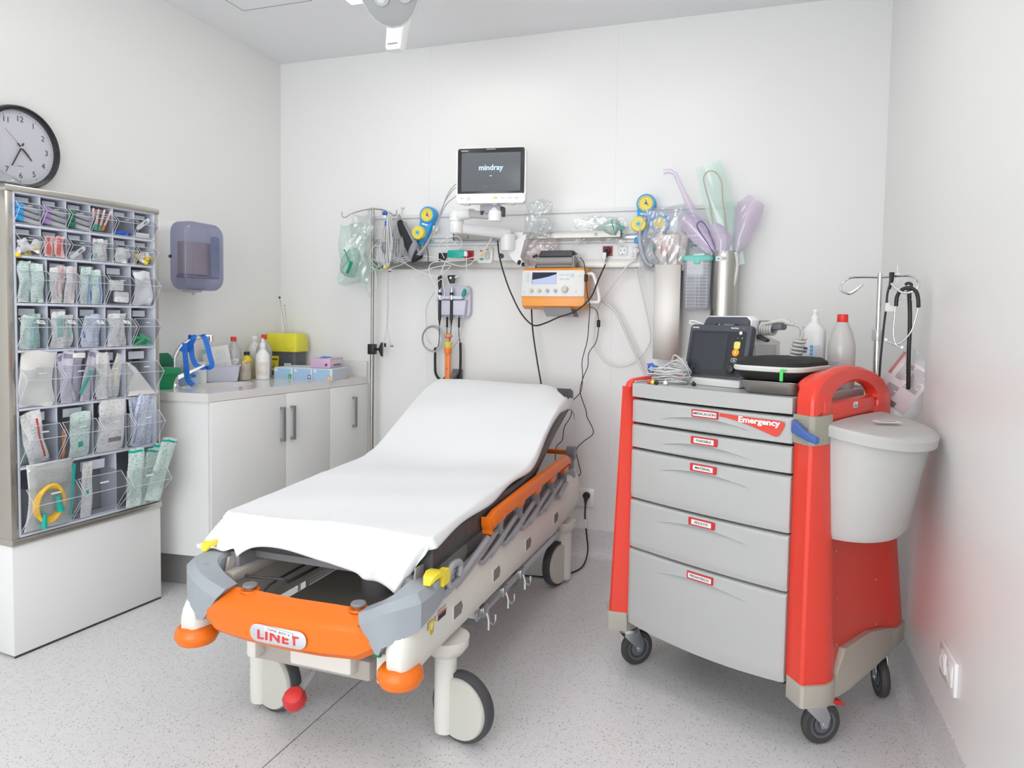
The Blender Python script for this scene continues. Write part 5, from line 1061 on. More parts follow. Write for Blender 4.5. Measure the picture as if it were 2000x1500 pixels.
# ventilator
def vent():
    P = V((1.765, -.15, 1.405)); t = thing('transport_ventilator', 'orange and white portable ventilator with small screen hung under the trunking', 'ventilator', P)
    w = .325; M = T(rx=rad(-14))
    b = MB(); b.prism([(.05, -.06), (.05, .095), (-.045, .095), (-.062, .085), (-.075, -.05), (-.070, -.095), (-.03, -.112), (.03, -.112)], -w/2, w/2, 'x', r=.006); b.build('body', mat('vent_orange', (.90, .36, .07), .35), t)
    b = MB(); b.add([], []); q = math.atan2(.013, .135)
    FM = T(0, -.0700, .015, rx=-q*1.0)
    b.prism(rrect(.318, .128, .006), -.006, .004, 'y', r=.001, M=FM); b.build('front_panel', mat('vent_panel', (.76, .76, .75), .35), t)
    b = MB(); b.box((-.045, -.0068, .026), (.125, .001, .058), M=FM); b.prism([(-.105, -.003), (.0172, -.003), (.0172, .046), (-.02, .034), (-.06, .025), (-.105, .018)], -.0082, -.0075, 'y', m=1, M=FM); b.build('screen', [mat('vent_screen', (.01, .015, .05), .1), mat('screen_glow', (.45, .52, .72), .15, emit=.25)], t)
    for k in range(4): b = MB(); b.lathe([(0, .006), (.009, .006), (.0085, .018), (.006, .020), (0, .020)], 12, 0, FM @ T(-.107+.041*k, 0, -.037, rx=pi/2)); b.build('knob', mat('knob_beige', (.60, .55, .40), .4) if k < 2 else mat('knob_grey', (.50, .47, .45), .4), t)
    b = MB(); b.lathe([(0, .006), (.017, .006), (.016, .022), (.012, .025), (0, .025)], 24, 0, FM @ T(.064, 0, -.030, rx=pi/2)); b.build('knob', mat('knob_beige_big', (.58, .56, .48), .4), t)
    b = MB()
    for x, z, a, c in ((.045, .042, .022, .008), (.072, .042, .022, .008), (.098, .040, .02, .02), (.045, .022, .022, .008), (.072, .022, .022, .008), (.12, -.04, .010, .010), (-.13, .03, .012, .05), (-.145, -.04, .008, .003), (-.145, -.05, .008, .003)): b.box((x, -.0066, z), (a, .001, c), M=FM)
    b.build('keys', mat('key_grey', (.58, .62, .63), .4), t); b = MB(); b.box((.138, -.0066, .035), (.008, .001, .008), M=FM); b.build('warning_mark', gyel, t)
    b = MB(); b.box((-.02, -.0738, -.0535), (.026, .001, .003)); b.build('small_mark', mat('brand_ink', (.18, .06, .02), .5), t)
    b = MB(); b.tube([(w/2-.005, -.03, .06), (w/2+.018, -.03, .065), (w/2+.034, -.03, .05), (w/2+.055, -.03, -.02), (w/2+.062, -.03, -.065), (w/2+.045, -.03, -.075), (w/2-.01, -.03, -.072)], .009, 12); b.build('carry_handle', gloss_white, t)
    b = MB(); b.prism([(-.06, -.10), (.085, -.10), (.105, -.148), (-.038, -.148)], -.05, .05, 'y', r=.003); b.build('lower_bracket', mat('bracket_mid', (.24, .24, .25), .45), t)
    b = MB(); b.prism([(-.10, .098), (.085, .098), (.095, .150), (-.105, .150)], -.03, .05, 'y', r=.004); b.cyl((-.10, -.035, .13), (.09, -.035, .13), .020, 20); b.box((.093, -.02, .125), (.012, .05, .06), r=.004); b.build('upper_bracket', mat('bracket_light', (.30, .30, .30), .4), t)
    t2 = thing('power_brick', 'flat black power adapter lying on the bracket above the ventilator', 'power adapter', (1.768, -.165, 1.571)); b = MB(); b.prism([(-.09, -.015), (.085, -.015), (.085, .014), (-.075, .014)], -.035, .035, 'y', r=.003); b.build('case', dark, t2); b = MB(); b.cyl((.085, -.01, 0), (.105, -.01, -.002), .006, r2=.003); b.cyl((-.10, -.01, -.006), (-.125, -.012, -.016), .008, r2=.006); b.build('strain_relief', black, t2)
vent()
ck = mat('cord_black', (.010, .010, .011), .4)
cable([(972, 470, -.19), (974, 492, -.19), (980, 520, -.16), (990, 552, -.14), (1000, 577, -.14), (1018, 612, -.15), (1041, 635, -.22), (1065, 631, -.24), (1090, 620, -.25), (1124, 607.6, -.25), (1153, 582, -.24), (1169, 546, -.18), (1182, 517, -.11)], 0, .0038, ck, 'black power cord sagging from the monitor arm round under the ventilator to the white connector')
t = thing('cord_grommet', 'black round cord grommet on the monitor arm\'s power cord', 'grommet', onY(979, 500, -.18)); b = MB(); b.lathe([(0, -.008), (.013, -.006), (.013, .006), (0, .008)], 18, 0, T(rx=pi/2)); b.build('disc', black, t)
cable([(1062, 508, -.17), (1050, 515, -.17), (1043, 535, -.16), (1039, 560, -.15), (1038, 600, -.10), (1041, 650, -.08), (1050, 710, -.08), (1058, 760, -.09), (1062, 830, -.1), (1068, 880, -.1)], 0, .0042, ck, 'black cord dropping straight from the adapter\'s left side behind the stretcher')
cable([(1133, 503, -.175), (1140, 512, -.19), (1143, 530, -.23), (1145, 555, -.24), (1148, 580, -.24), (1152, 598, -.22), (1150, 630, -.10), (1147, 665, -.08), (1137, 705, -.08), (1138, 735, -.08), (1134, 765, -.08), (1118, 785, -.08), (1115, 812, -.08), (1102, 835, -.08), (1098, 860, -.08), (1085, 880, -.08), (1086, 960, -.08)], 0, .0022, ck, 'thin black cord running from the adapter\'s right side down the wall, leftmost below the ventilator')
cable([(1152, 600, -.22), (1160, 602, -.12), (1167, 612, -.08), (1169, 640, -.08), (1164, 668, -.08), (1150, 690, -.08), (1148, 715, -.08), (1139, 738, -.08), (1133, 765, -.08), (1144, 800, -.08), (1147, 815, -.08), (1159, 845, -.08), (1140, 862, -.08), (1126, 878, -.08), (1130, 905, -.08), (1134, 925, -.08), (1122, 932, -.09)], 0, .0022, ck, 'thin black cord zigzagging down the wall to the right of the stretcher head')
for px, py, y, lb in ((1144.5, 543, -.24, 'black ferrite sleeve on the thin cord in front of the ventilator'), (1169, 632, -.08, 'black ferrite sleeve on the thin cord below the ventilator')): t = thing('ferrite_sleeve', lb, 'cable sleeve', onY(px, py, y)); b = MB(); b.lathe([(0, -.018), (.008, -.018), (.009, -.014), (.009, .014), (.008, .018), (0, .018)], 14); b.build('sleeve', black, t)
cable([(1243, 509, -.09), (1228, 516, -.10), (1207, 543, -.10), (1178, 584, -.08), (1165.6, 609), (1160, 654), (1162, 679), (1183, 708), (1212, 716), (1241, 706), (1266, 676), (1269.6, 647), (1257, 586), (1246.6, 541), (1241, 525)], -.06, .0035, cable_white, 'thin white cord hanging in one big loop beside the steel box')
cable([(1160, 565, -.15), (1180, 590, -.08), (1198, 604), (1213, 629), (1237, 683), (1264, 742), (1275, 775)], -.07, .007, mat('hose_white', (.72, .71, .69), .4), 'thick white hose slanting down the wall to the cart\'s left corner', 'hose', 'hose')
cable([(1437, 492, -.15), (1440, 520), (1432, 560), (1414, 612), (1400, 660)], -.14, .008, mat('hose_white'), 'thick white hose hanging beside the steel cylinder', 'hose', 'hose')
# steel box holder with suction packs
t = thing('steel_holder', 'tall flat steel box on the wall holding suction catheter packs', 'holder', (2.312, -.035, 1.06)); b = MB(); b.box((0, -.050, .228), (.124, .100, .456), r=.002); b.build('box', steel, t)
for k in range(8):
    o = packet('catheter_packet', .036, .19*random.uniform(.85, 1.05), printed('catheter_print', (.80, .76, .72), (.75, .25, .15)), None, None, .004, seed=200+k); tag(o, 'white and red printed catheter packs standing in the tall steel box', 'packet', 'catheter packs in the steel box'); o.matrix_world = T(2.262+.0145*k, -.085-.016*(k % 3), 1.49) @ T(ry=rad(-8+2.2*k), rx=rad(4))
for dx, z, col, lb in ((-.055, 1.60, (.0, .25, .10), 'small green clip on the left of the catheter packs'), (-.022, 1.585, (.78, .10, .03), 'red lettering tab on the middle catheter pack'), (.006, 1.595, (.72, .12, .06), 'thin red tab right of the red lettering tab')):
    b = MB(); b.sphere((0, 0, 0), .008, sc=(.7, .5, 2.6)); o = b.build('tab', mat('tab%d' % (col[1]*100), col, .4)); tag(o, lb, 'tab'); o.location = (2.30+dx, -.132, z)
# suction canister
t = thing('suction_canister', 'clear ribbed suction canister with a teal lid between the steel box and steel cylinder', 'canister', (2.450, -.11, 1.30))
b = MB(); b.loft([[(a, c, z) for a, c in rrect(w_, w_*.75, .02, n=3)] for w_, z in ((.105, 0), (.115, .006), (.132, .235))]); b.build('jar', film('canister', (.86, .88, .92), .12, .1, (.62, .64, .70), .35), t)
b = MB()
for k in range(14): w_ = .1165+.0165*(k*.0155+.01)/.24; b.box((0, -w_*.375-.0004, .016+.0155*k), (w_*.85, .001, .0012))
for x in (-.045, -.005, .012, .045): b.box((x, -.0475, .12), (.001, .001, .21))
b.build('graduation', mat('grad_white', (.78, .78, .80), .4), t)
b = MB(); b.loft([[(a, c, z) for a, c in rrect(w_, w_*.75, .022, n=3)] for w_, z in ((.140, .232), (.143, .240), (.143, .248), (.125, .256))]); b.box((0, -.05, .228), (.03, .012, .025), r=.004); b.box((.075, -.01, .248), (.03, .02, .010), r=.003); b.build('lid', mat('lid_teal', (.18, .62, .55), .4), t); b = MB(); b.cyl((-.02, -.02, .258), (.03, -.02, .262), .007); b.build('port', white, t)
# steel cylinder
t = thing('steel_cylinder', 'tall round steel container on the wall stuffed with wrapped packs', 'container', (2.572, -.11, 1.13)); b = MB(); b.lathe([(0, .0), (.060, 0), (.060, .446), (.056, .446), (.056, .02), (0, .02)], 40); b.build('can', mat('polished_steel', (.52, .51, .48), .26, 1), t)
b = MB(); b.lathe([(.0605, .398), (.0608, .398), (.0608, .420), (.0605, .420)], 16, a0=-pi*.72, a1=-pi*.42); b.build('label', paper, t); b = MB(); b.lathe([(.0, 0), (.006, 0)], 14, 0, T(-.026, -.0600, .411, rx=pi/2), a0=pi, a1=2*pi); b.build('logo_mark', mat('label_blue', (.02, .35, .7), .4), t); text('CARBUROS\nMEDICA', .0055, inkgrey, t, T(.002, -.0617, .409) @ FR); b = MB(); b.box((0, .075, .30), (.03, .04, .05)); b.build('wall_bracket', zinc, t)
def sheetpack(name, lab, pts, w, m, extra=None, cat='packet', flat=.012):
    """long film packet following points (x, y, z); w = half widths"""
    b = MB(); P = [V(p) for p in pts]; R = []
    for i, p in enumerate(P):
        tt = (P[min(i+1, len(P)-1)]-P[max(i-1, 0)]).normalized(); sd = V((0, 1, 0)).cross(tt).normalized(); ww = w[i]
        R.append([p+sd*ww*q+V((0, -flat*(1-q*q)-.003*sin(i*2.1+q*5), 0)) for q in (-1, -.6, -.2, .2, .6, 1)])
    b.loft(R, open_ring=True, caps=False); R2 = [[V((v.x, p.y+.002, v.z)) for v in r] for r, p in zip(R, P)]; b.loft(R2, open_ring=True, caps=False, m=0)
    return tag(b.build(name, m, None, sharp=60), lab, cat)
fl_green = film('pack_green', (.92, .98, .96), .10, .1, (.72, .86, .81), .25); fl_lilac = film('pack_lilac', (.96, .92, .98), .10, .1, (.78, .68, .82), .28)
sheetpack('tube_packet', 'tall pale green packet with a looped brown cord, standing highest in the steel cylinder', [onY(1433, 520, -.12), onY(1415, 440, -.12), onY(1398, 380, -.12), onY(1384, 320, -.12)], [.05, .062, .064, .060], fl_green)
cable([(1413, 510, -.135), (1420, 470), (1416, 425), (1411, 385), (1409, 355), (1397, 336), (1382, 335), (1374, 348), (1378, 370), (1385, 395), (1389, 420), (1393, 440)], -.135, .0022, mat('cord_brown', (.50, .42, .30), .5), 'looped brown cord inside the tall pale green packet', 'cord', 'cord')
sheetpack('tube_packet', 'pale green pack standing in the steel cylinder right of the tall one', [onY(1428, 500, -.10), onY(1430, 440, -.10), onY(1432, 394, -.10)], [.032, .034, .034], fl_green)
sheetpack('wrapped_pack', 'long thin lilac wrapped instrument with a bent tip reaching up to the left', [onY(1400, 495, -.13), onY(1370, 445, -.13), onY(1352, 412, -.13), onY(1335, 375, -.13), onY(1319, 340, -.13), onY(1308, 334, -.13), onY(1296, 336, -.13)], [.03, .034, .020, .012, .010, .012, .013], fl_lilac)
sheetpack('wrapped_pack', 'crumpled lilac wrapping flaring out at the far right of the steel cylinder', [onY(1438, 495, -.11), onY(1445, 465, -.11), onY(1456, 430, -.11), onY(1466, 405, -.11), onY(1478, 390, -.11)], [.02, .042, .060, .060, .045], fl_lilac, flat=.04)
sheetpack('wrapped_pack', 'rumpled lilac wrapping low at the mouth of the steel cylinder', [onY(1408, 495, -.15), onY(1410, 470, -.15), onY(1400, 450, -.15), onY(1394, 436, -.15)], [.030, .048, .04, .012], fl_lilac, flat=.04)
sheetpack('wrapped_pack', 'wide lilac and clear wrapping lying over the teal lid toward the clear bag', [onY(1392, 488, -.14), onY(1372, 462, -.14), onY(1350, 438, -.14), onY(1334, 425, -.14)], [.03, .05, .045, .02], fl_lilac, flat=.02)
b = MB(); b.box((.0, 0, 0), (.03, .006, .018), rot=(0, .3, 0)); b.box((.012, -.004, -.012), (.026, .005, .010), m=1, rot=(0, .3, 0)); o = b.build('printed_card', [mat('photo_grey', (.10, .11, .14), .3), mat('photo_blue', (.20, .30, .48), .3)]); o.location = onY(1354, 480, -.15); tag(o, 'small dark picture card inside the clear wrapping above the teal lid', 'card')
cable([(1398, 490, -.16), (1390, 465), (1378, 440), (1368, 432), (1361, 440), (1368, 455), (1382, 475), (1392, 492)], -.16, .0022, mat('cord_navy', (.03, .07, .25), .4), 'looped navy blue cord in the lilac wrapping', 'cord', 'cord')
cable([(1280, 425), (1300, 415), (1330, 413), (1355, 418), (1375, 430)], -.15, .0018, mat('cord_lightblue', (.35, .48, .75), .4), 'thin light blue cord arching over the clear tubing bag', 'cord', 'cord')
# clear bag with corrugated hose
softbag('tubing_bag', 'large crumpled clear bag of corrugated hose in front of the right blue regulator', 2.285, 1.645, .26, .31, y=-.105, dep=.08, seed=21, m=film('misty_bag', (.96, .97, .99), .15, .12, (.80, .83, .88), .14))
def corr(L, y, r, lab):
    P = smooth_path(wpts(L, y), 10); b = MB(); b.tube(P, r*.86, 10, smooth=False)
    tot = 0
    for i in range(1, len(P)):
        d = (P[i]-P[i-1]); q = d.normalized().to_track_quat('Z', 'Y').to_matrix().to_4x4(); b.lathe([(r*.84, -.0016), (r, 0), (r*.84, .0016)], 12, 0, Matrix.Translation(P[i]) @ q)
    return tag(b.build('corrugated_hose', film('corr', (.86, .89, .94), .12, .1, (.68, .71, .78), .45), None, sharp=180), lab, 'hose')
corr([(1262, 425), (1250, 450), (1252, 485), (1262, 512), (1274, 520)], -.125, .013, 'misty white corrugated hose curving down the left of the clear bag')
corr([(1300, 450), (1282, 452), (1272, 470), (1274, 495), (1285, 512)], -.115, .011, 'second corrugated hose loop inside the clear tubing bag')
# low wall outlet behind the stretcher head
t = thing('double_wall_outlet', 'white double outlet low on the back wall with a black plug in it', 'socket', (1.868, 0, .312)); b = MB(); b.box((0, -.005, 0), (.165, .010, .095), r=.002); b.build('plate', gloss_white, t)
b = MB()
for s in (-1, 1): b.box((s*.037, -.0108, 0), (.052, .002, .055), r=.001); b.lathe([(.020, .012), (.021, .0135), (.018, .0125), (0, .011)], 24, 0, T(s*.037, 0, 0, rx=pi/2))
b.build('inserts', white, t)
t = thing('plug', 'black plug in the low wall outlet beside the stretcher', 'plug', (1.912, -.013, .325)); b = MB(); b.lathe([(0, 0), (.019, 0), (.019, .016), (.012, .026), (0, .028)], 20, 0, T(rx=pi/2)); b.tube([(0, -.018, 0), (0, -.026, -.018), (0, -.026, -.042)], [.012, .009, .005], 10); b.build('body', black, t)
p0 = V((1.912, -.039, .283)); b = MB(); b.tube([p0, (1.912, -.045, .22), (1.925, -.06, .14), (1.945, -.11, .06), (1.94, -.20, .012), (1.90, -.30, .0055), (1.83, -.38, .0055), (1.75, -.40, .0055), (1.62, -.42, .0055), (1.56, -.40, .02), (1.54, -.40, .10)], .0042, 8, n=8); tag(b.build('mains_cable', ck, None, sharp=180), 'black power cord curving from the low outlet across the floor under the stretcher', 'cable')
t = thing('cord_tag', 'white paper tag wrapped on the black floor cord under the outlet', 'tag', (1.918, -.052, .185)); b = MB(); b.box((0, -.002, 0), (.012, .010, .046), r=.002); b.box((-.016, 0, -.002), (.022, .001, .040)); b.build('paper', paper, t)
t = thing('double_wall_outlet', 'white double wall outlet low on the right wall', 'socket', (W, -1.44, .31), -pi/2); b = MB(); b.box((0, -.005, 0), (.155, .010, .092), r=.002); b.build('plate', gloss_white, t)
b = MB()
for s in (-1, 1): b.prism(rrect(.052, .058, .006, cx=s*.036), -.013, -.009, 'y', r=.001); b.lathe([(.0205, .013), (.0215, .0145), (.0185, .0135), (.017, .004), (0, .003)], 24, 0, T(s*.036, 0, 0, rx=pi/2))
b.build('inserts', white, t)
# exam lamp on the ceiling
t = thing('exam_lamp', 'grey and clear rounded examination lamp head hanging from the ceiling at the top edge', 'lamp', (1.448, -1.33, 2.468), rot=(rad(-42), 0, rad(22)))
def rt(s, k=9): return [(x*s, y*s) for x, y in [(.165*cos(2*pi*i/36)*(1-.24*cos(2*pi*i/36*3-pi/2)*.8), .165*sin(2*pi*i/36)*(1-.24*cos(2*pi*i/36*3-pi/2)*.8)) for i in range(36)]]
b = MB(); b.loft([[(x, y, z) for x, y in rt(s)] for s, z in ((.3, .06), (.75, .05), (.97, .02), (1.03, -.004), (1.0, -.022), (.97, -.024))]); b.build('shell', mat('lamp_shell', (.62, .65, .65), .3), t)
b = MB(); b.loft([[(x, y, z) for x, y in rt(s)] for s, z in ((.96, -.0245), (.80, -.034), (.0, -.036))]); b.build('rim', mat('lamp_rim', (.44, .46, .46), .35), t)
b = MB()
for k in range(6):
    a = 2*pi*k/6-pi/2+.35; b.lathe([(.026, -.044), (.030, -.038), (.030, -.036)], 20, 0, T(.085*cos(a), .085*sin(a), 0)); b.lathe([(.012, -.048), (.016, -.046), (.016, -.038)], 16, 1, T(.085*cos(a), .085*sin(a), 0))
b.build('led_lens', [mat('lens_grey', (.55, .56, .57), .15), mat('lens_white', (.8, .8, .8), .1)], t)
b = MB(); b.tube([(.01, -.05, -.04), (.05, -.07, -.042), (.085, -.05, -.042), (.11, -.01, -.04)], .005, 8); b.build('dark_slot', black, t)
b = MB(); b.lathe([(.03, .05), (.03, .10), (.02, .12), (0, .12)], 20); b.tube([(0, 0, .10), (.02, .02, .16), (.0, .03, .24)], .015, 12); b.build('neck', white, t)
t = thing('lamp_arm', 'white angular lamp arm end hanging below the ceiling behind the lamp head', 'lamp arm', onY(775, 60, -1.0)); t.location.z = 2.405; b = MB(); b.loft([[(x*w_+dx, y*w_, z) for x, y in rrect(.085, .06, .01, n=2)] for z, w_, dx in ((-.085, .70, -.006), (-.075, .85, -.005), (.05, 1, .012), (.13, 1.05, .02))]); b.build('arm', gloss_white, t); b = MB(); b.box((-.004, -.0275, -.064), (.045, .002, .003)); b.build('slot', midgrey, t); b = MB(); b.cyl((.02, 0, .12), (.02, 0, 2.7286-2.405), .025, 20); b.build('stem', white, t)
# ================================================================ emergency cart
CX, CYY, CR = 2.595, -1.2595, -.479
CF = T(CX, CYY, 0, rz=CR); CFI = CF.inverted(); U0 = .0145
def cw3(u, v, w): return CF @ V((u, v, w))
def cpx(px, py, v):     # photo point on the cart's local plane v
    d = ray(px, py); o = CFI @ CAM; dd = CFI.to_3x3() @ d; return o+dd*((v-o.y)/dd.y)
def cart():
    t = thing('emergency_cart', 'red and grey five drawer emergency trolley on four castors by the right wall', 'medical cart', (CX, CYY, 0), CR)
    b = MB(); b.box((U0, .235, .60), (.556, .50, .77)); b.box((U0, .22, .20), (.54, .50, .05)); b.build('body', mat('cart_inner', (.03, .03, .032), .5), t)
    def ring(s, z):
        f = (1.03-z)/.83
        if s < 0: rg, ho = .313+.036*f, .316+.078*f
        else: rg, ho = .352, .358+.036*f
        vb = .49+.14*f
        pts = [(.2835, -.052), (rg-.012, -.086), (rg-.002, -.084), (rg+.004, -.074), (ho-.004, -.03), (ho, .0), (ho-.006, .03), (ho-.016, .06), (ho-.016, vb-.16), (ho-.006, vb-.12), (ho, vb-.08), (ho-.004, vb-.02), (ho-.03, vb), (.2835, vb)]
        return [(U0+s*a, v, z) for a, v in pts]
    for s in (-1, 1):
        zs = [.215, .35, .5, .7, .885, .888, .98, 1.02] if s < 0 else [.215, .35, .5, .7, .895, .90, .985]
        b = MB(); b.loft([ring(s, z) for z in zs], sharp if False else 0); o = b.build('side_panel', red, t, sharp=30)
        if s < 0:
            b = MB(); b.tube([(U0-.298, -.062, 1.018), (U0-.296, -.058, 1.030), (U0-.292, -.03, 1.036), (U0-.290, .1, 1.040), (U0-.290, .46, 1.040)], .013, 12); b.build('top_rim', red, t)
            b = MB(); b.box((U0-.33, -.058, .887), (.035, .004, .0015), rot=(0, 0, 0)); 
        # taupe skirt with raised middle
        g = MB()
        for z0, z1, k0, k1 in ((.150, .218, .985, 1.0),):
            A = [(U0+(a-U0)*1.0+(s*.003), v-.003 if v < 0 else v+.002, z) for a, v, z in ring(s, .2)]
            ra = []
            for z, kk in ((.155, .0), (.158, .003), (.222, .004)): ra.append([(a+s*kk*.6, v-(kk if v < 0 else 0), z) for a, v, _ in A])
            g.loft(ra)
        f = .9; ho = (.316+.078*f) if s < 0 else (.358+.036*f)
        g.prism([(.03, .20), (.055, .235), (.10, .285), (.30, .275), (.44, .245), (.52, .225), (.60, .215), (.60, .165), (.50, .15), (.35, .145), (.15, .145), (.06, .155), (.03, .16)], U0+s*(ho-.020), U0+s*(ho+.002), 'x', r=.002)
        g.build('base_skirt', beige, t, sharp=35)
    # screws on the right side
    for v, z in ((.076, .578), (.079, .438), (.077, .299), (.39, .416), (.393, .269)):
        f = (1.03-z)/.83; u = U0+.358+.036*f-.0155; b = MB(); b.lathe([(.0045, 0), (.0045, .0015), (.002, .0015), (.0018, .0005), (0, .0005)], 12, 0, T(u, v, z, ry=pi/2)); b.build('screw', zinc, t)
    # drawers
    zz = [.983, .8975, .811, .637, .4645, .2125]; names = ['MEDICACION', 'FUNGIBLE', 'MATERIAL', 'ADULTO', 'PEDIATRICO']
    bow = lambda x: .013*(1-(x/.285)**2)
    for k in range(5):
        z1, z0 = zz[k]-.0070, zz[k+1]+.002; hh = z1-z0; b = MB(); hw = .2815
        if k == 4: z0 = .196
        cu = lambda x: z1-.040-.020*(x/.17)**2
        def fr(a, c, z1=z1, z0=z0, k=k):
            x = (a-.5)*2*hw; zt_ = z1-.0; zb_ = z0-(.014*(1-(x/hw)**2) if k == 4 else 0)
            cx_ = z1-.036-.024*min(1, (x/.17)**2)-(.010 if False else 0)
            # rows 0..1 bottom to top; crease row at c = .7
            if c <= .7:
                q = c/.7; z = zb_+(cx_-zb_)*(1-(1-q)**2.6)
                dd = max(0, 1-(x/.165)**2)**1.3*.017; y = dd*math.exp(-max(0, cx_-z)/.024) if q < .9999 else dd
                if q < .06: y += .004*(1-q/.06)
            else:
                q = (c-.7)/.3; z = cx_+.0008+(zt_-cx_-.0008)*q; dd = max(0, 1-(x/.165)**2)**1.2*.004
                y = -dd*math.exp(-q*3.0)+(.006*max(0, (q-.88)/.12)**2)
            e = max(0, abs(x)/hw-.985)/.015; y += .005*e*e
            return (U0+x, -.0675-bow(x)+y, z)
        nu, nv = 60, 50; b.grid(fr, nu, nv)
        # return edges
        top = [fr(i/nu, 1) for i in range(nu+1)]; bot = [fr(i/nu, 0) for i in range(nu+1)]
        b.loft([top, [(x, -.035, z) for x, y, z in top]], open_ring=True, caps=False); b.loft([bot, [(x, -.035, z) for x, y, z in bot]], open_ring=True, caps=False)
        for a in (0, 1): e_ = [fr(a, j/nv) for j in range(nv+1)]; b.loft([e_, [(x, -.035, z) for x, y, z in e_]], open_ring=True, caps=False)
        d = b.build('drawer', cartgrey, t, sharp=40)
        lz = z1-.0185 if k < 4 else z1-.0205; lu = U0+.010
        y_ = -.0675-bow(.02)-.0045
        c = MB(); c.prism(rrect(.092, .024, .002), y_-.0015, y_+.003, 'y', m=0, M=T(lu, 0, lz)); c.prism(rrect(.070 if k in (1, 2, 3) else .082, .0155, .001), y_-.0024, y_-.001, 'y', m=1, M=T(lu, 0, lz)); c.build('label_plate', [mat('label_red', (.60, .03, .035), .35), paper], d)
        text(names[k], .0105 if k else .0108, ink, d, T(lu, y_-.0030, lz) @ FR, sx=1.15, bold=.0001)
        if k == 0:
            c = MB(); up = [(.060, .0135), (.11, .012), (.19, .0105), (.250, .010), (.262, .006), (.263, -.001), (.256, -.018), (.248, -.032), (.240, -.037), (.228, -.0355), (.17, -.017), (.12, -.005), (.085, .001), (.060, .003)]
            P = [(U0+a, y_+.0012+bow(.02)-bow(a), lz+z-.004) for a, z in up]; n_ = len(P)
            c.add(P, [[i, i+1, n_-2-i, n_-1-i] for i in range(n_//2-1)])
            c.build('emergency_decal', mat('decal_red', (.72, .06, .035), .35), d)
            text('Emergency', .0235, white, d, T(U0+.186, y_+.0012+bow(.02)-bow(.186)-.0018, lz-.0025, rz=rad(3.4)) @ FR, sx=1.22, bold=.0009)
    # top tray
    b = MB(); R = []
    def topr(k, z): return [(U0+sx*(.279-k), (-.066+k-bow(sx*.279)*0 if vy < 0 else .47-k) - (0), z) for sx, vy in ((-1, -1), (1, -1), (1, 1), (-1, 1))]
    P = [(-.281, -.068), (-.19, -.0735), (-.09, -.0775), (0, -.079), (.09, -.0775), (.19, -.0735), (.281, -.068), (.281, .47), (-.281, .47)]
    b.prism([(U0+a, c) for a, c in P], .985, 1.0325, 'z', r=.004, seg=3); b.build('top_tray', cartgrey, t, sharp=30)
    b = MB()
    for c_, d_ in (((0, .462), (.556, .006)), ((-.278, .2), (.005, .52)), ): b.box((U0+c_[0], c_[1], 1.036), (d_[0], d_[1], .008), r=.002)
    b.build('tray_lip', cartgrey, t)
    # handle bulkhead on the right
    N = 48; outer = [(-.083, .985), (-.083, 1.03), (-.078, 1.052), (-.055, 1.078), (.0, 1.102), (.08, 1.118), (.16, 1.122), (.26, 1.115), (.36, 1.095), (.44, 1.068), (.485, 1.035), (.50, 1.0), (.505, .965), (.505, .94)]
    inner = [(.035, 1.016), (.030, 1.022), (.034, 1.034), (.060, 1.050), (.11, 1.064), (.16, 1.070), (.22, 1.071), (.28, 1.065), (.33, 1.052), (.365, 1.036), (.372, 1.024), (.366, 1.016)]
    def res(L, n):
        D = [0]
        for a, c in zip(L, L[1:]): D.append(D[-1]+math.dist(a, c))
        out = []; j = 0
        for i in range(n):
            q = D[-1]*i/(n-1)
            while j < len(L)-2 and D[j+1] < q: j += 1
            f = (q-D[j])/(D[j+1]-D[j]); out.append((L[j][0]+(L[j+1][0]-L[j][0])*f, L[j][1]+(L[j+1][1]-L[j][1])*f))
        return out
    O, I = res(outer, 40), res(inner, 40); ua, ub = U0+.2835, U0+.354; rings = []
    def sec(o, i):
        ua = U0+.2835+.034*min(1, max(0, (o[0]+.03)/.09))
        o = V((0, *o)); i = V((0, *i)); d = (i-o); L = d.length; d = d.normalized(); r_ = min(.012, L*.4)
        fr_ = V((0, .024 if o.y < -.07 else 0, 0))
        return [V((ua+.010, 0, 0))+o+fr_*.8, V((ua, 0, 0))+o+d*r_+fr_, V((ua, 0, 0))+i-d*.006, V((ua+.006, 0, 0))+i, V((ub-.010, 0, 0))+i, V((ub, 0, 0))+i-d*.010, V((ub, 0, 0))+o+d*r_, V((ub-.006, 0, 0))+o+d*.003, V((ub-.014, 0, 0))+o]
    b = MB(); b.loft([sec(o, i) for o, i in zip(O, I)])
    b.box((ub-.024, .23, .956), (.038, .53, .122), r=.006)
    b.box((ub-.006, .445, .965), (.018, .115, .13), r=.007); b.box((ub-.006, .0, 1.0), (.018, .055, .06), r=.007); b.build('handle_frame', red, t, sharp=35)
    b = MB(); b.box((ub-.008, .20, .974), (.010, .325, .020), r=.003); b.prism([(.045, .961), (.36, .961), (.36, .945), (.2, .953), (.045, .938)], ub-.013, ub-.001, 'x', r=.002); b.build('recess_slat', mat('red_slat', (.74, .055, .035), .32), t)
    b = MB(); b.prism(rrect(.034, .018, .005), 0, .0015, 'x', M=T(ub-.0055, .215, 1.000)); b.build('badge', paper, t); b = MB(); b.box((ub-.0038, .215, .997), (.0008, .028, .004)); b.box((ub-.0038, .206, 1.003), (.0008, .006, .004)); b.build('badge_print', mat('badge_blue', (.1, .25, .5), .4), t)
    # lock housing and blue lever
    b = MB(); b.prism([(.281, -.060), (.341, -.0905), (.354, -.082), (.362, -.05), (.364, .012), (.33, .012), (.33, -.04), (.285, -.045)], .905, .988, 'z', M=T(U0, 0, 0), r=.002); b.build('lock_housing', mat('lock_taupe', (.36, .35, .29), .42), t, sharp=30)
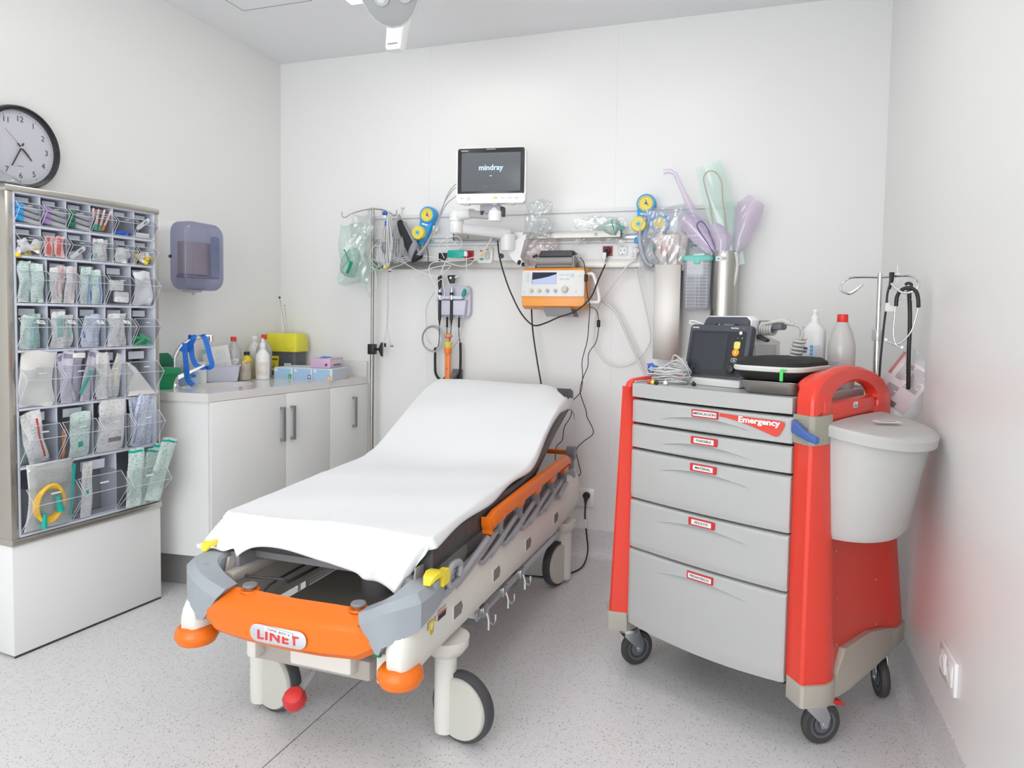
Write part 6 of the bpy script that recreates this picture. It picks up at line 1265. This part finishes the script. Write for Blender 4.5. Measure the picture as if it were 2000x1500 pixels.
    b = MB(); b.prism([(.30, .925), (.345, .925), (.345, .975), (.30, .975)], -.0885, -.070, 'y', M=T(U0, 0, 0), r=.003); b.build('lock_recess', mat('lock_inner', (.28, .27, .22), .5), t)
    b = MB(); R = []
    for u, v, z, w, h in ((.292, -.086, .955, .012, .022), (.303, -.100, .957, .014, .024), (.325, -.110, .948, .013, .020), (.352, -.121, .936, .012, .014), (.378, -.124, .929, .011, .012), (.382, -.121, .929, .006, .008)):
        R.append([(U0+u, v+a*w, z+c*h) for a, c in rrect(1.6, 1.6, .35, n=3)])
    b.loft(R); b.build('lock_lever', mat('lever_blue', (.06, .13, .40), .35), t, sharp=30)
    # castors
    def castor(u, v, nu, nv, brake=0):
        a = math.atan2(nu, -nv)   # local -y is the wheel face
        c = bpy.data.objects.new('castor', None); COL.objects.link(c); c.parent = t; c.location = (u, v, 0); c.rotation_euler = (0, 0, a)
        tr = .035*(1 if brake >= 0 else -1)
        b = MB(); b.lathe([(.028, .142), (.030, .146), (.030, .158), (.022, .162), (0, .162)], 24); b.lathe([(.02, .128), (.034, .130), (.034, .142), (0, .142)], 24)
        for s in (-1, 1): b.prism([(-.028, .136), (.030, .136), (tr+.02, .085), (tr+.011, .052), (tr-.011, .052), (tr-.018, .075), (-.026, .115)], s*.019-.0015, s*.019+.0015, 'y', r=.0007)
        b.box((.002, 0, .134), (.056, .040, .006), r=.002); b.cyl((tr, -.024, .0625), (tr, .024, .0625), .0065, 12); b.build('fork', zinc, c, sharp=30)
        b = MB(); b.lathe([(.040, -.012), (.048, -.015), (.058, -.013), (.0625, -.006), (.0625, .006), (.058, .013), (.048, .015), (.040, .012)], 40, 0, T(tr, 0, .0625, rx=pi/2)); b.build('tyre', mat('castor_tyre', (.055, .055, .052), .6), c)
        b = MB(); b.lathe([(.0, -.013), (.026, -.013), (.028, -.011), (.040, -.0125), (.043, -.013), (.043, .013), (.040, .0125), (.028, .011), (.026, .013), (0, .013)], 32, 0, T(tr, 0, .0625, rx=pi/2)); b.build('hub', mat('hub_violet', (.13, .13, .17), .45), c)
        if brake > 0:
            b = MB(); b.prism([(.015, .125), (.05, .118), (.075, .112), (.078, .122), (.05, .135), (.015, .140)], -.014, .014, 'y', r=.002); b.build('brake_arm', zinc, c); b = MB(); b.loft([[(x, y*w, z+h*k) for y, k in ((-1, -1), (1, -1), (1, 1), (-1, 1))] for x, w, z, h in ((.060, .013, .128, .006), (.09, .017, .122, .006), (.108, .012, .112, .004))]); b.build('brake_pedal', mat('pedal_red2', (.72, .03, .03), .4), c)
    castor(U0-.325, .005, .93, -.36); castor(U0+.330, .02, .875, -.49, 1); castor(U0+.35, .50, -.80, -.6); castor(U0-.34, .50, .7, -.7)
    # drip pole of the cart
    b = MB(); b.cyl((0, 0, .95), (0, 0, 1.22), .0125, 16, m=0, M=T(.315, .515, 0)); b.cyl((0, 0, 1.22), (0, 0, 1.418), .008, 16, M=T(.315, .515, 0)); b.lathe([(.016, 1.19), (.018, 1.195), (.018, 1.225), (.016, 1.23), (.008, 1.23)], 20, 1, T(.315, .515, 0)); b.box((.315, .50, .97), (.05, .05, .06), r=.005, m=2); dp = b.build('drip_pole', [chrome, film('collar_clear', (.9, .9, .9), .2, .1, (.7, .7, .7), .4), midgrey], t)
    for s in (-1, 1):
        b = MB(); b.tube([(0, 0, 1.405), (s*.06, 0, 1.408), (s*.10, -.004, 1.405), (s*.122, -.01, 1.385), (s*.118, -.02, 1.362), (s*.09, -.028, 1.350), (s*.065, -.03, 1.362), (s*.045, -.03, 1.382)], .0042, 10, M=T(.315, .515, 0)); b.build('hook', chrome, dp)
    return t
cart()
# side bin
def dring(k, out, vc, hl, z, dz=0, n=24, u0=.372):
    R = []
    for i in range(n+1):
        a = -pi/2+pi*i/n; q = cos(a); R.append((U0+u0-.0145+out*abs(q)**.8*k, vc+hl*sin(a)*k, z-dz*abs(q)**.8))
    return R
t = thing('waste_bin', 'grey lidded D shaped waste bin hung on the cart\'s right side', 'bin', (CX, CYY, 0), CR)
b = MB(); b.loft([dring(.88, .135, .180, .165, .625), dring(.95, .145, .180, .17, .628), dring(1, .155, .182, .175, .65), dring(1, .178, .198, .195, .80), dring(1, .195, .212, .210, .938, .036)]); b.build('bin_body', mat('bin_grey', (.52, .52, .505), .5), t, sharp=35)
b = MB(); b.loft([dring(1, .212, .212, .224, .928, .036), dring(1.0, .215, .212, .227, .953, .036), dring(.985, .21, .212, .225, .961, .035), dring(.95, .19, .212, .215, .964, .031), dring(.5, .10, .212, .215, .967, .014), dring(.03, .10, .212, .215, .968, .0)]); b.build('lid', mat('bin_lid', (.54, .54, .525), .5), t, sharp=35)
M_ = T(.455, .235, .9755, rz=rad(72), rx=rad(-2)) ; b = MB(); b.box((0, 0, 0), (.10, .022, .001), M=T(.455, .22, .9575, ry=rad(9), rz=0) @ T(rz=rad(68))); b.build('sticker', paper, t)
b = MB(); b.box((0, 0, .0009), (.070, .005, .0006), M=T(.455, .22, .9575, ry=rad(9)) @ T(rz=rad(68))); b.build('sticker_print', inkgrey, t)

# ---- things on the cart top
def cthing(name, lab, cat, u, v, w, rz=0, rx=0, ry=0):
    t = thing(name, lab, cat); t.matrix_world = CF @ T(u, v, w, rx=rx, ry=ry, rz=rz); return t
TOPZ = 1.033
def defib():
    t = cthing('defibrillator', 'white and dark slate defibrillator with handle and coiled paddle lead on the cart', 'defibrillator', -.032, .105, TOPZ, rad(-4))
    slate = mat('slate', (.055, .062, .08), .4); w = .205; dw = mat('defib_white', (.70, .70, .69), .35)
    # local: front face near y=0 leaning back
    b = MB(); R = []
    b.prism([(-.045, .002), (.20, .002), (.20, .150), (.06, .185), (.0, .185), (-.025, .04), (-.050, .018)], -w/2+.006, w/2-.004, 'x', r=.007); b.prism([(-.05, .001), (.17, .001), (.17, .02), (-.05, .02)], -w/2, w/2, 'x', r=.006); b.build('housing', dw, t, sharp=35)
    F = T(0, -.032, .026, rx=rad(-11.5))
    b = MB(); b.prism(rrect(.235, .180, .010, cy=.088), -.014, .012, 'y', r=.004, M=F); b.build('front_panel', slate, t, sharp=35)
    b = MB(); b.prism(rrect(.210, .150, .006, cx=-.003, cy=.082), -.0148, -.013, 'y', M=F); b.build('glass_panel', mat('panel_black', (.022, .024, .028), .18), t)
    b = MB(); b.box((-.028, -.0154, .087), (.128, .0006, .122), M=F); b.build('screen', mat('screen_off', (.030, .036, .046), .15), t)
    text('mindray', .008, gloss_white, t, F @ T(-.096, -.0146, .168) @ FR, bold=.0002); text('BeneHeart', .0065, gloss_white, t, F @ T(.056, -.0146, .168) @ FR, bold=.0002); text('D3', .0065, mat('print_red', (.6, .1, .05), .4), t, F @ T(.088, -.0146, .168) @ FR, bold=.0003)
    b = MB(); b.prism(rrect(.022, .024, .005, cx=.074, cy=.111), -.018, -.014, 'y', m=0, M=F, r=.001); b.lathe([(.0125, .014), (.0125, .0175), (.010, .0185), (0, .0185)], 24, 1, F @ T(.072, 0, .087, rx=pi/2))
    b.build('button', [mat('key_yellow', (.74, .70, .18), .4), mat('key_orange', (.90, .33, .01), .4)], t)
    b = MB(); b.lathe([(.003, .0150), (.0055, .0152)], 20, 0, F @ T(.080, 0, .152, rx=pi/2)); b.box((.0715, -.0152, .135), (.004, .0006, .001), M=F); b.box((.0875, -.0152, .135), (.004, .0006, .001), M=F); b.box((.0875, -.0152, .135), (.001, .0006, .004), M=F)
    b.tube([(.060, -.0155, .057), (.076, -.0155, .057), (.077, -.0155, .067), (.061, -.0155, .067)], .0008, 5, closed=True, n=3, M=F); b.box((.069, -.0155, .062), (.007, .0006, .003), M=F); b.prism([(0, .006), (-.003, -.001), (0, -.001), (-.001, -.007), (.003, .001), (0, .001)], -.0192, -.0186, 'y', M=F @ T(.072, 0, .087)); b.build('key_marks', gloss_white, t)
    b = MB(); b.lathe([(.022, .0145), (.022, .017), (.019, .017), (.018, .0145), (.014, .014), (.013, .027), (.010, .029), (0, .029)], 28, 0, F @ T(.064, 0, .031, rx=pi/2)); b.build('dial', mat('dial_dark', (.03, .03, .034), .3), t)
    # carrying handle with paddle bay
    def arch(x0, x1, z0, z1, y): return [(x0, y, z0), (x0+.012, y, z1-.012), (x0+.026, y, z1), (x1-.02, y, z1), (x1-.004, y, z1-.014), (x1, y, z0)]
    b = MB(); b.prism([(-.090, .178), (-.068, .222), (-.056, .230), (.082, .230), (.096, .218), (.096, .178), (.066, .178), (.066, .205), (.058, .209), (-.028, .209), (-.040, .203), (-.050, .178)], .002, .022, 'y', r=.003); b.build('handle_face', slate, t, sharp=35)
    b = MB(); b.prism([(-.093, .178), (-.071, .225), (-.058, .2335), (.085, .2335), (.100, .220), (.100, .178), (.090, .178), (.090, .214), (.08, .222), (-.052, .222), (-.064, .214), (-.085, .178)], .012, .060, 'y', r=.003); b.build('handle_shell', gloss_white, t, sharp=35)
    b = MB(); b.box((.115, .075, .205), (.13, .040, .03), r=.008); b.box((.03, .07, .196), (.05, .03, .028), r=.004, m=1); b.lathe([(0, 0), (.009, 0), (.009, .004), (0, .005)], 16, 2, T(.042, .050, .200, rx=pi/2)); b.prism([(.03, .182), (.13, .150), (.135, .158), (.06, .190)], .045, .07, 'y', r=.002, m=3); b.build('paddle', [mat('paddle_slate', (.14, .15, .17), .4), midgrey, mat('key_orange'), dark], t)
    b = MB(); b.box((w/2-.002, .10, .085), (.008, .13, .11), r=.004); b.lathe([(0, 0), (.028, 0), (.030, .004), (.028, .018), (.022, .022), (0, .022)], 14, 0, T(w/2, .11, .075, ry=pi/2)); b.prism(rrect(.03, .045, .013), .02, .048, 'x', M=T(w/2, .115, .070), r=.003); b.build('side_connector', mat('connector_grey', (.50, .50, .50), .4), t)
    pg = mat('lead_offwhite', (.52, .52, .50), .45); b = MB()
    for k in range(5): b.tube([(.108+.009*k+.004*cos(a), .072+.024*sin(a), .196+.021*cos(a)) for a in [2*pi*q/12 for q in range(12)]], .0042, 8, closed=True, n=3)
    b.tube([(.115, .05, .205), (.15, .045, .214), (.185, .05, .220), (.205, .055, .213), (.22, .06, .208)], [.005, .006, .008, .009, .006], 10)
    P = [(.22, .06, .208), (.238, .065, .20), (.243, .07, .18), (.238, .07, .165)]; b.tube(P, .004, 8)
    N = 11; pts = []
    for i in range(N*12+1): a = 2*pi*i/12; f = i/(N*12); pts.append((.236-.030*f+.017*cos(a), .07+.017*sin(a), .165-.128*f))
    b.tube(pts, .0045, 7, smooth=False); b.tube([(.206+.017, .07, .037), (.20, .075, .02), (.15, .09, .035), (.125, .11, .06)], .004, 8); b.build('coiled_lead', pg, t, sharp=180)
    b = MB(); b.tube([(-.085, .02, .20), (-.11, .01, .212), (-.135, .01, .215), (-.138, .01, .206), (-.11, .015, .20), (-.09, .02, .19), (-.12, .02, .182)], .0028, 7); b.tube([(-.04, .04, .18), (-.035, .035, .20), (-.02, .03, .205), (-.0, .03, .192), (.05, .03, .183)], .0028, 7); b.build('thin_lead', cable_white, t, sharp=180)
defib()
# ECG lead bundle
t = cthing('ecg_leads', 'tangled bundle of pale grey electrode leads on the cart\'s left corner', 'leads', -.185, .03, TOPZ, 0)
r5 = random.Random(12); b = MB()
for k in range(9):
    p0 = r5.uniform(0, 6); rx_, ry_ = r5.uniform(.045, .072), r5.uniform(.035, .055); zz_ = .006+.0055*k
    b.tube([(.01*r5.uniform(-1, 1)+rx_*cos(a+p0), .01*r5.uniform(-1, 1)+ry_*sin(a+p0), zz_+.004*sin(2*a+p0)) for a in [2*pi*q/9 for q in range(9)]], .0026, 7, closed=True, n=4)
for k in range(6):
    q = lambda s=.012: r5.uniform(-s, s)
    b.tube([(-.03+q(.02), -.01+q(.02), .035+q()), (-.005+q(.02), q(.02), .062+q()), (.03+q(.02), .01+q(.02), .080+q(.018)), (.062+q(), .015+q(.02), .055+q(.018)), (.055+q(), .01+q(.02), .022+q()), (.02+q(.03), q(.02), .018)], .0024, 7)
b.build('leads', mat('lead_pale', (.60, .60, .60), .4), t, sharp=180)
b = MB(); b.tube([(-.082+.012*cos(a), .01, .045+.016*sin(a)) for a in [2*pi*q/10 for q in range(10)]], .004, 8, closed=True, n=2); b.box((-.07, .0, .056), (.04, .014, .006), r=.002, rot=(0, rad(12), 0)); b.build('tie', mat('tie_blue', (.03, .12, .55), .4), t)
for (x, y, c) in ((-.025, -.085, mat('tip_red', (.62, .06, .06), .4)), (-.006, -.088, yellowp), (.012, -.094, black), (.035, -.075, white), (.115, -.03, black)):
    b = MB(); b.tube([(x-.02, y+.03, .012), (x, y, .007)], [.003, .006], 8, smooth=False); b.sphere((x, y, .0066), .0066, sc=(1.3, 1, 1)); b.build('electrode_clip', c, t)
# steel tray and zip case
t = cthing('steel_tray', 'rectangular stainless steel dish under the black zip case', 'tray', .200, .078, TOPZ, rad(3)); b = MB()
b.loft([[(a, c, z) for a, c in rrect(w_, d_*.84, .03, n=4)] for w_, d_, z in ((.145, .26, .0), (.16, .275, .004), (.182, .30, .036), (.190, .31, .038), (.190, .31, .0395), (.178, .296, .038), (.156, .27, .006), (.14, .25, .003))]); b.build('dish', steel, t, sharp=40)
t = cthing('zip_case', 'black hard zip case with pale zip band and green puller lying on the steel dish', 'case', .188, .085, TOPZ+.040, rad(3)); b = MB()
bl2 = mat('case_black', (.014, .013, .014), .75, bump=.3, bscale=500)
def cr(w_, d_, z): return [(a*.84, c, z) for a, c in rrect(w_, d_, min(w_, d_)*.28, n=6)]
b.loft([cr(.19, .23, 0), cr(.215, .255, .004), cr(.255, .30, .026), cr(.258, .303, .030)]); b.loft([cr(.256, .302, .044), cr(.25, .296, .056), cr(.215, .26, .067), cr(.10, .15, .070)]); b.build('shell', bl2, t, sharp=35)
b = MB(); b.loft([cr(.258, .303, .0295), cr(.264, .309, .033), cr(.264, .309, .0365), cr(.260, .305, .0370), cr(.264, .309, .0375), cr(.263, .308, .042), cr(.256, .302, .045)]); b.build('zip_band', mat('zip_pale', (.66, .66, .63), .6), t, sharp=35)
b = MB(); b.box((.065, -.1605, .020), (.010, .003, .030), r=.001); b.box((.069, -.157, .0375), (.016, .006, .006), r=.002); b.build('puller', mat('puller_green', (.05, .62, .12), .4), t)
t = cthing('steel_dish', 'second steel dish with papers, seen through the cart\'s red handle', 'tray', .252, .262, TOPZ, rad(3)); b = MB(); b.loft([[(a, c, z) for a, c in rrect(w_, d_, .012, n=3)] for w_, d_, z in ((.052, .105, .0), (.056, .108, .003), (.066, .118, .024), (.072, .122, .025), (.064, .114, .024), (.05, .125, .004))]); b.build('dish', chrome, t)
# bottles
t = cthing('gel_bottle', 'white gel bottle with a push cap and blue printed label on the cart', 'bottle', .160, .375, TOPZ, rad(0)); b = MB()
b.loft([[(a*w_, c*d_, z) for a, c in rrect(1, 1, .42, n=6)] for w_, d_, z in ((.070, .05, 0), (.074, .054, .004), (.074, .054, .185), (.070, .05, .192), (.034, .034, .212), (.027, .027, .216))]); b.build('body', mat('gel_white', (.72, .72, .71), .35), t, sharp=40)
b = MB(); b.lathe([(.0135, .212), (.0135, .235), (.008, .238), (.008, .25), (.0095, .254), (.004, .26), (0, .261)], 20); b.build('cap', white, t)
b = MB(); b.box((-.017, -.0275, .128), (.014, .0005, .006), m=0); b.box((-.0195, -.0275, .116), (.014, .0005, .004), m=1); b.box((-.018, -.0275, .122), (.014, .0005, .003), m=2)
for k in range(4): b.box((.004, -.0275, .134-.0125*k), (.011, .0005, .010), m=3)
for k in range(12): b.box((.0235, -.0262, .138-.0055*k), (.025 if k % 3 else .018, .0006, .0014), m=2, rot=(0, 0, rad(12)))
b.box((.022, -.0265, .070), (.024, .0006, .005), m=0, rot=(0, 0, rad(12))); b.build('label', [mat('navy', (.01, .015, .15), .4), ink, mat('label_lilac', (.38, .38, .58), .5), mat('label_sky', (.08, .38, .75), .4)], t)
text('gel', .020, mat('gel_blue', (.08, .30, .55), .4), t, T(-.016, -.0279, .098) @ FR)
t = cthing('alcohol_bottle', 'translucent bottle with a red screw cap beside the gel bottle', 'bottle', .250, .380, TOPZ, rad(0)); b = MB(); b.lathe([(0, 0), (.041, 0), (.043, .004), (.043, .130), (.042, .145), (.032, .185), (.020, .212), (.0155, .222)], 36); b.build('body', film('bottle_milky', (.86, .86, .85), .10, .15, (.72, .71, .70), .55), t)
b = MB(); b.lathe([(.0, .002), (.041, .002), (.041, .118), (0, .118)], 32); b.build('liquid', film('liquid_faint', (.93, .90, .90), .03, .1, (.70, .67, .67), .18), t)
b = MB(); b.lathe([(.0168, .218), (.0175, .22), (.0168, .243), (.015, .245), (0, .245)], 24); b.build('cap', capred, t)
b = MB()
for k in range(9): b.lathe([(.0434, .085-.0075*k), (.0434, .0865-.0075*k)], 12, 0, a0=-pi*.86, a1=-pi*(.42+.12*((k*7) % 3)))
b.build('label_text', inkgrey, t, thick=.0003)
t = cthing('clear_bottle', 'clear flat container half hidden behind the gel bottle', 'bottle', .115, .43, TOPZ); b = MB(); b.box((0, 0, .10), (.05, .04, .20), r=.005); b.build('body', film('container', (.9, .91, .93), .15, .1, (.70, .71, .75), .35), t); b = MB(); b.box((-.01, -.0205, .06), (.02, .001, .12)); b.build('print', mat('print_grey', (.30, .31, .40), .5), t)
# stethoscope on the pole hook
hk = cw3(.315+.10, .49, 1.353)
def onc(L, v=.49): return [CF @ (cpx(a[0], a[1], a[2] if len(a) > 2 else v)) for a in L]
t = thing('stethoscope', 'stethoscope with black tubing and steel ear tubes hanging from the cart\'s drip pole hook', 'stethoscope')
b = MB(); b.tube(onc([(1750, 598), (1752, 580), (1760, 567), (1775, 562), (1788, 568), (1793, 582), (1794, 600)]), .0062, 10); b.tube(onc([(1775, 562), (1777, 600, .5), (1777, 640, .5), (1775, 685, .5), (1774, 760, .52)]), .0065, 10); b.tube(onc([(1768, 556), (1774, 553), (1780, 556), (1778, 564)]), .005, 8); b.build('tubing', mat('steth_black', (.012, .014, .013), .4), t, sharp=180)
b = MB(); b.tube(onc([(1749, 596), (1747, 620), (1745, 650), (1748, 668), (1752, 676), (1758, 679)]), .0025, 8); b.tube(onc([(1794, 600), (1786, 630), (1778, 650), (1762, 668), (1750, 673), (1740, 670), (1731, 665)]), .0025, 8); b.tube(onc([(1752, 588), (1765, 583), (1780, 585), (1790, 600)], .495), .0014, 6); b.build('ear_tube', chrome, t, sharp=180)
for q in ((1730, 664), (1762, 679)): b = MB(); b.sphere(onc([q])[0], .0065); b.build('ear_tip', gloss_white, t)
b = MB(); P = onc([(1742, 538), (1738, 555), (1733, 575), (1731, 600), (1727, 630), (1724, 660), (1720, 700), (1717, 745)]); b.tube(P, .0036, 8); o = b.build('power_lead', ck, None, sharp=180)
t = thing('power_lead', 'black lead with a black plug head and white tag hanging beside the drip pole', 'cable'); o.parent = t; o.name = 'cord'
b = MB(); q = onc([(1742, 532), (1741, 548), (1737, 565)]); b.tube(q, [.012, .010, .006], 8, smooth=False, flat=.7); b.build('plug_head', black, t); b = MB(); q = onc([(1733, 600)], .485)[0]; b.box(q, (.012, .006, .028)); b.box(q+V((.012, 0, -.004)), (.016, .001, .018)); b.build('tag', paper, t)
b = MB(); q = onc([(1753, 518, .56), (1753, 565, .56)]); b.tube([q[0], q[1]], .0022, 6, smooth=False); b.box(q[1]+V((0, 0, .03)), (.012, .006, .05), r=.002); tag(b.build('hanging_strap', white), 'thin white strap and clip hanging behind the drip pole hook', 'strap')
# leaflet in clear sleeve
t = thing('leaflet_sleeve', 'printed leaflet in a clear plastic sleeve tilted behind the cart, against the right wall', 'leaflet'); q = onc([(1762, 752)], .56)[0]; t.matrix_world = Matrix.Translation(q) @ T(rz=CR+rad(10)) @ T(ry=rad(32))
b = MB(); b.box((0, 0, 0), (.122, .0012, .165)); b.build('leaflet', mat('leaflet_pink', (.76, .66, .66), .6), t); b = MB(); b.box((.015, 0, .01), (.165, .0030, .22), r=.0005); b.build('sleeve', film('sleeve', (.97, .97, .98), .03, .12), t)
b = MB(); b.box((-.055, -.0009, .055), (.010, .0006, .085), m=1)
for c0, c1, r0, n in ((-.035, -.002, .07, 12), (.004, .050, .07, 15), (-.038, .0, -.015, 9)):
    for k in range(n): b.box(((c0+c1)/2-(.004 if k % 4 == 3 else 0), -.0009, r0-.0052*k), ((c1-c0)*(.7 if k % 4 == 3 else 1), .0006, .0018))
for k in range(9): b.box((-.005+.0032*k, -.0009, -.070), (.0016 if k % 2 else .0024, .0006, .018))
b.build('print', [ink, mat('leaflet_bar', (.50, .16, .14), .5)], t)
